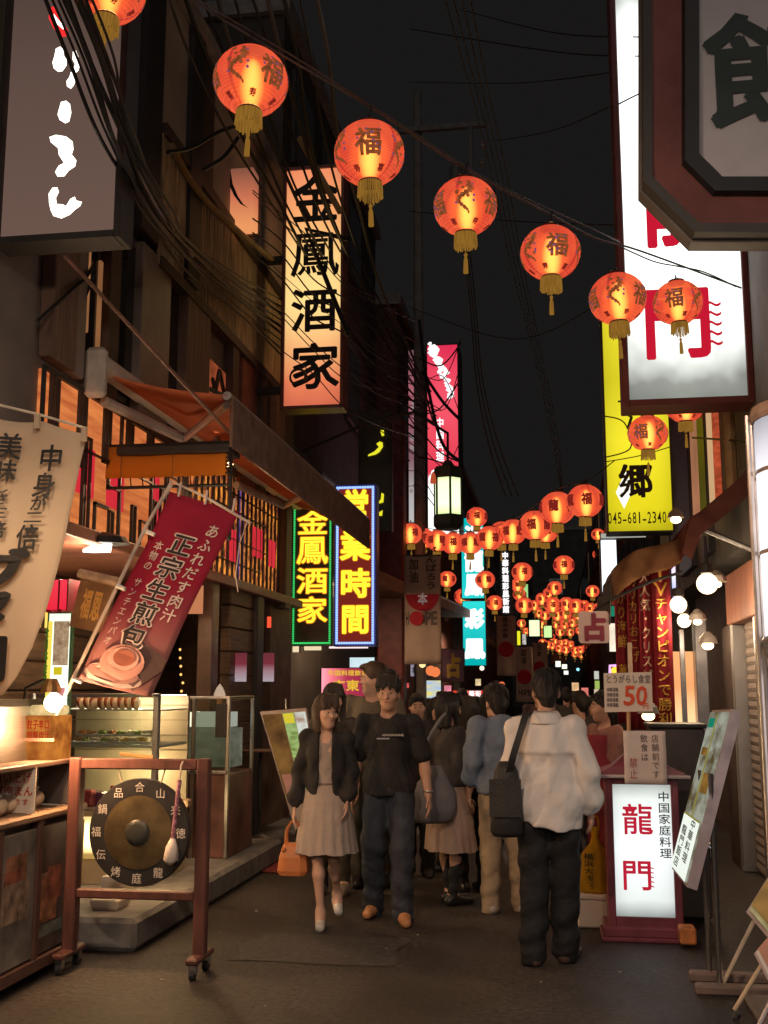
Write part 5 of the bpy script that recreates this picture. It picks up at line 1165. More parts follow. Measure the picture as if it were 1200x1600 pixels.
# cord and coil on the orange sign, ochre pipes
tag(MB().tube([at(545, 374, 11.6), at(478, 358, 11.6), at(503, 420, 11.6), at(545, 525, 11.5)], .03, 6).build('bent_conduit', CABLE), 'thick bent black conduit in front of the orange sign', 'pipe')
pc = at(465, 588, 11.7); mb = MB()
for k in range(4): mb.tube([pc+Vector((.085*math.cos(t)*(1+.05*k), .012*k, .09*math.sin(t)*(1+.06*math.sin(k*2)))) for t in np.linspace(0, 6.3, 18)], .011, 5)
tag(mb.build('cable_coil', CABLE), 'coil of black cable hanging over the lower left of the orange sign', 'cable')
tag(MB().tube(spline([at(268, 228, 8.8), at(310, 300, 9.6), at(370, 360, 10.8), at(425, 405, 12)]), .035, 7).build('ochre_pipe', pmat('ochre conduit', (.28, .19, .08), .6)), 'ochre conduit running down along the bamboo band', 'pipe')
tag(MB().tube([at(468, 216, 11), at(532, 332, 11)], .035, 7).build('ochre_pipe', MATS['ochre conduit']), 'short ochre pipe slanting across the top of the orange sign', 'pipe')
tag(MB().tube(spline([at(190, 222, 7.4), at(225, 290, 7.8), at(258, 348, 8.2), at(300, 400, 9)]), .022, 7).build('grey_conduit', pmat('pale grey conduit', (.3, .27, .27), .6)), 'pale grey conduit beside the kana sign', 'pipe')
cable([(395, 190, 9.5), (345, 205, 9.2), (300, 230, 8.8), (262, 238, 8.5)], .02, CABLE, 'black cable behind the second lantern tassel')
cable([(372, 215, 9.6), (350, 245, 9.5), (318, 265, 9.4)], .02, CABLE, 'short black cable above the square lit sign')
cable([(60, 500, 6.6), (110, 455, 7), (140, 425, 7.4), (165, 360, 8)], .014, CABLE, 'black cable fan under the kana sign', 'cables under the kana sign')
for k in range(4): cable([(58, 560+k*22, 7.2), (95, 515+k*14, 7.3), (132, 452+k*6, 7.4), (150, 425, 7.5)], .006, CABLE, 'thin black wire fanning under the kana sign', 'cables under the kana sign')
# ------------------------------------------------------------------ food stall, near left
SX = -2.9
ST = thing('food_stall', 'brown food stall counter with faded poster panels, left edge', 'stall', (-3.3, 5.8, 0))
BRW = pmat('dark brown painted steel', (.13, .065, .05), .45, var=.25)
MB().box(-3.9, SX-.06, 4.6, 6.6, .05, .88).build('body', pmat('stall body', (.1, .07, .06), .7), ST)
MB().bbox(-3.95, SX+.01, 4.55, 6.68, .88, .92, .01).build('counter', pmat('worn tan counter', (.32, .2, .13), .5, var=.4, scale=6), ST)
def panelmat(nm, c1, c2): return pmat(nm, c1, .35, var=.75, scale=4.5, detail=8) if c2 is None else pmat(nm, c1, .35, var=.6, scale=c2)
cols = [('faded poster brown', (.2, .11, .08)), ('faded poster red', (.26, .10, .07)), ('faded poster grey', (.25, .22, .19)), ('faded poster dark', (.12, .09, .08))]
ys = [4.62, 5.12, 5.62, 6.08, 6.56]
for i in range(4):
    y0, y1 = ys[i], ys[i+1]
    MB().bbox(SX-.05, SX-.012, y0+.035, y1-.035, .14, .84, .004).build('poster_panel', pmat(cols[i][0], cols[i][1], .3, var=.6, scale=4, detail=8), ST)
    MB().bbox(SX-.05, SX, y0-.03, y0+.03, .06, .88, .006).build('post', BRW, ST)
    rr = random.Random(i); 
    for k in range(4):
        ya = y0+.07+rr.random()*(y1-y0-.3); za = .2+rr.random()*.45; h = .06+.2*rr.random(); w = .06+.1*rr.random()
        w *= 1.3; q_ = SX-.0115+.0004*k
        MB().box(q_-.001, q_, max(y0+.05, ya-w), min(y1-.05, ya+w), za, min(.8, za+h)).build('print', pmat('stall print %d' % ((i*5+k) % 6), ((.3, .1, .06), (.28, .2, .14), (.1, .07, .06), (.33, .22, .15), (.16, .18, .16), (.34, .15, .08))[(i*5+k) % 6], .4, var=.6, scale=14), ST)
MB().bbox(SX-.06, SX+.005, 6.56, 6.64, .05, 1.2, .008).build('post', BRW, ST)
MB().bbox(SX-.05, SX+.004, 4.6, 6.56, .06, .13, .006).build('rail', BRW, ST)
MB().bbox(-3.9, SX-.02, 4.6, 6.62, 1.17, 1.2, .006).build('shelf', pmat('brown shelf', (.14, .08, .06), .5), ST)
for y in (4.7, 6.5):
    MB().tube([(SX-.15, y, .0), (SX-.15, y, .06)], .035, 8).build('caster', BLACK, ST)
# rear dark upright panel on the counter
a, b, m, t = flat(58, 1197, 106, 1284, 6.5)
tag(MB().bbox(a, b, 6.5, 6.53, .925, 1.165, .006).build('display_panel', pmat('smoked panel', (.10, .09, .09), .25)), 'smoked dark panel standing on the stall counter', 'panel')
# red lettered price card
a, b, m, t = flat(-20, 1199, 55, 1262, 6.0)
s = thing('price_card', 'white card with red lettering propped on the stall counter', 'sign', ((a+b)/2, 6.0, .925))
MB().box(a, b, 6.0, 6.012, .925, t).build('card', pmat('white card', (.72, .62, .52), .6), s)
CR = pmat('red marker', (.5, .06, .04), .6)
lettering('お買い上げ', (-26, 1206, 50, 1224), 5.996, CR, s, 'h', .01); lettering('焼豚肉まん', (-26, 1227, 52, 1244), 5.996, CR, s, 'h', .02); lettering('ございます', (-20, 1247, 46, 1258), 5.996, CR, s, 'h', .006)
# wrapped buns along the counter front
BUN = pmat('cream wrapped bun', (.72, .55, .38), .35, var=.2, scale=16); 
bunfirst = None
for k in range(8):
    y = 5.2+k*.16; x = SX-.16-.02*(k % 2)
    if bunfirst is None:
        bunfirst = thing('wrapped_bun', 'x', 'bun', (x, y, .925), 'wrapped buns on the stall counter')
        mb = MB().ball((0, 0, .05), .068, .068, .052, 12, 7); o = mb.build('bun', BUN, bunfirst, smooth=True, raw=True)
        mb = MB()
        for q in range(9):
            a = q*.7; mb.tube([(0.01*math.cos(a), .01*math.sin(a), .098), (.03*math.cos(a), .03*math.sin(a), .112+.006*math.sin(q*2.2))], [.012, .005], 5)
        mb.build('wrapper_twist', pmat('clear wrap', (.8, .74, .66), .15), bunfirst, raw=True)
        o = bunfirst
    else: o = copy_tree(bunfirst); o.location = (x, y, .925); o.rotation_euler = (0, 0, k*.9)
    o['label'] = ordinal(k)+' wrapped cream bun from the left in the row on the stall counter'
# stainless steamer hood and amber jar box on the shelf
HD = thing('steamer_hood', 'stainless steamer hood on the stall shelf', 'steamer', (-3.2, 6.0, 1.2))
a, b, m, t = flat(-60, 1093, 38, 1192, 6.2)
hood = [(a, m), (b, m), (b-.025, t-.04), (b-.05, t), (a, t)]
MB().loft([[(x, 5.85, z) for x, z in hood], [(x, 6.55, z) for x, z in hood]], True, True).build('body', STEEL, HD)
MB().tube([(b-.04, 5.84, t-.01), (a, 5.84, t-.01)], .012, 6).build('handle', STEEL, HD)
a, b, m, t = flat(36, 1118, 84, 1192, 6.25)
JB = thing('amber_box', 'amber glowing box of sauce jars next to the steamer hood', 'box', ((a+b)/2, 6.4, m))
MB().bbox(a, b, 6.25, 6.5, m, t, .01).build('body', emat('amber jar light', (.95, .32, .05), .75, col2=(.25, .05, .01), scale=9), JB)
MB().box(a-.004, b+.004, 6.242, 6.25, m+(t-m)*.45, m+(t-m)*.52).build('band', BRW, JB)
lettering('餃子辛口', (42, 1124, 78, 1140), 6.246, emat('red amber print', (.7, .06, .02), .6), JB, 'h', .03); lettering('特製肉汁', (42, 1142, 78, 1155), 6.246, emat('red amber print', (.7, .06, .02), .6), JB, 'h', .03)
MB().bbox(a+.01, b-.01, 6.28, 6.48, t, t+.06, .015).build('lid', emat('bright amber lid', (1.0, .7, .3), 1.1, var=.5, scale=14), JB)
# hot clamp lamp
p = at(84, 1098, 6.2)
CL = thing('clamp_lamp', 'bright clamp spot bulb at the right end of the stall', 'lamp', p, None)
MB().ball(p, .055, n=14, m=8).build('bulb', emat('hot spot bulb', (1.0, .66, .34), 30.0), CL, smooth=True)
MB().lathe([(.03, .12), (.05, .08), (.065, .04)], 12, p+Vector((-.02, 0, .02)), caps=False).build('lamp_shade', pmat('brass hood', (.5, .33, .15), .35, .8), CL)
MB().tube([p+Vector((-.02, .02, .12)), at(68, 1062, 6.6), at(40, 1075, 6.7), at(35, 1120, 6.7)], .01, 6).build('arm', BLACK, CL)

# ------------------------------------------------------------------ cream shop curtain, far left
YB = 5.6
NR = thing('shop_curtain', 'cream shop curtain with bold black brush writing, blown sideways', 'curtain', at(0, 1080, YB))
ev = [(0, 133, 668), (.12, 121, 715), (.3, 105, 795), (.45, 94, 862), (.58, 84, 912), (.7, 72, 965), (.82, 54, 1015), (.92, 30, 1056), (1, 2, 1086)]
def nedge(v):
    for (v0, x0, y0), (v1, x1, y1) in zip(ev[:-1], ev[1:]):
        if v <= v1: k = (v-v0)/(v1-v0); return x0+(x1-x0)*k, y0+(y1-y0)*k
    return ev[-1][1:]
def nfn(u, v, e=0.0):
    """u 0 (beyond the left edge) .. 1 (right edge), v 0 top .. 1 bottom, in picture measure"""
    xr, yr = nedge(v); xl = -190; yl = 615+(1110-615)*v
    px, py = xl+(xr-xl)*u, yl+(yr-yl)*u + (9*math.sin(math.pi*((u*323-190+190)/127 % 1))*(1-v)*(1.0 if v < .9 else 1))
    return at(px, py, YB-e) + Vector((0, .016*math.sin(px*.055+v*1.5)+.03*math.sin(px*.021-v*3), 0))
CRM = cloth('cream curtain cloth', (.78, .66, .52), .5, var=.05, scale=3)
MB().grid(lambda u, v: nfn(u, v), 46, 26, (0, .004, 0)).build('cloth', CRM, NR, smooth=True)
def npx(px, py, e=.034):
    """point of the curtain under a picture pixel"""
    v = min(1, max(0, (py-640)/446)); 
    return at(px, py, YB-e) + Vector((0, .016*math.sin(px*.055+v*1.5)+.03*math.sin(px*.021-v*3), 0))
def nchar(ch, x0, y0, x1, y1, bold, sl=-.0):
    return text(MB(), ch, lambda u, v: npx(x0+(x1-x0)*u+(v-.5)*sl, y1+(y0-y1)*v), 'v', bold, 0).build('lettering', INK, NR)
for ch, cx_, cy_, w, h in (('中', 78, 715, 38, 44), ('身', 68, 757, 36, 40), ('が', 60, 786, 26, 26), ('二', 53, 808, 30, 22), ('倍', 44, 840, 36, 42)): nchar(ch, cx_-w/2, cy_-h/2, cx_+w/2, cy_+h/2, .022, 5)
for ch, cx_, cy_, w, h in (('美', 14, 697, 36, 44), ('味', 8, 735, 34, 36), ('し', 4, 762, 24, 20), ('さ', 2, 780, 24, 20), ('三', 0, 802, 26, 20), ('倍', -4, 828, 30, 28)): nchar(ch, cx_-w/2, cy_-h/2, cx_+w/2, cy_+h/2, .022, 5)
for ch, cx_, cy_, w, h in (('ブ', -4, 893, 100, 72), ('タ', -24, 950, 100, 74), ('肉', -34, 1024, 100, 84)): nchar(ch, cx_-w/2, cy_-h/2, cx_+w/2, cy_+h/2, .05, 8)
MB().tube([at(-60, 622, YB), at(0, 633, YB), at(62, 648, YB), at(137, 670, YB)], .008, 6).build('cord', pmat('pale cord', (.7, .62, .5), .7), NR)
for (x, y) in ((60, 648), (133, 668)): MB().box(at(x-4, y, YB).x, at(x+4, y, YB).x, YB-.02, YB+.0, at(x, y+22, YB).z, at(x, y, YB).z).build('loop', CRM, NR)

# ------------------------------------------------------------------ red flag on a slanted pole
FY = 6.3
FL = thing('red_flag', 'red flag with a steamed bun picture on a slanted pole', 'flag', gr(40, 1500))
q00, q10, q01, q11 = (266, 768), (374, 800), (119, 1062), (232, 1090)    # top left, top right, bottom left, bottom right
def fpx(u, v): # v 0 top 1 bottom
    return (q00[0]*(1-u)*(1-v)+q10[0]*u*(1-v)+q01[0]*(1-u)*v+q11[0]*u*v, q00[1]*(1-u)*(1-v)+q10[1]*u*(1-v)+q01[1]*(1-u)*v+q11[1]*u*v)
def fpt(u, v, e=0.0):
    x, y = fpx(u, v); return at(x, y, FY-e)+Vector((0, .022*math.sin(4.5*u+2.5*v)+.02*math.sin(7*v+u), 0))
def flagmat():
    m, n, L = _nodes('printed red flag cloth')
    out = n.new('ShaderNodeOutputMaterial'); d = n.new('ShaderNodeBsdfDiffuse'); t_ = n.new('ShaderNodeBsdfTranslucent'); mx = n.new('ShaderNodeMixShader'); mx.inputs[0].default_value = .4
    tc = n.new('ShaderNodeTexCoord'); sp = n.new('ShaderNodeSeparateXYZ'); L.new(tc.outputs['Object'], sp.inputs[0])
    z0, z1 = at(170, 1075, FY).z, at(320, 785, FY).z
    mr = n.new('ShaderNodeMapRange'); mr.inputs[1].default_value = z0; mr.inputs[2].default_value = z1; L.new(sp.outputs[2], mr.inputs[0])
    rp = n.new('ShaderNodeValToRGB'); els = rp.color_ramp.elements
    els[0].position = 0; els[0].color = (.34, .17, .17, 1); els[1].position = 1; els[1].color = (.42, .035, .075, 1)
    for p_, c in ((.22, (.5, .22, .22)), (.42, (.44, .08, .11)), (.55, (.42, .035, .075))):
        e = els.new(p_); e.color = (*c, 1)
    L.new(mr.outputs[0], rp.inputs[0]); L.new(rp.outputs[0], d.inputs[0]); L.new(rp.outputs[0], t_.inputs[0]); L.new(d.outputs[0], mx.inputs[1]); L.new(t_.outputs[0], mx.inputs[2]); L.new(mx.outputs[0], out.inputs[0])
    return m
ORIGIN[FL.name] = Vector((0, 0, 0)); FL.location = (0, 0, 0)
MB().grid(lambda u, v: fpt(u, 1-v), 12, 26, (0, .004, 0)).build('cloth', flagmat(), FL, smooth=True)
def ftext(chars, u0, v0, u1, v1, mat, bold, e=.006): return text(MB(), chars, lambda u, v: fpt(u0+(u1-u0)*u, v1+(v0-v1)*v, e), 'v', bold, .05).build('lettering', mat, FL)
WPR = pmat('white print', (.75, .6, .55), .7)
ftext('正宗生煎包', .28, .17, .64, .79, WPR, .06, .008); ftext('正宗生煎包', .29, .172, .63, .788, pmat('flag black print', (.03, .02, .02), .6), .02, .012)
ftext('あふれだす肉汁', .68, .09, .88, .62, WPR, .01, .008)
ftext('本物の', .10, .24, .22, .40, WPR, .005, .008); ftext('サンチエンパオ', .09, .44, .20, .80, WPR, .003, .008)
def fell(cu, cv, ru, rv, mat, e, n=22, sq=0): return MB().poly([fpt(cu+ru*math.cos(t), cv+rv*math.sin(t), e) for t in np.linspace(0, -6.2832, n)[:-1]]).build('print', mat, FL)
MB().poly([fpt(*q, .009) for q in ((.99, .80), (.62, .74), (.60, .93), (.75, .99), (.99, .86))]).build('print', pmat('dark print patch', (.09, .05, .05), .7), FL)
fell(.42, .945, .40, .05, pmat('plate print', (.5, .36, .34), .7), .010)
fell(.40, .925, .36, .045, pmat('plate inner print', (.30, .15, .14), .7), .012)
fell(.46, .865, .30, .092, pmat('bun print', (.50, .24, .21), .7), .014); fell(.46, .845, .21, .06, pmat('bun light print', (.58, .32, .28), .7), .016); fell(.47, .838, .15, .042, pmat('bun meat print', (.30, .09, .06), .7), .018)
PW = pmat('white plastic pole', (.62, .52, .45), .4)
MB().tube([at(60, 1175, FY), at(150, 985, FY+.02), at(232, 815, FY+.02), at(268, 757, FY)], .012, 8).build('pole', PW, FL)
MB().tube([at(232, 815, FY), at(268, 752, FY), at(320, 776, FY), at(392, 818, FY)], .009, 6).build('arm', PW, FL)
for (x, y) in ((232, 830), (186, 915), (118, 1060)): MB().tube([at(x-4, y, FY-.01), at(x+10, y+6, FY-.01)], .014, 6).build('clip', WHITEP, FL)
for u in (.12, .5, .9):
    x, y = fpx(u, 0); MB().tube([at(x, y+4, FY-.01), at(x+4, y-18, FY-.01)], .008, 5).build('loop', WPR, FL)
MB().tube([at(388, 812, FY), at(374, 850, FY), at(368, 900, FY), at(372, 925, FY)], .003, 4).build('string', WPR, FL)

# ------------------------------------------------------------------ inside the shop, left
s = board('menu_light_box', 'tall white lit menu box with green frame and yellow strip', (68, 956, 107, 1206), 7.3, tubelit('white menu acrylic', [(0, (1.2, 1.3, 1.05)), (.3, (1.7, 1.8, 1.5)), (.6, (1.5, 1.6, 1.3)), (1, (1.1, 1.2, .9))], *flat(68, 956, 107, 1206, 7.3)[2:]), .06, .012, pmat('green edge frame', (.08, .22, .1), .4), cat='menu')
lettering('全日本金賞', (69, 978, 75, 1072), 7.303, emat('green strip letters', (.12, .3, .02), .5), s, bold=.03)
P = flatfn(68, 956, 107, 1206, 7.306)
def pp(u0, v0, u1, v1, mat): MB().quad(P(u0, v0), P(u1, v0), P(u1, v1), P(u0, v1)).build('print', mat, s)
pp(.04, .32, .24, .94, emat('yellow strip', (.85, .75, .05), .9)); P = flatfn(68, 956, 107, 1206, 7.3045)
pp(.3, .66, .92, .94, emat('food photo', (.7, .5, .3), .75, col2=(.25, .12, .06), scale=22)); pp(.36, .6, .7, .65, emat('yellow label', (.8, .65, .02), .8)); pp(.55, .46, .85, .52, emat('pink label', (.9, .3, .35), .8)); pp(.4, .2, .8, .24, MATS['pink label'])
for k in range(3): pp(.28, .44-.16*k, .95, .445-.16*k, emat('green rule', (.1, .35, .12), .5))
pp(.35, .30, .9, .36, emat('grey photo', (.5, .5, .4), .7, col2=(.12, .15, .1), scale=30))
a, b, m, t = flat(70, 906, 106, 956, 7.3)
s = thing('red_lamp_box', 'red glowing box lamp on top of the tall menu box', 'lamp', ((a+b)/2, 7.4, m))
MB().box(a, b, 7.3, 7.52, m+.02, t).build('lamp_shade', tubelit('red lamp paper', [(0, (.85, .02, .05)), (1, (.95, .05, .08))], m, t), s)
for x in (a, (a+b)/2+.02, b): MB().box(x-.005, x+.005, 7.292, 7.53, m, t+.006).build('bar', pmat('dark red bar', (.2, .01, .02), .5), s)
MB().bbox(a+.03, b-.03, 7.34, 7.5, m-.02, m+.02, .006).build('base', WHITEP, s)
# strip lamp under the lattice
p = at(148, 858, 7.6); s = thing('strip_lamp', 'small white strip lamp under the amber lattice', 'lamp', p)
MB().loft([[(p.x-.09, 7.6, p.z), (p.x+.09, 7.6, p.z+.012), (p.x+.09, 7.7, p.z+.05), (p.x-.05, 7.7, p.z+.05)], [(p.x-.09, 7.6, p.z-.02), (p.x+.09, 7.6, p.z-.016), (p.x+.09, 7.68, p.z-.016), (p.x-.05, 7.68, p.z-.016)]], True, True).build('tube', emat('cool white tube', (1, .95, .85), 6.0), s)
MB().lathe([(.2, .0), (.17, .05), (.04, .09)], 14, p+Vector((0, .12, .05)), sx=1.1, sy=.7).build('lamp_shade', BLACK, s)
# carved board leaning
q = [at(x, y, 7.2) for x, y in ((108, 978), (128, 898), (180, 912), (160, 990))]
s = thing('carved_board', 'carved brown wooden board with gold characters, tilted', 'sign', q[0])
MB().add(q+[p+Vector((0, .05, 0)) for p in q], [(0, 3, 2, 1), (4, 5, 6, 7), (0, 1, 5, 4), (1, 2, 6, 5), (2, 3, 7, 6), (3, 0, 4, 7)]).build('panel', pmat('carved dark wood', (.22, .12, .06), .4, var=.3, scale=6), s)
text(MB(), '福恩', lambda u, v: q[0]+(q[3]-q[0])*(.2+.6*u)+(q[1]-q[0])*(.18+.6*v)+Vector((0, -.006, 0)), 'h', .03).build('lettering', pmat('worn gold paint', (.7, .4, .12), .4, .3), s)
MB().tube([q[1]+Vector((-.02, 0, .01)), q[2]+Vector((.02, 0, .01))], .035, 8).build('bar', pmat('pale carved rail', (.5, .36, .26), .5, var=.4, scale=14), s)
# food display: back wall tiles, two shelves, roast meat, plates
FD = thing('food_display', 'glass fronted food display counter behind the gong', 'counter', (-3.2, 8.3, .2))
a, b, m, t = flat(118, 1082, 356, 1335, 8.0)
xa, xb = a-.35, at(240, 1200, 8.0).x
SHELF = pmat('shelf steel', (.4, .38, .36), .3, .7)
MB().box(xa, xb, 8.75, 8.8, .2, 1.555).build('back_panel', pmat('tan tiled splashback', (.42, .36, .27), .4, var=.1), FD)
for k in range(5): MB().box(xa, xb, 8.742, 8.75, 1.0+.12*k, 1.006+.12*k).build('seam', pmat('tile joint', (.2, .17, .13), .7), FD)
z1 = at(170, 1163, 8.2).z; z2 = at(170, 1108, 8.2).z; z3 = at(170, 1262, 8.0).z
MB().bbox(xa, xb, 8.1, 8.74, z1-.02, z1, .004).build('shelf', SHELF, FD)
MB().bbox(xa, xb, 8.2, 8.74, z2-.012, z2, .004).build('shelf', SHELF, FD)
MB().bbox(xa, xb+.02, 7.9, 8.74, z3-.02, z3, .004).build('shelf', SHELF, FD)
for x in (xb, at(298, 1200, 8.0).x*0+xb-1.0): MB().bbox(x-.02, x+.025, 8.0, 8.05, .2, 1.58, .006).build('post', STEEL, FD)
MB().bbox(xa, xb+.02, 8.0, 8.05, 1.55, 1.58, .005).build('rail', STEEL, FD)
MB().box(xa, xb-.02, 8.012, 8.018, z3+.01, 1.55).build('pane', glassmat('clear glass', k=.06), FD)
MB().box(xa, xb, 8.3, 8.7, 1.56, 1.565).build('light', emat('display tube light', (1, .80, .52), 8.0), FD)
MB().box(xa, xb+.0, 7.95, 8.0, z3-.36, z3-.06).build('light_panel', tubelit('warm yellow counter light', [(0, (.5, .3, .08)), (.35, (4.5, 3.2, 1.4)), (.8, (3.8, 2.6, 1.1)), (1, (1.2, .8, .3))], z3-.33, z3-.08), FD)
MB().bbox(xa, xb, 7.93, 8.74, z3-.06, z3-.021, .006).bbox(xa, xb, 7.97, 8.74, .2, z3-.36, .006).build('body', pmat('pale tan counter front', (.5, .4, .27), .5, var=.15), FD)
for x in (xa+.45, xa+.8): MB().box(x-.01, x+.01, 7.94, 7.952, .2, z3-.08).build('mullion', pmat('tan trim', (.35, .25, .15), .5), FD)
ROAST = pmat('glazed roast meat', (.42, .09, .025), .25, var=.35, scale=12); FAT = pmat('pale meat slice', (.8, .55, .35), .5)
gM = 'roast meat cuts hung in a row at the top shelf'; x = at(128, 1095, 8.25).x; rf = None
for k in range(9):
    pz = at(128+k*10.5, 1097, 8.25)
    if rf is None:
        rf = thing('roast_meat', 'x', 'meat', pz, gM)
        MB().ball((0, 0, 0), .035, .07, .055, 12, 8).build('cut', ROAST, rf, smooth=True, raw=True)
        MB().ball((.018, -.028, -.012), .02, .05, .05, 10, 6).build('slice_face', FAT, rf, smooth=True, raw=True); o = rf
    else: o = copy_tree(rf); o.location = pz; o.rotation_euler = (0, random.uniform(-.2, .2), random.uniform(-.2, .2))
    o['label'] = ordinal(k)+' glazed roast meat cut from the left on the top shelf of the food display'
gP = 'plates of food on the display shelf'; pf = None
FOODC = [pmat('food brown', (.35, .15, .05), .4, var=.5, scale=30), pmat('food yellow', (.6, .42, .1), .4, var=.5, scale=30), pmat('food green', (.2, .28, .06), .5, var=.5, scale=30), pmat('food orange', (.6, .22, .05), .4, var=.4, scale=30), pmat('food white', (.7, .62, .48), .5, var=.2, scale=30)]
fn = ['brown', 'yellow', 'green', 'orange', 'white']; 
for row_, (yd, zz, n, off) in enumerate(((8.2, z1+.005, 8, 0), (8.42, z1+.05, 8, .04))):
    for k in range(n):
        c = Vector((at(122+k*14.5, 1150, yd).x+off, yd, zz)); fi = (k*2+row_*3+(k//3)) % 5
        pl = thing('food_plate', ordinal(k)+' plate from the left in the '+('front' if row_ == 0 else 'back')+' row of the display, topped with '+fn[fi]+' food', 'plate', c, gP)
        MB().lathe([(.02, 0), (.045, .005), (.062, .02), (.058, .02), (.04, .01)], 14, c).build('plate', WHITEP, pl, smooth=True)
        mb = MB(); rr = random.Random(k*7+row_)
        for q in range(9): mb.ball((c.x+rr.uniform(-.032, .032), c.y+rr.uniform(-.032, .032), c.z+.022+rr.uniform(0, .02)), .016, .014, .012, 6, 4)
        mb.build('food', FOODC[fi], pl, smooth=True)
# plates, napkin and boxes on the lower shelf
tag(MB().grid(lambda u, v: (at(170, 1225, 7.95).x+.28*u, 7.9+.25*v, z3+.02+.07*math.sin(2.5*u)*(1-.5*v)+.015*math.sin(9*u+5*v)), 10, 8, (0, 0, .004)).build('white_cloth', cloth('white towel', (.8, .7, .6), .2), smooth=True), 'crumpled white cloth lying above the gong', 'cloth')
for px_, w_, h_, yd_, mt_, nm_, lb_ in ((134, .05, .12, 8.02, pmat('red snack packet', (.4, .04, .05), .35, var=.4, scale=20), 'snack_packet', 'red snack packet standing at the left of the shelf above the gong'),
        (152, .045, .10, 8.1, pmat('purple snack packet', (.2, .05, .12), .35, var=.4, scale=20), 'snack_packet', 'purple red packet next to the red one above the gong'),
        (262, .075, .11, 8.0, pmat('white carton', (.7, .6, .5), .6), 'carton', 'white carton at the right end of the shelf above the gong'),
        (282, .06, .06, 8.06, pmat('tan carton', (.5, .36, .22), .6), 'carton', 'low tan carton beside the white carton above the gong')):
    q_ = at(px_, 1215, yd_); tag(MB().bbox(q_.x-w_, q_.x+w_, yd_, yd_+.1, z3+.003, z3+h_, .01).build(nm_, mt_), lb_, nm_.replace('_', ' '))
for k in range(4):
    q_ = at(178+k*17, 1215, 8.3); j_ = thing('sauce_jar', ordinal(k)+' sauce jar from the left on the shelf behind the gong', 'jar', (q_.x, 8.3, z3), 'sauce jars on the display shelf')
    MB().lathe([(.03, 0), (.034, .02), (.034, .08), (.022, .1), (.022, .105)], 12, (q_.x, 8.3, z3+.002)).build('body', pmat('dark sauce %d' % (k % 2), ((.12, .04, .02), (.3, .13, .03))[k % 2], .2), j_, smooth=True)
    MB().lathe([(.025, .105), (.025, .13)], 12, (q_.x, 8.3, z3+.002)).build('lid', pmat('red lid', (.45, .05, .04), .4), j_)
# long sticks tied with a cord lying across the gong frame
# greenish tank beside the display
TK = thing('glass_tank', 'greenish glass water tank with steel frame', 'tank', (-3.1, 9.5, .2))
a, b, m, t = flat(222, 1088, 356, 1348, 9.3)
xt0, xt1 = at(272, 1200, 9.3).x, b; zt_, zb_ = at(300, 1090, 9.3).z, at(300, 1204, 9.3).z
for x in (a-.0, at(297, 1200, 9.3).x, b-.03): MB().bbox(x, x+.035, 9.3, 9.335, .2 if x > a+.1 else zb_, zt_, .005).build('post', STEEL, TK)
MB().bbox(a, b, 9.3, 9.33, zt_-.012, zt_+.012, .004).bbox(a, b, 9.3, 9.34, zb_-.03, zb_, .004).build('rail', STEEL, TK)
MB().bbox(b-.03, b, 9.335, 10.1, zt_-.012, zt_+.012, .004).bbox(b-.03, b, 10.07, 10.1, .2, zt_, .004).build('rail', STEEL, TK)
MB().box(a, b-.035, 9.312, 9.318, zb_, zt_-.012).build('pane', glassmat('tank glass', (.86, .9, .8), .08), TK)
MB().box(xt0, b-.05, 9.6, 9.9, zb_+.01, zt_-.27).build('water', emat('lit green water', (.22, .215, .155), .65, col2=(.07, .075, .05), scale=4, stretch=(1, 1, 2)), TK)
MB().box(xt0+.02, at(296, 1120, 9.6).x, 9.58, 9.9, zt_-.26, zt_-.13).build('light', emat('tank white light', (1, .95, .8), 1.8), TK)
MB().box(at(303, 1120, 9.6).x, b-.1, 9.58, 9.9, zt_-.26, zt_-.13).build('light', emat('tank green light', (.45, .48, .40), .7), TK)
MB().bbox(a+.1, b, 9.31, 10.08, .2, zb_-.031, .01).build('body', pmat('mottled brown cabinet', (.2, .09, .07), .4, var=.6, scale=3), TK)
MB().bbox(b-.12, b-.02, 9.29, 9.31, zb_+.28, zt_-.05, .004).build('bottle_rack', BLACK, TK)
p = at(343, 1093, 9.45)
s = thing('ice_cream_model', 'soft ice cream cone model standing on the tank frame', 'ice cream', p)
cz = at(343, 1090, 9.45).z
MB().lathe([(.012, -.12), (.03, -.0)], 10, (p.x, 9.45, cz)).build('cone', pmat('wafer', (.6, .32, .14), .6), s)
pr = []
for k, q in enumerate((.058, .05, .041, .030)): pr += [(q, .024*k), (q+.004, .024*k+.009), (q-.008, .024*k+.02)]
pr += [(.016, .10), (.004, .118)]
MB().lathe(pr, 12, (p.x, 9.45, cz), caps=True).build('cream', emat('lit soft cream', (1, .72, .5), .55, var=.15), s, smooth=True)
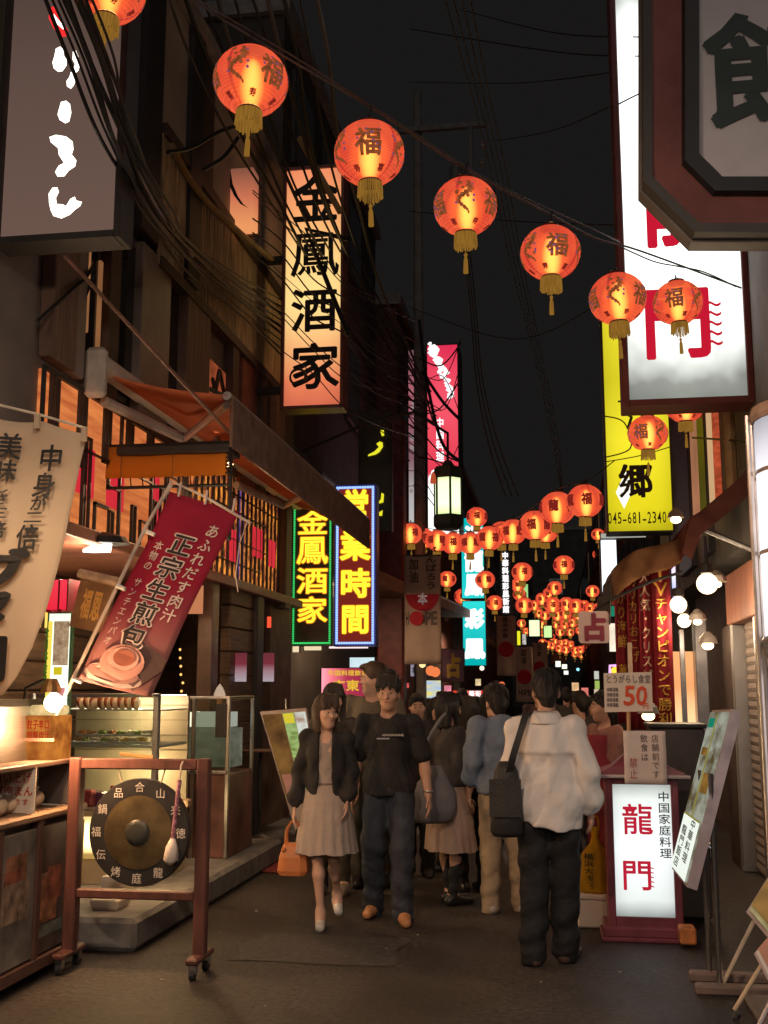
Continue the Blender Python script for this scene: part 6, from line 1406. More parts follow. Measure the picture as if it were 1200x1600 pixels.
# warm reflections on the glossy post, put in as small glowing beads
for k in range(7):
    p = at(284+random.uniform(-3, 3), 1015+k*13, 9.9); tag(MB().ball(p, .012, n=8, m=5).build('post_glint', emat('warm post glint', (1, .45, .12), 2.0)), ordinal(k)+' painted warm glint from the top down the glossy brown post', 'lamp', 'painted glints on the glossy post')
p = at(262, 935, 10.2); tag(MB().box(p.x-.3, p.x+.35, 10.2, 10.22, p.z-.15, p.z+.12).build('lit_transom', emat('orange transom', (.9, .33, .14), .6)), 'orange lit glass above the shop door', 'window')
p = at(420, 972, 11.8); tag(MB().box(p.x-.02, p.x+.02, 11.8, 11.83, p.z-.06, p.z+.06).build('door_lamp', emat('red door lamp', (1, .1, .04), 1.0)), 'little red lamp by the dark doorway', 'lamp')
for i, (x0, x1) in enumerate(((367, 385), (411, 428))):
    a, b, m, t = flat(x0, 1020, x1, 1065, 11.5)
    s = thing('door_card', ('left', 'right')[i]+' of two small red and white cards hanging in the dark doorway', 'card', ((a+b)/2, 11.5, m))
    MB().box(a, b, 11.5, 11.51, m, t).build('card', tubelit('red white card', [(0, (.45, .38, .42)), (.35, (.38, .22, .25)), (.6, (.22, .035, .05)), (1, (.16, .03, .04))], m, t, 2, .9), s)
# ------------------------------------------------------------------ gong on a rolling wooden frame
GY = 6.4
GF = thing('gong_stand', 'maroon wooden gong stand on castors', 'stand', gr(217, 1510))
x0, x1 = at(114, 1340, GY).x, at(316, 1340, GY).x; gz = at(220, 1194, GY).z; lz = at(220, 1398, GY).z
GW = pmat('worn maroon timber', (.115, .045, .036), .45, var=.35, scale=5, stretch=(3, 3, .6), bump=.15)
for x in (x0, x1): MB().bbox(x-.036, x+.036, GY-.035, GY+.035, .10, gz+.035, .008).build('post', GW, GF)
MB().bbox(x0+.037, x1-.037, GY-.03, GY+.03, gz-.03, gz+.032, .008).build('top_rail', GW, GF)
MB().bbox(x0+.037, x1-.037, GY-.028, GY+.028, lz-.025, lz+.028, .008).build('lower_rail', GW, GF)
for x in (x0, x1):
    MB().bbox(x-.038, x+.038, GY-.16, GY+.16, .085, .12, .01).build('foot', GW, GF)
    for y in (GY-.12, GY+.12):
        c = MB().tube([(x-.015, y, .032), (x+.015, y, .032)], .032, 12).build('castor', BLACK, GF)
        MB().bbox(x-.024, x+.024, y-.018, y+.018, .035, .09, .004).build('fork', STEEL, c)
gc = at(218, 1300, GY); GR_ = 83/FPX*GY*1.0
GG = thing('gong', 'round bronze gong with black rim and painted white characters', 'gong', gc)
def lathe_y(prof, c, n=48):
    rings = [[(c.x+r*math.cos(2*math.pi*k/n), c.y+y, c.z+r*math.sin(2*math.pi*k/n)) for k in range(n)] for r, y in prof]; return MB().loft(rings, True, True)
lathe_y([(GR_*.97, .05), (GR_, .03), (GR_, -.008), (GR_*.985, -.016), (GR_*.68, -.02)], gc).build('rim', pmat('black gong rim', (.03, .028, .028), .4, var=.2), GG, smooth=False)
lathe_y([(GR_*.69, -.01), (GR_*.68, -.023), (GR_*.4, -.03), (GR_*.25, -.034)], gc).build('disc', pmat('aged bronze', (.15, .11, .055), .45, .7, var=.35, scale=9, bump=.08, bscale=50), GG, smooth=False)
lathe_y([(GR_*.25, -.03), (GR_*.245, -.036), (GR_*.15, -.044), (GR_*.05, -.046)], gc).build('boss', pmat('dark gong boss', (.035, .035, .03), .45), GG, smooth=True)
CH = pmat('chalk white paint', (.62, .56, .5), .7)
for k, ch in enumerate('合山来徳和龍庭烤伝福鍋品'):
    an = math.pi/2-k*math.pi/6; cx_, cz_ = gc.x+GR_*.84*math.cos(an), gc.z+GR_*.84*math.sin(an)
    text(MB(), ch, lambda u, v: (cx_+(u-.5)*.062, gc.y-.0225, cz_+(v-.5)*.066), 'v', .0).build('lettering', CH, GG)
for x in (-.12, .12): MB().tube([(gc.x+x, GY, gc.z+GR_*.9), (gc.x+x*1.2, GY, gz-.03)], .005, 5).build('cord', pmat('gong cord', (.5, .4, .3), .8), GG)
# mallet and stick
p0, p1 = at(283, 1196, GY-.06), at(270, 1310, GY-.06)
MA = thing('gong_mallet', 'gong mallet with white padded head hanging by a coloured cord', 'mallet', p1)
MB().tube([p0+Vector((0, .03, .02)), p0, p0+(p1-p0)*.25], .006, 6).build('cord', pmat('pale cord b', (.6, .5, .42), .8), MA)
MB().tube([p0+(p1-p0)*.2, p1], .013, 8).build('handle', pmat('braided cord', (.35, .15, .2), .8, var=.8, scale=60), MA)
d_ = (p1-p0).normalized(); MB().tube([p1, p1+d_*.05, p1+d_*.12, p1+d_*.15], [.014, .036, .042, .014], 12).build('head', pmat('white felt', (.72, .62, .55), .9), MA, smooth=True)
q0, q1 = at(188, 1178, 6.9), at(240, 1184, 6.9)
tag(MB().tube([q0, q1], .014, 8).build('wooden_ladle', pmat('ladle wood', (.5, .28, .1), .5)), 'wooden ladle lying behind the gong stand rail', 'ladle')
# white polystyrene boxes on the step
for i, (x0_, y0_, x1_, y1_, Y, zlo) in enumerate(((156, 1386, 194, 1428, 7.3, .2), (139, 1424, 186, 1440, 7.08, .2))):
    a, b, m, t = flat(x0_, y0_, x1_, y1_, Y); h = t-m
    tag(MB().loft([[(x, y, zlo+z) for x, y in ((a+k, Y+k), (b-k, Y+k), (b-k, Y+.2-k), (a+k, Y+.2-k))] for z, k in ((0, .015), (h*.85, .0), (h, .004))], True, True).build('foam_box', pmat('white foam', (.78, .7, .6), .8, var=.05)), ('tall white foam box at the back of the step', 'low white foam tray in front on the step')[i], 'box')
# menu easel, lit on one side, in the left middle distance
EY = 10.6
ME = thing('menu_easel', 'slanted menu board with an orange dumpling poster and green lit price list', 'menu stand', gr(440, 1330))
def eb(u, v, e=0): # leaning board, u 0..1 left to right, v up
    top = at(406+72*u, 1112-6*u, EY); bot = at(462+50*u, 1300-4*u, EY-.35); return bot+(top-bot)*v+Vector((0, -e, 0))
def eslab(u0, v0, u1, v1, e0, e1, mat, nm):
    vs = [eb(u, v, e) for e in (e0, e1) for u, v in ((u0, v0), (u1, v0), (u1, v1), (u0, v1))]
    return MB().add(vs, [(0, 3, 2, 1), (4, 5, 6, 7), (0, 1, 5, 4), (1, 2, 6, 5), (2, 3, 7, 6), (3, 0, 4, 7)]).build(nm, mat, ME)
eslab(0, 0, 1, 1, -.05, 0, pmat('grey easel frame', (.35, .28, .25), .5), 'frame')
eslab(.03, .25, .46, .97, .001, .004, emat('orange dumpling poster', (.42, .2, .05), .55, col2=(.12, .05, .02), scale=5), 'poster')
eslab(.47, .22, .72, .97, .001, .004, emat('green price list', (.45, .62, .22), .9, col2=(.16, .22, .05), scale=22, stretch=(.6, 1, 1.6)), 'price_list')
eslab(.48, .88, .70, .965, .004, .006, emat('yellow heading', (.85, .7, .05), .8), 'print')
eslab(.73, .45, .97, .97, .001, .004, emat('pale lit list', (.8, .85, .75), .8, col2=(.4, .15, .08), scale=6, lo=.3, hi=.45), 'price_list')
eslab(.08, .24, .42, .46, .005, .007, emat('pink dumpling photo', (.55, .2, .12), .6, col2=(.25, .12, .08), scale=4), 'photo')
for u in (.05, .95): MB().tube([eb(u, .02)+Vector((0, .01, 0)), Vector((eb(u, 0).x+.02, EY-.42, 0.0))], .015, 6).build('leg', BLACK, ME)
MB().tube([eb(.5, .9)+Vector((0, .03, 0)), Vector((eb(.5, 0).x-.1, EY+.5, 0))], .015, 6).build('leg', BLACK, ME)
MB().tube([at(447, 1108, EY), at(446, 1092, EY)], .008, 5).build('clip', ALU, ME)
# round tray stand and red mat by the dark doorway
c = gr(405, 1318); TS = thing('tray_stand', 'black stand with a thin brown tray by the dark doorway', 'stand', (c.x, c.y, 0))
MB().lathe([(.22, 0), (.24, .03), (.1, .06), (.03, .1)], 18, c).build('base', pmat('dark base', (.07, .055, .05), .5), TS)
zt2 = at(415, 1175, c.y).z
MB().tube([c, (c.x, c.y, zt2)], .018, 8).build('pole', BLACK, TS)
MB().lathe([(.02, 0), (.24, .008), (.25, .02), (.02, .022)], 20, (c.x+.05, c.y, zt2)).build('tray', pmat('brown tray', (.22, .11, .07), .4), TS)
a_, b_ = gr(352, 1350), gr(452, 1362)
tag(MB().grid(lambda u, v: (a_.x+(b_.x-a_.x)*u+.1*v, b_.y-.1+.5*v+.03*math.sin(4*u), .006), 6, 6, (0, 0, .012)).build('red_mat', pmat('dull red mat', (.26, .045, .045), .9, bump=.3, bscale=80)), 'dull red mat on the ground by the black tray stand', 'mat')
# added lamps: shaded bulbs hung along the alley for extra light
def lampshade(label, loc, e, r=.05, col=(1, .62, .32), cord=.7):
    o = thing('added_lamp', label, 'lamp', loc)
    MB().ball(loc+Vector((0, 0, .1)), r*.9, n=14, m=8).build('bulb', emat('added bulb %.1f' % e, col, e), o, smooth=True)
    MB().lathe([(.02, .22), (.06, .16), (.15, .0), (.155, -.03)], 16, loc, caps=False).build('lamp_shade', pmat('enamel shade', (.2, .18, .16), .4), o)
    MB().tube([loc+Vector((0, 0, .2)), loc+Vector((0, 0, .2+cord))], .006, 4).build('cord', BLACK, o)
    return o
def lampshade2(label, loc, watts, col=(1, .66, .38), rad=.05, cord=.7): 
    o = lampshade(label, loc, 30, .05, col, cord)
    d = bpy.data.lights.new('point_light', 'POINT'); d.energy = watts; d.color = col; d.shadow_soft_size = rad
    l = bpy.data.objects.new('point_light', d); COL.objects.link(l); l.parent = o; l.location = (0, 0, .005)
    return o
def addlight(o, watts, col, off, rad=.05):
    d = bpy.data.lights.new('point_light', 'POINT'); d.energy = watts; d.color = col; d.shadow_soft_size = rad
    l = bpy.data.objects.new('point_light', d); COL.objects.link(l); l.parent = o; l.location = off
addlight(bpy.data.objects['strip_lamp'], 30, (1, .72, .45), (0, -.02, -.14))
addlight(FD, 9, (1, .62, .28), (.42, -.62, .52), .12)  # loose point light standing in for the glow of the counter panel
addlight(FD, 20, (1, .72, .36), (-.1, .2, 1.25))  # bare fill lights added inside the food case, here and below
addlight(FD, 14, (1, .7, .32), (-.1, .15, .75))
lampshade2('added lamp hanging over the back of the food shop', Vector((-3.6, 9.3, 2.4)), 30)  # lamp added to light the shop interior
lampshade2('added lamp hidden under the awning behind the canvas panel', Vector((-2.95, 9.3, 3.62)), 60, (1, .58, .3), .05, .02)  # unseen lamp added to brighten the underside of the awning
lampshade2('added lamp over the stall before the cream curtain', Vector((-2.9, 4.6, 2.9)), 40)  # unseen lamp added past the left edge as fill for the stall
lampshade2('added lamp hanging over the middle of the alley near the viewer', Vector((-1.0, 2.4, 4.3)), 330, (1, .72, .5), .07)  # unseen lamp added overhead to brighten the white windbreaker and nearby road
sl_ = lampshade('assumed lamp on the left behind the viewer', Vector((-1.8, -3.0, 4.2)), 30); addlight(sl_, 210, (1, .72, .5), (0, 0, -.25), .15)  # unseen lamp, assumed from the frontal light on the scene
sl_ = lampshade('assumed lamp on the right behind the viewer', Vector((1.2, -2.5, 4.0)), 30); addlight(sl_, 160, (1, .8, .66), (0, 0, -.25), .15)  # second assumed lamp out of view, added as front fill on the signs
lampshade2('added lamp hidden on the left beyond the neon signs', Vector((-2.95, 16.2, 3.2)), 160)  # put in out of sight behind the blue neon to light the hope banner
lampshade2('added lamp under the right eave beyond the red banners', Vector((1.2, 15.5, 2.55)), 12)  # lamp added as fill for the middle of the alley
lampshade2('added lamp under the far left eave', Vector((-2.55, 22.3, 3.3)), 160)  # lamp added out of sight behind the hope banner, lights the farther banners
lampshade2('added lamp under the far right eave', Vector((1.3, 25.0, 3.0)), 80)  # lamp added to brighten the right side farther down
lampshade2('added lamp at the far end of the left shops', Vector((-2.5, 33.0, 3.2)), 120)  # lamp added to brighten the far left shops
addlight(CL, 60, (1, .55, .25), (.03, -.03, -.12), .05)
for o_, w_ in zip([o for o in COL.objects if o.name.startswith('globe_lamp')], (16, 14, 10)): addlight(o_, w_, (1, .72, .45), (-.02, -.02, -.16), .06)
# ------------------------------------------------------------------ people: one continuous surface per body, clothes as their own layers
def nets(Fv, xs, ys, zs):
    ins = Fv < 0
    nx, ny, nz = Fv.shape
    c = [ins[i:nx-1+i, j:ny-1+j, k:nz-1+k] for i in (0, 1) for j in (0, 1) for k in (0, 1)]
    s = sum(a.astype(np.int8) for a in c); act = (s > 0) & (s < 8)
    I, J, K = np.nonzero(act)
    if not len(I): return np.zeros((0, 3)), []
    acc = np.zeros((len(I), 3)); cnt = np.zeros(len(I))
    cor = [(i, j, k) for i in (0, 1) for j in (0, 1) for k in (0, 1)]
    for a in range(8):
        for b in range(a+1, 8):
            d = [abs(p-q) for p, q in zip(cor[a], cor[b])]
            if sum(d) != 1: continue
            ia, ja, ka = cor[a]; ib, jb, kb = cor[b]
            fa = Fv[I+ia, J+ja, K+ka]; fb = Fv[I+ib, J+jb, K+kb]
            m = (fa < 0) != (fb < 0); t = np.where(m, fa/np.where(m, fa-fb, 1), 0)
            pa = np.stack([xs[I+ia], ys[J+ja], zs[K+ka]], 1); pb = np.stack([xs[I+ib], ys[J+jb], zs[K+kb]], 1)
            acc += np.where(m[:, None], pa+(pb-pa)*t[:, None], 0); cnt += m
    V = acc/np.maximum(cnt, 1)[:, None]
    idx = -np.ones(act.shape, dtype=np.int64); idx[I, J, K] = np.arange(len(I))
    Q = []
    for ax in range(3):
        sl0 = [slice(1, -1)]*3; sl0[ax] = slice(0, -1); sl1 = [slice(1, -1)]*3; sl1[ax] = slice(1, None)
        a = ins[tuple(sl0)]; b = ins[tuple(sl1)]; ch = a != b
        P_ = np.argwhere(ch)
        if not len(P_): continue
        off = np.ones(3, int); off[ax] = 0; P_ = P_+off
        o1, o2 = [(1, 2), (2, 0), (0, 1)][ax]
        def g(d1, d2):
            p = P_.copy(); p[:, o1] -= d1; p[:, o2] -= d2; return idx[p[:, 0], p[:, 1], p[:, 2]]
        q = np.stack([g(1, 1), g(0, 1), g(0, 0), g(1, 0)], 1)
        fl = ~a[tuple((P_-off).T)]
        q[fl] = q[fl][:, ::-1]; Q.append(q)
    Q = np.concatenate(Q); Q = Q[(Q >= 0).all(1)]
    return V, Q
class SDF:
    def __init__(s, lo, hi, h, fine=None):
        s.xs = np.arange(lo[0], hi[0]+h, h); s.ys = np.arange(lo[1], hi[1]+h, h)
        if fine:
            z0, hf = fine; s.zs = np.concatenate([np.arange(lo[2], z0, h), np.arange(z0, hi[2]+hf, hf)])
        else: s.zs = np.arange(lo[2], hi[2]+h, h)
        s.F = np.full((len(s.xs), len(s.ys), len(s.zs)), 1.0, np.float32)
    def _sub(s, lo, hi):
        a = [max(0, np.searchsorted(ax, l)-1) for ax, l in zip((s.xs, s.ys, s.zs), lo)]
        b = [min(len(ax), np.searchsorted(ax, h)+1) for ax, h in zip((s.xs, s.ys, s.zs), hi)]
        sl = tuple(slice(p, q) for p, q in zip(a, b))
        X, Y, Z = s.xs[sl[0]][:, None, None], s.ys[sl[1]][None, :, None], s.zs[sl[2]][None, None, :]
        return sl, X, Y, Z
    def _merge(s, sl, d, k, op):
        f = s.F[sl]
        if op == 'u':
            h = np.clip(.5+.5*(f-d)/k, 0, 1); s.F[sl] = f*(1-h)+d*h-k*h*(1-h)
        else: s.F[sl] = np.maximum(f, -d)
    def cap(s, a, b, ra, rb, k=.03, flat=(1, 1), op='u'):
        a = np.array(a, float); b = np.array(b, float); m = max(ra, rb)*1.4+.07
        sl, X, Y, Z = s._sub(np.minimum(a, b)-m, np.maximum(a, b)+m)
        d = b-a; L2 = max((d*d).sum(), 1e-9)
        t = np.clip(((X-a[0])*d[0]+(Y-a[1])*d[1]+(Z-a[2])*d[2])/L2, 0, 1)
        dx, dy, dz = X-a[0]-t*d[0], Y-a[1]-t*d[1], Z-a[2]-t*d[2]
        r = ra+(rb-ra)*t
        s._merge(sl, np.sqrt((dx/flat[0])**2+(dy/flat[1])**2+dz**2)-r, k, op)
    def ell(s, c, r, k=.03, tilt=0.0, op='u'):
        m = max(r)+.07; c = np.array(c, float)
        sl, X, Y, Z = s._sub(c-m, c+m)
        x, y, z = X-c[0], Y-c[1], Z-c[2]
        if tilt: y, z = y*math.cos(tilt)+z*math.sin(tilt), -y*math.sin(tilt)+z*math.cos(tilt)
        q = np.sqrt((x/r[0])**2+(y/r[1])**2+(z/r[2])**2)
        s._merge(sl, (q-1)*min(r), k, op)
    def cutz(s, z, above=False):
        Z = s.zs[None, None, :]; s.F = np.maximum(s.F, (Z-z) if above else (z-Z)).astype(np.float32)
    def wrinkle(s, amp, seed=0, sx=22, sz=17):
        X, Y, Z = s.xs[:, None, None], s.ys[None, :, None], s.zs[None, None, :]
        s.F = (s.F + amp*(np.sin(sx*X+sz*.7*Z+seed)*np.sin(sz*Z-11*Y+seed*2)+.7*np.sin(31*Z+14*X*np.sin(seed+1)+9*Y+seed*3))).astype(np.float32)
    def build(s, name, mat, parent):
        V, Q = nets(s.F, s.xs, s.ys, s.zs)
        me = bpy.data.meshes.new(name); me.from_pydata(V.tolist(), [], Q.tolist() if len(Q) else [])
        me.polygons.foreach_set('use_smooth', [True]*len(me.polygons)); me.update()
        o = bpy.data.objects.new(name, me); COL.objects.link(o); me.materials.append(mat); o.parent = parent; return o

SKIN = pmat('skin', (.52, .30, .21), .5, var=.08, scale=9, spec=.3)
SKIN2 = pmat('fair skin', (.58, .36, .27), .5, var=.08, scale=9, spec=.3)
HAIRM = pmat('black hair', (.018, .014, .013), .4, var=.4, scale=30, stretch=(6, 6, .6), bump=.5, bscale=90)
HAIRB = pmat('brown hair', (.06, .035, .022), .4, var=.4, scale=30, stretch=(6, 6, .6), bump=.5, bscale=90)
EYEM = pmat('eye white', (.5, .46, .42), .3, var=0); PUP = pmat('dark iris', (.015, .01, .01), .2, var=0); LIP = pmat('lips', (.36, .12, .10), .45, var=.05)
def lerp(a, b, t): return tuple(p+(q-p)*t for p, q in zip(a, b))
def person(label, loc, rot, H, pose=None, look=0.0, nod=0.0, h=.013, build=1.0, hair='short', skin=SKIN, shirt=None, trousers=None, skirt=None, shoes=None, jacket=None, face=True, fem=False, hairm=None, barelegs=False, socks=None):
    """local frame: metres for a 1.70 m figure, facing -y; pose overrides joints"""
    J = dict(head=(0, -.015, 1.575), neck=(0, .015, 1.43), chest=(0, .0, 1.25), belly=(0, -.005, 1.06), pelvis=(0, .01, .93),
             shL=(-.18, .01, 1.385), shR=(.18, .01, 1.385), elL=(-.225, .03, 1.10), elR=(.225, .03, 1.10), wrL=(-.235, -.05, .87), wrR=(.235, -.05, .87),
             hipL=(-.088, .01, .90), hipR=(.088, .01, .90), knL=(-.095, -.015, .49), knR=(.095, -.015, .49), anL=(-.095, .03, .085), anR=(.095, .03, .085))
    if fem:
        for k, x in (('shL', -.155), ('shR', .155), ('elL', -.195), ('elR', .195), ('wrL', -.21), ('wrR', .21)): J[k] = (x,)+J[k][1:]
    toe = {'L': (0, -.16), 'R': (0, -.16)}; toez = {'L': 0, 'R': 0}
    if pose:
        for k, v in pose.items():
            if k in ('toeL', 'toeR'): toe[k[-1]] = v
            elif k in ('toezL', 'toezR'): toez[k[-1]] = v
            else: J[k] = v
    r = thing('person', label, 'person', loc, None, rot, H/1.70)
    hd = np.array(J['head']); cl, sl_ = math.cos(look), math.sin(look)
    def hp(x, y, z):    # head frame: x right, y back, z up, turned by look and nod
        y2, z2 = y*math.cos(nod)-z*math.sin(nod)*-1*-1, z*math.cos(nod)+y*math.sin(nod)
        return (hd[0]+x*cl-y2*sl_, hd[1]+x*sl_+y2*cl, hd[2]+z2)
    allp = np.array(list(J.values())); lo = allp.min(0)-[.16, .30, .12]; hi = allp.max(0)+[.16, .22, .17]; lo[2] = -.02
    B = build
    S = SDF(lo, hi, h, fine=(J['neck'][2]-.02, h*.55))
    # trunk
    if fem: B = B*.86
    S.ell(J['chest'], (.145*B, .10*B, .18), .03); S.ell(J['belly'], (.122*B, .088*B, .17), .035); S.ell(J['pelvis'], (.148*B, .10*B, .12), .035)
    if fem:
        for x in (-.06, .06): S.ell((J['chest'][0]+x, J['chest'][1]-.058, J['chest'][2]-.01), (.048, .03, .055), .05)
    up = lerp(J['chest'], J['neck'], .55)
    for a in 'LR': S.cap(up, J['sh'+a], .052*B, .044*B, .035)
    S.cap(J['neck'], hp(0, .02, -.06), .054*B if not fem else .046, .05 if not fem else .043, .02)
    # arms, hands with five fingers
    ar = B*(.9 if not fem else .74)
    fingers = []
    for a in 'LR':
        sh, el, wr = map(np.array, (J['sh'+a], J['el'+a], J['wr'+a]))
        S.cap(sh, el, .054*ar, .043*ar, .025); S.cap(el, lerp(el, wr, .35), .042*ar, .043*ar, .02); S.cap(lerp(el, wr, .3), wr, .042*ar, .028*ar, .02)
        d = (wr-el)/np.linalg.norm(wr-el); d = d*.75+np.array([0, -.12, -.35]); d /= np.linalg.norm(d)
        side = np.array([0, -1.0, 0]); side = side-d*(side@d); side /= np.linalg.norm(side)
        palm = wr+d*.085
        S.cap(wr, palm, .026*ar, .03*ar, .012, flat=(.62, 1))
        inn = np.cross(d, side); inn *= -np.sign(inn[0])*(1 if a == 'R' else -1) if inn[0] else 1
        for k, (o, L_) in enumerate(((.026, .075), (.009, .085), (-.009, .078), (-.026, .06))):
            b0 = palm+side*o*ar*1.1; k1 = b0+d*L_*.5+inn*.008; k2 = k1+d*L_*.42+inn*.022; fingers.append([palm-d*.02+side*o*.6, b0, k1, k2])
        t0 = wr+d*.03+side*.02; t1 = t0+d*.035+side*.028+inn*.01; t2 = t1+d*.035+side*.006+inn*.01; fingers.append([wr+d*.015, t0, t1, t2])
    # legs and feet
    lg = B*(1 if not fem else .86)
    for a in 'LR':
        hp_, kn, an = map(np.array, (J['hip'+a], J['kn'+a], J['an'+a]))
        S.cap(hp_, kn, .086*lg, .056*lg, .04); S.cap(kn, lerp(kn, an, .3), .053*lg, .056*lg, .025); 
        S.ell(np.array(lerp(kn, an, .28))+[0, .022, 0], (.048*lg, .05*lg, .11), .03); S.cap(lerp(kn, an, .3), an, .053*lg, .036*lg, .03)
        t = toe[a]; heel = an+[0-t[0]*.15, -t[1]*.2, -.045]; tip = np.array([an[0]+t[0], an[1]+t[1], an[2]-.058+toez[a]])
        S.cap(heel, tip, .036, .026, .03, flat=(1.0, 1)); S.cap(an, tip*.5+heel*.5, .04, .032, .03)
    # head
    S.ell(hp(0, .01, .035), (.074, .092, .092), .02); S.ell(hp(0, -.022, -.035), (.058, .066, .082), .035); S.ell(hp(0, -.05, -.092), (.03, .028, .024), .03)
    if face:
        S.cap(hp(0, -.084, .012), hp(0, -.102, -.028), .0085, .0125, .012)
        for x in (-.031, .031): S.ell(hp(x, -.093, .006), (.019, .016, .011), .01, op='s')
        S.cap(hp(-.04, -.083, .026), hp(.04, -.083, .026), .008, .008, .015); S.cap(hp(-.017, -.082, -.058), hp(.017, -.082, -.058), .008, .008, .012)
        for x in (-.045, .045): S.ell(hp(x, -.062, -.022), (.022, .022, .02), .02)
    for x in (-.077, .077): S.ell(hp(x, .012, -.008), (.011, .02, .033), .008)
    body = S.build('body', skin, r)
    mb = MB()
    for f in fingers: mb.tube(f, [.0095*ar+.001, .0098*ar, .0088*ar, .0066*ar], 7)
    me0 = body.data; n0 = len(me0.vertices)
    V = [tuple(v.co) for v in me0.vertices]+[tuple(p) for p in mb.v]; Fc = [tuple(p.vertices) for p in me0.polygons]+[tuple(i+n0 for i in f) for f in mb.f]
    me = bpy.data.meshes.new('body'); me.from_pydata(V, [], Fc); me.polygons.foreach_set('use_smooth', [True]*len(me.polygons)); me.update(); me.materials.append(skin); body.data = me
    if face:
        for x in (-.031, .031):
            e = MB().ball(hp(x, -.0785, .005), .0125, .0118, .0062, 10, 6).build('eye', EYEM, r, smooth=True, raw=True)
            MB().ball(hp(x, -.0875, .005), .006, .0038, .0058, 8, 5).build('iris', PUP, e, smooth=True, raw=True)
            MB().tube([hp(x*.5, -.096, .029), hp(x, -.096, .035), hp(x*1.5, -.084, .029)], [.0028, .0042, .002], 5).build('eyebrow', hairm or HAIRM, r, raw=True)
        MB().tube([hp(-.023, -.083, -.058), hp(-.008, -.091, -.055), hp(.008, -.091, -.055), hp(.023, -.083, -.058)], [.002, .005, .005, .002], 6).build('mouth', LIP, r, raw=True)
    # hair
    hs = SDF(hd-[.2, .2, .42], hd+[.2, .2, .2], h*.62)
    hm = hairm or HAIRM
    hs.ell(hp(0, .02, .05), (.087, .103, .098), .02)
    if hair == 'short': hs.cap(hp(0, .06, -.02), hp(0, .055, -.055), .062, .05, .03); hs.ell(hp(0, -.05, .105), (.06, .045, .03), .03)
    if hair == 'spiky':
        hs.cap(hp(0, .06, -.02), hp(0, .055, -.05), .065, .052, .03)
        rr = random.Random(5)
        for k in range(34):
            a = rr.uniform(0, 6.28); e = rr.uniform(.15, 1.5); dv = (math.cos(a)*math.cos(e), math.sin(a)*math.cos(e), math.sin(e))
            if dv[1] < -.5 and e < .6: e = .8; dv = (math.cos(a)*math.cos(e), math.sin(a)*math.cos(e), math.sin(e))
            hs.cap(hp(dv[0]*.07, .02+dv[1]*.08, .05+dv[2]*.08), hp(dv[0]*.105, .02+dv[1]*.118, .05+dv[2]*.118+.008), .026, .008, .012)
        for x in (-.05, -.02, .015, .045): hs.cap(hp(x, -.06, .11), hp(x*1.05+.008, -.092, .06), .022, .009, .012)
    if hair in ('bob', 'long'):
        ln = -.13 if hair == 'bob' else -.27
        for x in (-.072, .072): hs.cap(hp(x, .02, .03), hp(x*1.08, -.005 if hair == 'bob' else -.03, ln), .036, .022, .03)
        for x in (-.045, 0, .045): hs.cap(hp(x, .07, .03), hp(x*1.1, .08, ln), .045, .03, .03)
        for x in (-.055, -.025, .01, .045): hs.cap(hp(x, -.06, .11), hp(x*1.05-.006, -.088, .035), .026, .010, .012)
    if hair == 'tied': hs.cap(hp(0, .06, -.02), hp(0, .055, -.05), .065, .052, .03); hs.ell(hp(0, .12, .03), (.045, .045, .045), .02)
    hs.wrinkle(.003, 2, 70, 25)
    if face or True:
        hs.ell(hp(0, -.092, -.03), (.06, .056, .092), op='s')
        if hair in ('spiky', 'bob', 'long'):
            for k_, x in enumerate((-.058, -.035, -.012, .012, .034, .055)): hs.cap(hp(x*.9, -.062, .118), hp(x*1.05+(.008 if k_ % 2 else -.006), -.098+.5*x*x*8, .048-.012*(k_ % 2)), .022, .007, .010)
        if hair in ('short', 'spiky'): 
            for x in (-.077, .077): hs.ell(hp(x, .0, -.03), (.016, .03, .045), op='s')
    hs.build('hair', hm, r)
    # loose strands over the hair
    if h < .0155 and hair:
        rr = random.Random(len(label)); mb = MB()
        for k in range(170):
            az = rr.uniform(0, 6.283); el = rr.uniform(.35, 1.45); ln_ = rr.uniform(.35, .9) if hair in ('short', 'spiky', 'tied') else rr.uniform(.8, 1.7)
            pts = []
            for q in range(5):
                e = el-ln_*q/4
                if e > -.25: x_, y_, z_ = .0885*math.cos(e)*math.cos(az), .02+.1045*math.cos(e)*math.sin(az), .05+.0995*math.sin(e)
                else: x_, y_, z_ = pts_l[0]*1.01, pts_l[1]*1.01, pts_l[2]-.045
                pts_l = (x_, y_, z_)
                lift = rr.uniform(.0, .004)+(.012*q/4*rr.random() if hair == 'spiky' else 0)
                pts.append((x_*(1+lift*9), y_+(y_-.02)*lift*9, z_+lift*.6, y_, z_))
            if any(p[3] < -.03 and p[4] < .055 for p in pts): continue
            if any(abs(p[0]) < .07 and p[3] < .0 and p[4] < .03 for p in pts): continue
            mb.tube([hp(*p[:3]) for p in pts], [.0042, .005, .0046, .0034, .0012], 4)
        if mb.v: o_ = mb.build('hair_strands', hm, r, raw=True, smooth=True); o_['kind'] = 'stuff'
    # clothes
    def sleeves(G, fr, ra, rb, t):
        for a in 'LR':
            sh, el, wr = J['sh'+a], J['el'+a], J['wr'+a]
            if fr <= .5: G.cap(sh, lerp(sh, el, fr*2), ra*.92, rb, .02)
            else:
                G.cap(sh, el, ra, (ra+rb)/2, .02); e2 = lerp(el, wr, (fr-.5)*2); G.cap(el, e2, (ra+rb)/2, rb, .02)
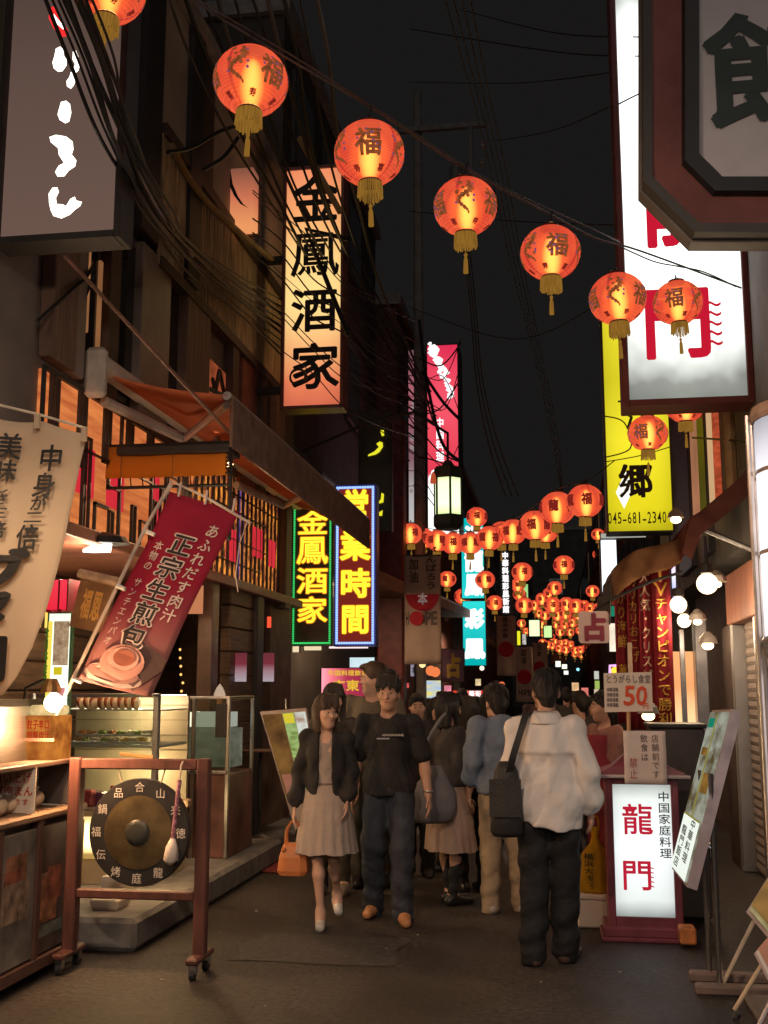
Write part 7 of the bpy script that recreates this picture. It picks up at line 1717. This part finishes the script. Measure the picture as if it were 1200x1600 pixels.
    if shirt:
        mat, fr, hem, t = shirt[:4]; ra = .056*ar+t*.95; rb = (.056*ar if fr < .6 else .042*ar)+t*1.15
        z0 = hem-.02
        G = SDF(np.array([lo[0], lo[1], min(z0, min(J['wrL'][2], J['wrR'][2])-.06)]), np.array([hi[0], hi[1], J['neck'][2]+.1]), h)
        G.ell(J['chest'], (.147*B+t, .102*B+t, .18+t), .03); G.ell(J['belly'], (.136*B+t, .097*B+t, .2), .04); G.ell(J['pelvis'], (.148*B+t, .104*B+t, .14), .04)
        if hem < J['pelvis'][2]-.02: G.cap(J['pelvis'], (J['pelvis'][0], J['pelvis'][1], hem), .13*B+t, .135*B+t, .05, flat=(1.15, .85))
        if fem and not jacket:
            for x in (-.06, .06): G.ell((J['chest'][0]+x, J['chest'][1]-.06, J['chest'][2]-.01), (.045+t*.4, .018+t*.4, .06), .08)
        for a in 'LR': G.cap(up, J['sh'+a], .052*B+t*.8, .044*B+t*.8, .03)
        # hem: cut trunk only, keep long sleeves
        X, Y, Z = G.xs[:, None, None], G.ys[None, :, None], G.zs[None, None, :]
        G.F = np.maximum(G.F, hem-Z).astype(np.float32)
        sleeves(G, fr, ra, rb, t)
        G.cap(J['neck'], hp(0, .02, 0), .066 if not (len(shirt) > 4 and shirt[4] == 'collar') else .05, .07, op='s')
        G.ell((J['neck'][0], J['neck'][1]-.06, J['neck'][2]-.0), (.06, .05, .045 if len(shirt) < 5 or shirt[4] != 'open' else .11), op='s')
        G.wrinkle(.0035+t*.14, len(label) % 7)
        X, Y, Z = G.xs[:, None, None], G.ys[None, :, None], G.zs[None, None, :]
        G.F = (G.F + .006*(1-np.abs(np.sin(19*Z+16*X*np.sign(X)+5*np.sin(9*X+len(label)))))**3 - .004*(1-np.abs(np.sin(27*X+6*Z)))**2).astype(np.float32)
        G.build('shirt', mat, r)
        if len(shirt) > 4 and shirt[4] == 'collar':
            MB().lathe([(.068, -.012), (.064, .03), (.074, .008)], 16, (J['neck'][0], J['neck'][1], J['neck'][2]+.0), sx=1, sy=.95, caps=False).build('collar', mat, r, raw=True, smooth=True)
    if jacket:
        mat, fr, hem, t = jacket[:4]
        G = SDF(np.array([lo[0]-.06, lo[1], min(hem, J['wrL'][2], J['wrR'][2])-.06]), np.array([hi[0]+.06, hi[1]+.05, J['neck'][2]+.12]), h)
        G.ell(J['chest'], (.142*B+t, .102*B+t, .17+t), .03); G.ell(J['belly'], (.138*B+t, .10*B+t, .2), .04)
        G.cap(J['belly'], (J['pelvis'][0], J['pelvis'][1]+.01, hem-.1), .128*B+t, .142*B+t, .04, flat=(1.15, .92))
        if 'yoke' in jacket: G.ell(J['pelvis'], (.152*B+.034, .112*B+.034, .17), .03); G.cap((-.088, .02, .93), (.088, .02, .93), .125, .125, .03)
        for a in 'LR': G.cap(up, J['sh'+a], .060*B+t*.8, .05*B+t*.8, .035)
        if fem:
            for x in (-.065, .065): G.ell((J['chest'][0]+x, J['chest'][1]-.055, J['chest'][2]-.01), (.062, .058, .085), .06)
        X, Y, Z = G.xs[:, None, None], G.ys[None, :, None], G.zs[None, None, :]
        G.F = np.maximum(G.F, hem+.02*np.sin(14*X)-Z).astype(np.float32)
        for a in 'LR':
            sh, el, wr = map(np.array, (J['sh'+a], J['el'+a], J['wr'+a])); we = el+(wr-el)*.92
            G.cap(sh, el, .05*ar+t*.8, .052*ar+t, .025); G.cap(el, lerp(el, we, .8), .052*ar+t, .05*ar+t, .02); G.cap(lerp(el, we, .8), we, .046*ar+t*.8, .036*ar+t*.3, .05)
            if 'yoke' in jacket:
                for q_ in (.2, .5, .8): e_ = lerp(el, we, q_); G.cap(e_, (float(np.sign(el[0]))*.12, .02, e_[2]), .036, .045, .025)
        G.wrinkle(.004, 3, 15, 13)
        X, Y, Z = G.xs[:, None, None], G.ys[None, :, None], G.zs[None, None, :]
        G.F = (G.F+(.0045+t*.07)*(np.sin(46*X+9*Z+3*np.sin(7*Z))*np.sin(11*Y+5*Z)+.6*np.sin(33*Z+40*np.abs(X)+8*Y))).astype(np.float32)
        if 'yoke' in jacket: G.F = (G.F - .009*(np.clip((Z-1.205)/.012, 0, 1)*np.clip((1.26-Z)/.03, 0, 1))*(Y > .02)*np.clip((.17-np.abs(X))/.01, 0, 1)).astype(np.float32)
        if 'open' in jacket:    # open front
            G.F = np.maximum(G.F, -np.maximum(np.abs(X-J['chest'][0]-.0)-(.048+.10*np.clip(1.1-Z, 0, 1)+.0*Z), Y-(J['chest'][1]-.02))).astype(np.float32)
        G.cap(J['neck'], hp(0, .02, 0), .062 if not fem else .05, .07, op='s')
        G.F = (G.F + (.003 if fem else .0045)*(1-np.abs(np.sin(15*Z+13*np.abs(X)+4*np.sin(11*X+3*Y))))**3 - (.002 if fem else .0045)*(1-np.abs(np.sin(30*X+5*Z+2*np.sin(8*Z))))**2).astype(np.float32)
        G.build('jacket', mat, r)
    if trousers:
        mat, t, bl = trousers[:3]
        G = SDF(np.array([lo[0], lo[1], .0]), np.array([hi[0], hi[1], J['pelvis'][2]+.16]), h)
        G.ell(J['pelvis'], (.152*B+.012, .112*B+.012, .135), .05)
        for a in 'LR':
            hp_, kn, an = map(np.array, (J['hip'+a], J['kn'+a], J['an'+a]))
            G.cap(hp_, kn, .088*lg+t*.4, .066*lg+t*.8, .03); e = lerp(kn, an, 1.0+bl)
            G.cap(kn, e, .066*lg+t*.8, .048*lg+t*1.1, .02)
        G.wrinkle(.004+t*.1, 1, 20, 26)
        X, Y, Z = G.xs[:, None, None], G.ys[None, :, None], G.zs[None, None, :]
        G.F = (G.F+.0035*np.clip((.42-Z)/.35, 0, 1)*np.sin(60*Z+18*X+9*Y+4*np.sin(9*Z))).astype(np.float32)
        G.F = (G.F + .0045*(1-np.abs(np.sin(13*Z+26*X+3*np.sin(17*Z)))**.7)**2*np.clip((.95-Z)*3, 0, 1) - .003*(1-np.abs(np.sin(40*X+3*Z)))**2).astype(np.float32)
        G.build('trousers', mat, r)
    if skirt:
        mat, z0, z1, r0, r1, pl = skirt
        n = 72; rings = []
        px_, py_ = J['pelvis'][0], J['pelvis'][1]; hx = (J['knL'][0]+J['knR'][0])/2; hy = (J['knL'][1]+J['knR'][1])/2
        for j in range(13):
            t = j/12; z = z0+(z1-z0)*t; rr_ = r0+(r1-r0)*(t**.8)
            rings.append([(px_+(hx-px_)*t*.8+rr_*(1+pl*t*math.sin(18*q)+.03*t*math.sin(5*q+1))*math.cos(q), py_+(hy-py_)*t*.8+rr_*.78*(1+pl*t*math.sin(18*q)+.03*t*math.sin(4*q))*math.sin(q), z+.006*t*math.sin(7*q)) for q in (2*math.pi*k/n for k in range(n))])
        MB().loft(rings, True, False).build('skirt', mat, r, smooth=True, raw=True)
    if shoes:
        mat, kind = shoes
        for a in 'LR':
            an = np.array(J['an'+a]); t = toe[a]; heel = an+[-t[0]*.18, -t[1]*.24, -.05]; tip = np.array([an[0]+t[0]*1.06, an[1]+t[1]*1.06, an[2]-.06+toez[a]])
            G = SDF(np.minimum(heel, tip)-.09, np.maximum(heel, tip)+.1, .008)
            G.cap(heel, tip, .041, .033, .02, flat=(1.05, 1)); 
            if kind != 'pump': G.cap(an+[0, 0, -.02], heel*.4+tip*.6, .046, .034, .03)
            else: G.ell(an*.62+tip*.38+[0, 0, .03], (.034, .075, .035), op='s')
            zc = min(heel[2], tip[2])-.03
            if abs(toez[a]) < .02: G.cutz(max(zc, .004))
            sh = G.build('shoe', mat, r)
            if kind == 'sneaker' and abs(toez[a]) < .02: MB().tube([heel-[0, 0, .024], tip-[0, 0, .018]], [.044, .037], 10).build('sole', WHITEP, sh, raw=True)
            if kind == 'pump': MB().tube([heel, heel+[0, .01, -.05 if toez[a] > -.02 else -.03]], [.012, .007], 6).build('heel', mat, sh, raw=True)
    return r, J
def pw(r, p):   # local point of a person -> world
    c, s = math.cos(r.rotation_euler.z), math.sin(r.rotation_euler.z); k = r.scale.x
    return Vector((r.location.x+k*(p[0]*c-p[1]*s), r.location.y+k*(p[0]*s+p[1]*c), r.location.z+k*p[2]))
BLKC = pmat('black jersey', (.022, .02, .021), .85, bump=0.45, bscale=26, var=.2); DENIM = pmat('dark denim', (.035, .04, .055), .8, bump=0.45, bscale=26, var=.35, scale=8); BLKT = pmat('black trousers', (.018, .017, .018), .8, bump=0.45, bscale=26, var=.2)
TAN = pmat('tan shoe', (.55, .25, .11), .5, var=.1); WHJ = pmat('white windbreaker', (.74, .68, .65), .6, var=.05, scale=5, bump=.28, bscale=18); BLUE_ = pmat('faded blue shirt', (.16, .2, .27), .8, bump=0.45, bscale=26, var=.15)
KHA = pmat('khaki trousers', (.36, .27, .18), .8, bump=0.45, bscale=26, var=.15); GREYC = pmat('grey beige dress', (.34, .28, .25), .8, bump=0.45, bscale=26, var=.1); DARKC = pmat('dark brown coat', (.05, .042, .04), .85, bump=0.45, bscale=26, var=.25)
BLSH = pmat('black leather', (.02, .018, .018), .35)
def foot(px, py): g = gr(px, py); return (g.x, g.y, 0)
# man in black T-shirt walking towards the camera
p1, J1 = person('man with spiky black hair in a black printed T-shirt and dark jeans walking towards us', foot(607, 1436), .08, 1.70,
    dict(knL=(-.10, -.06, .50), anL=(-.115, .10, .10), knR=(.10, -.11, .50), anR=(.11, -.12, .09), toeL=(-.03, -.15), toeR=(.03, -.16), shL=(-.175, .01, 1.37), shR=(.175, .01, 1.37), elL=(-.235, .05, 1.11), wrL=(-.255, .0, .87), elR=(.255, .03, 1.11), wrR=(.29, -.05, .86)),
    look=-.05, h=.0105, hair='spiky', shirt=(BLKC, .42, .86, .022), trousers=(DENIM, .022, .12), shoes=(TAN, 'shoe'), build=1.05)
mb = MB()
for k in range(18): 
    x = -.03+.0085*k; mb.obox((x, -.146, 1.287), (.0042, 0, 0), (0, .002, 0), (0, 0, .005+.002*(k % 3)))
o = mb.build('chest_print', pmat('faded grey print', (.3, .28, .26), .7), p1, raw=True); o['kind'] = 'stuff'
mb = MB()
for k in range(11): mb.obox((-.07+.0085*k, -.148, 1.262), (.0042, 0, 0), (0, .002, 0), (0, 0, .004+.002*(k % 2)))
o = mb.build('chest_print', pmat('pale print', (.5, .45, .43), .7), p1, raw=True); o['kind'] = 'stuff'
MB().lathe([(.034, -.006), (.036, 0), (.034, .006)], 12, J1['wrR'][:2]+(J1['wrR'][2]+.03,), caps=False).build('bracelet', ALU, p1, raw=True)
# woman in grey dress and black cardigan
p2, J2 = person('young woman in a grey dress and black cardigan carrying an orange brown handbag', foot(508, 1447), .12, 1.56,
    dict(knL=(-.055, -.07, .50), anL=(-.03, -.06, .11), knR=(.06, -.02, .50), anR=(.075, .20, .20), toeL=(.01, -.15), toezL=-.02, toeR=(.02, -.12), toezR=-.05, elL=(-.215, .05, 1.12), wrL=(-.235, -.03, .88), elR=(.19, .02, 1.12), wrR=(.17, -.1, .93)),
    look=.55, h=.0105, fem=True, hair='bob', hairm=HAIRB, skin=SKIN2, shirt=(GREYC, .1, .98, .010, 'open'), jacket=(BLKC, .75, .84, .025, 'open'), skirt=(GREYC, 1.04, .54, .15, .235, .045), shoes=(pmat('pale silver pump', (.62, .58, .54), .3), 'pump'))
MB().lathe([(.146, -.008), (.149, 0), (.146, .008)], 24, (0, 0, 1.045), sx=1, sy=.74, caps=False).build('belt', pmat('thin brown belt', (.12, .08, .06), .5), p2, raw=True)
hw = pw(p2, J2['wrL']); hw = Vector((hw.x, hw.y-.01, hw.z-.12))
HB = thing('handbag', 'small orange brown leather handbag held by the woman in the grey dress', 'bag', hw)
LEA = pmat('orange brown leather', (.45, .16, .055), .4, var=.15)
MB().loft([[(hw.x+x*w, hw.y+y, hw.z+z) for x, y in ((-1, -.03-dd), (-.6, -.05-dd), (.6, -.05-dd), (1, -.03-dd), (1, .03+dd), (.6, .05+dd), (-.6, .05+dd), (-1, .03+dd))] for z, w, dd in ((-.34, .09, .02), (-.31, .105, .025), (-.22, .095, .015), (-.15, .075, -.005), (-.13, .065, -.02))], True, True).build('body', LEA, HB, smooth=False)
for dy in (-.03, .03): MB().tube(spline([hw+Vector((-.055, dy, -.15)), hw+Vector((-.05, dy*.6, -.04)), hw+Vector((0, dy*.3, .02)), hw+Vector((.05, dy*.6, -.04)), hw+Vector((.055, dy, -.15))]), .007, 6).build('handle', LEA, HB)
MB().ball(hw+Vector((-.06, -.055, -.17)), .018, n=8, m=5).build('charm', LEA, HB)
# man in white windbreaker seen from behind
p3, J3 = person('man in a white windbreaker and black trousers seen from behind', foot(862, 1505), math.pi-.06, 1.72,
    dict(knL=(-.085, -.04, .49), anL=(-.085, -.05, .085), knR=(.09, .0, .49), anR=(.1, .06, .085), toeL=(-.05, -.16), toeR=(.05, -.16), shL=(-.17, .01, 1.36), shR=(.17, .01, 1.36), elL=(-.245, .05, 1.1), wrL=(-.25, -.03, .885), elR=(.212, .03, 1.1), wrR=(.222, -.05, .89), head=(0, -.03, 1.575), chest=(0, .01, 1.23)),
    look=.25, nod=.0, hair='short', face=True, jacket=(WHJ, .9, .785, .023, 'yoke'), trousers=(BLKT, .026, .06), shoes=(pmat('brown shoe', (.1, .06, .045), .4), 'shoe'), build=1.04, h=.0105)
# collar of the windbreaker
MB().lathe([(.088, -.03), (.080, .02), (.068, .045), (.085, .02), (.098, -.03)], 20, (0, .02, 1.42), sx=1.05, sy=1.0, caps=False).build('collar', WHJ, p3, raw=True, smooth=True)
# black shoulder bag of that man (rests on his left hip, on our left)
ba = pw(p3, (.215, .13, .95)); BG = thing('shoulder_bag', 'black shoulder bag hanging from the strap of the man in white', 'bag', ba)
BGM = pmat('black nylon', (.03, .028, .028), .6, bump=.2)
rings = []
for z, w, d_ in ((-.22, .085, .05), (-.19, .105, .07), (.0, .095, .065), (.16, .075, .05), (.22, .045, .03)):
    rings.append([(ba.x-.02+w*math.cos(t)*(1 if abs(math.cos(t)) < .9 else .97), ba.y+d_*math.sin(t), ba.z+z) for t in (2*math.pi*k/20 for k in range(20))])
MB().loft(rings, True, True).build('body', BGM, BG, smooth=True)
MB().grid(lambda u, v: (ba.x-.12+.19*u, ba.y-.078+.02*abs(u-.5), ba.z-.1+.22*v), 6, 4, (0, -.004, 0)).build('flap', BGM, BG)
sp_ = [pw(p3, q) for q in ((.215, .165, 1.10), (.185, .205, 1.2), (.135, .175, 1.36), (.105, .075, 1.455), (.06, -.06, 1.42))]
mb = MB(); pts = spline([Vector((ba.x, ba.y-.01, ba.z+.2))]+sp_)
for a_, b_ in zip(pts[:-1], pts[1:]):
    m = (a_+b_)/2; d0 = (b_-a_)*.52; sd = Vector((.022, .004, .004)); mb.obox(m, d0, sd, d0.cross(sd).normalized()*.0035)
mb.build('strap', BGM, BG)
# man in blue shirt, back to us
p4, J4 = person('man in a faded blue shirt and khaki trousers standing with his back to us', foot(788, 1424), math.pi+.25, 1.66,
    dict(anL=(-.13, .0, .085), knL=(-.11, -.01, .49), anR=(.11, .04, .085), head=(.03, -.07, 1.535), neck=(.01, -.02, 1.42), chest=(0, .0, 1.24), elL=(-.24, .02, 1.1), wrL=(-.21, -.13, .95), elR=(.235, .02, 1.1), wrR=(.24, -.07, .88)),
    look=.3, hair='spiky', face=False, shirt=(BLUE_, .78, .87, .028, 'collar'), trousers=(KHA, .02, .1), shoes=(pmat('grey sneaker', (.36, .34, .33), .6), 'sneaker'), h=.014)
for x in (-.07, .07): MB().obox((x, .128, .86), (.05, 0, 0), (0, .004, 0), (0, 0, .055)).build('back_pocket', KHA, p4, raw=True)
# woman with the grey shoulder bag
p5, J5 = person('woman in a dark coat and pale skirt with a large grey shoulder bag', foot(703, 1412), math.pi*.72, 1.57,
    dict(anL=(-.07, .02, .085), anR=(.08, -.05, .085)), look=.2, fem=True, hair='bob', face=True, h=.014, shirt=(DARKC, .7, .86, .026), skirt=(pmat('pale brown pleated skirt', (.36, .25, .2), .8, bump=0.45, bscale=26, var=.12), .98, .43, .16, .255, .03), trousers=(BLKT, .004, .1), shoes=(BLSH, 'shoe'))
ba = Vector((p5.location.x-.10, p5.location.y-.24, .82)); GBG = thing('shoulder_bag', 'large slouchy grey cloth shoulder bag of the woman in the dark coat', 'bag', ba)
GBM = pmat('grey bag cloth', (.17, .16, .17), .85, var=.15, bump=.2)
rings = []
for z, w, d_ in ((-.20, .10, .05), (-.17, .17, .08), (-.08, .20, .09), (.04, .16, .07), (.14, .09, .05), (.22, .05, .03)):
    rings.append([(ba.x+w*math.cos(t)+.01*math.sin(3*t+z*20)+z*.12, ba.y+d_*math.sin(t), ba.z+z) for t in (2*math.pi*k/22 for k in range(22))])
MB().loft(rings, True, True).build('body', GBM, GBG, smooth=True)
MB().tube(spline([ba+Vector((-.02, 0, .2)), ba+Vector((-.05, .01, .35)), ba+Vector((.03, .05, .52)), ba+Vector((.09, .14, .6)), ba+Vector((.08, .2, .5))]), [.014]*29, 8).build('strap', GBM, GBG)
# woman in white T-shirt between them
p6, J6 = person('woman in a white top with dark hair between the grey bag and the blue shirt', foot(738, 1392), math.pi+.5, 1.54, dict(elL=(-.2, -.05, 1.12), wrL=(-.15, -.2, 1.05)), look=-.9, fem=True, hair='bob', face=True, h=.016, shirt=(pmat('white top', (.62, .52, .46), .8, bump=0.45, bscale=26), .3, .9, .018), trousers=(BLKT, .012, .1), shoes=(BLSH, 'shoe'))
# tall man behind
p7, J7 = person('tall man in an olive brown shirt looking left behind the couple', foot(582, 1384), .0, 1.82, dict(elL=(-.25, -.02, 1.12), wrL=(-.22, -.15, .98)), look=-1.15, hair='short', hairm=HAIRB, skin=SKIN2, h=.015, shirt=(pmat('olive brown shirt', (.14, .115, .085), .85, bump=0.45, bscale=26, var=.15), .35, .86, .024), trousers=(pmat('dark trousers', (.05, .045, .04), .8), .02, .08), shoes=(BLSH, 'shoe'), build=1.08)
# woman behind
p8, J8 = person('dark long haired woman partly hidden behind the woman in the grey dress', foot(520, 1396), .05, 1.64, dict(shL=(-.16, .01, 1.39), elL=(-.21, .02, 1.15), wrL=(-.2, -.1, .95)), look=.25, fem=True, hair='long', h=.015, skin=SKIN2, shirt=(pmat('dark sleeveless top', (.04, .033, .03), .8), .08, .9, .014), trousers=(pmat('dark trousers', (.05, .045, .04), .8), .012, .06), shoes=(pmat('grey boots', (.22, .19, .17), .6), 'shoe'))
# apron woman, right
p9, J9 = person('shop woman in a maroon apron standing beside the lit floor sign', foot(952, 1405), -.9, 1.58, dict(elL=(-.2, -.06, 1.1), wrL=(-.12, -.25, 1.02), elR=(.2, -.05, 1.1), wrR=(.12, -.26, 1.0)), look=-.3, nod=.0, fem=True, hair='tied', h=.015, shirt=(pmat('dull pink shirt', (.3, .14, .12), .8), .4, .9, .016), trousers=(BLKT, .02, .08), shoes=(BLSH, 'shoe'))
APR = pmat('maroon apron cloth', (.28, .03, .045), .8, var=.1)
MB().grid(lambda u, v: (.17*math.sin((u-.5)*2.6)*(1 if v < .75 else 1-.9*(v-.75)), -.175*math.cos((u-.5)*2.6)+.02, .42+.93*v), 14, 12, (0, -.006, 0)).build('apron', APR, p9, raw=True, smooth=True)
MB().loft([[(.17*math.cos(t), .14*math.sin(t), z) for t in (2*math.pi*k/20 for k in range(20))] for z in (.5, .75, 1.0)]).build('apron_skirt', APR, p9, raw=True, smooth=True)
# people farther down the alley
far_p = [(652, 1372, 9.9, 1.66, 0.2, 'short', 'man with dark hair just right of the man in the black T-shirt, looking away', DARKC, .0), (682, 1362, 10.3, 1.62, .9, 'bob', 'woman in profile with pale skin behind the grey bag woman', pmat('faded grey top', (.2, .18, .16), .8), -.5),
         (760, 1345, 12, 1.66, math.pi-.4, 'bob', 'dark haired person seen between the blue shirt and the red strip sign', pmat('dim brown coat', (.08, .06, .05), .85), .3),
         (905, 1340, 11.5, 1.68, math.pi+.3, 'short', 'dark clothed person just right of the man in white', DARKC, .4), (925, 1330, 12.5, 1.62, .4, 'bob', 'dark haired person farther right beyond the man in white', pmat('dim plum coat', (.07, .04, .045), .85), 0),
         (722, 1300, 15, 1.70, math.pi, 'short', 'distant person in the crowd below the turquoise sign', DARKC, 0), (690, 1290, 16, 1.66, 0, 'bob', 'distant person in the crowd below the fortune teller board', MATS['dim brown coat'], 0), (885, 1280, 17, 1.72, math.pi, 'short', 'distant person in the dark right of the man in white', DARKC, 0), (840, 1270, 18, 1.7, 0, 'short', 'distant person hidden behind the man in white', MATS['dim plum coat'], 0)]
for px, py, Y, H, rot, hr, lab, mt, lk in far_p:
    c = at(px, 1075, Y); person(lab, (c.x, Y, 0), rot, H*.94, None, look=lk, hair=hr, h=.022, face=(Y < 11), fem=(hr == 'bob'), shirt=(mt, .85, .8, .03), trousers=(BLKT, .02, .08), shoes=(BLSH, 'shoe'))
# yellow plastic bag and white box by the floor sign
pb = at(932, 1394, 8.1); YBG = thing('plastic_bag', 'yellow plastic bag with dark lettering standing on a white foam box', 'bag', (pb.x, 8.1, pb.z))
YPL = cloth('yellow plastic film', (.62, .36, .03), .35, var=.2)
rings = []
hgt = at(932, 1292, 8.1).z-pb.z
for t, w in ((0, .10), (.05, .118), (.35, .112), (.6, .085), (.75, .035), (.85, .022), (1, .03)):
    rings.append([(pb.x+w*1.05*math.cos(q)*(1+.07*math.sin(5*q+t*9)), 8.1+w*.7*math.sin(q)*(1+.07*math.sin(4*q)), pb.z+hgt*t) for q in (2*math.pi*k/24 for k in range(24))])
MB().loft(rings, True, True).build('body', YPL, YBG, smooth=True)
MB().tube(spline([(pb.x-.01, 8.1, pb.z+hgt*.95), (pb.x-.03, 8.09, pb.z+hgt*1.1), (pb.x+.02, 8.09, pb.z+hgt*1.16), (pb.x+.03, 8.1, pb.z+hgt*.95)]), .008, 6).build('handle', YPL, YBG)
text(MB(), '横浜大飯店', lambda u, v: (pb.x-.085+.07*u, 8.1-.082+.03*(1-u), pb.z+.03+hgt*.55*v), 'v', .02).build('lettering', pmat('olive print', (.08, .06, .01), .7), YBG)
a, b, m, t = flat(902, 1394, 952, 1426, 8.05); a -= .0; b += .06
FB = thing('foam_box', 'wide white foam box under the yellow plastic bag', 'box', ((a+b)/2, 8.1, 0))
MB().bbox(a, b, 7.98, 8.24, .005, pb.z-.03, .012).build('body', MATS['white foam'], FB)
MB().bbox(a-.008, b+.008, 7.97, 8.25, pb.z-.029, pb.z, .006).build('lid', MATS['white foam'], FB)
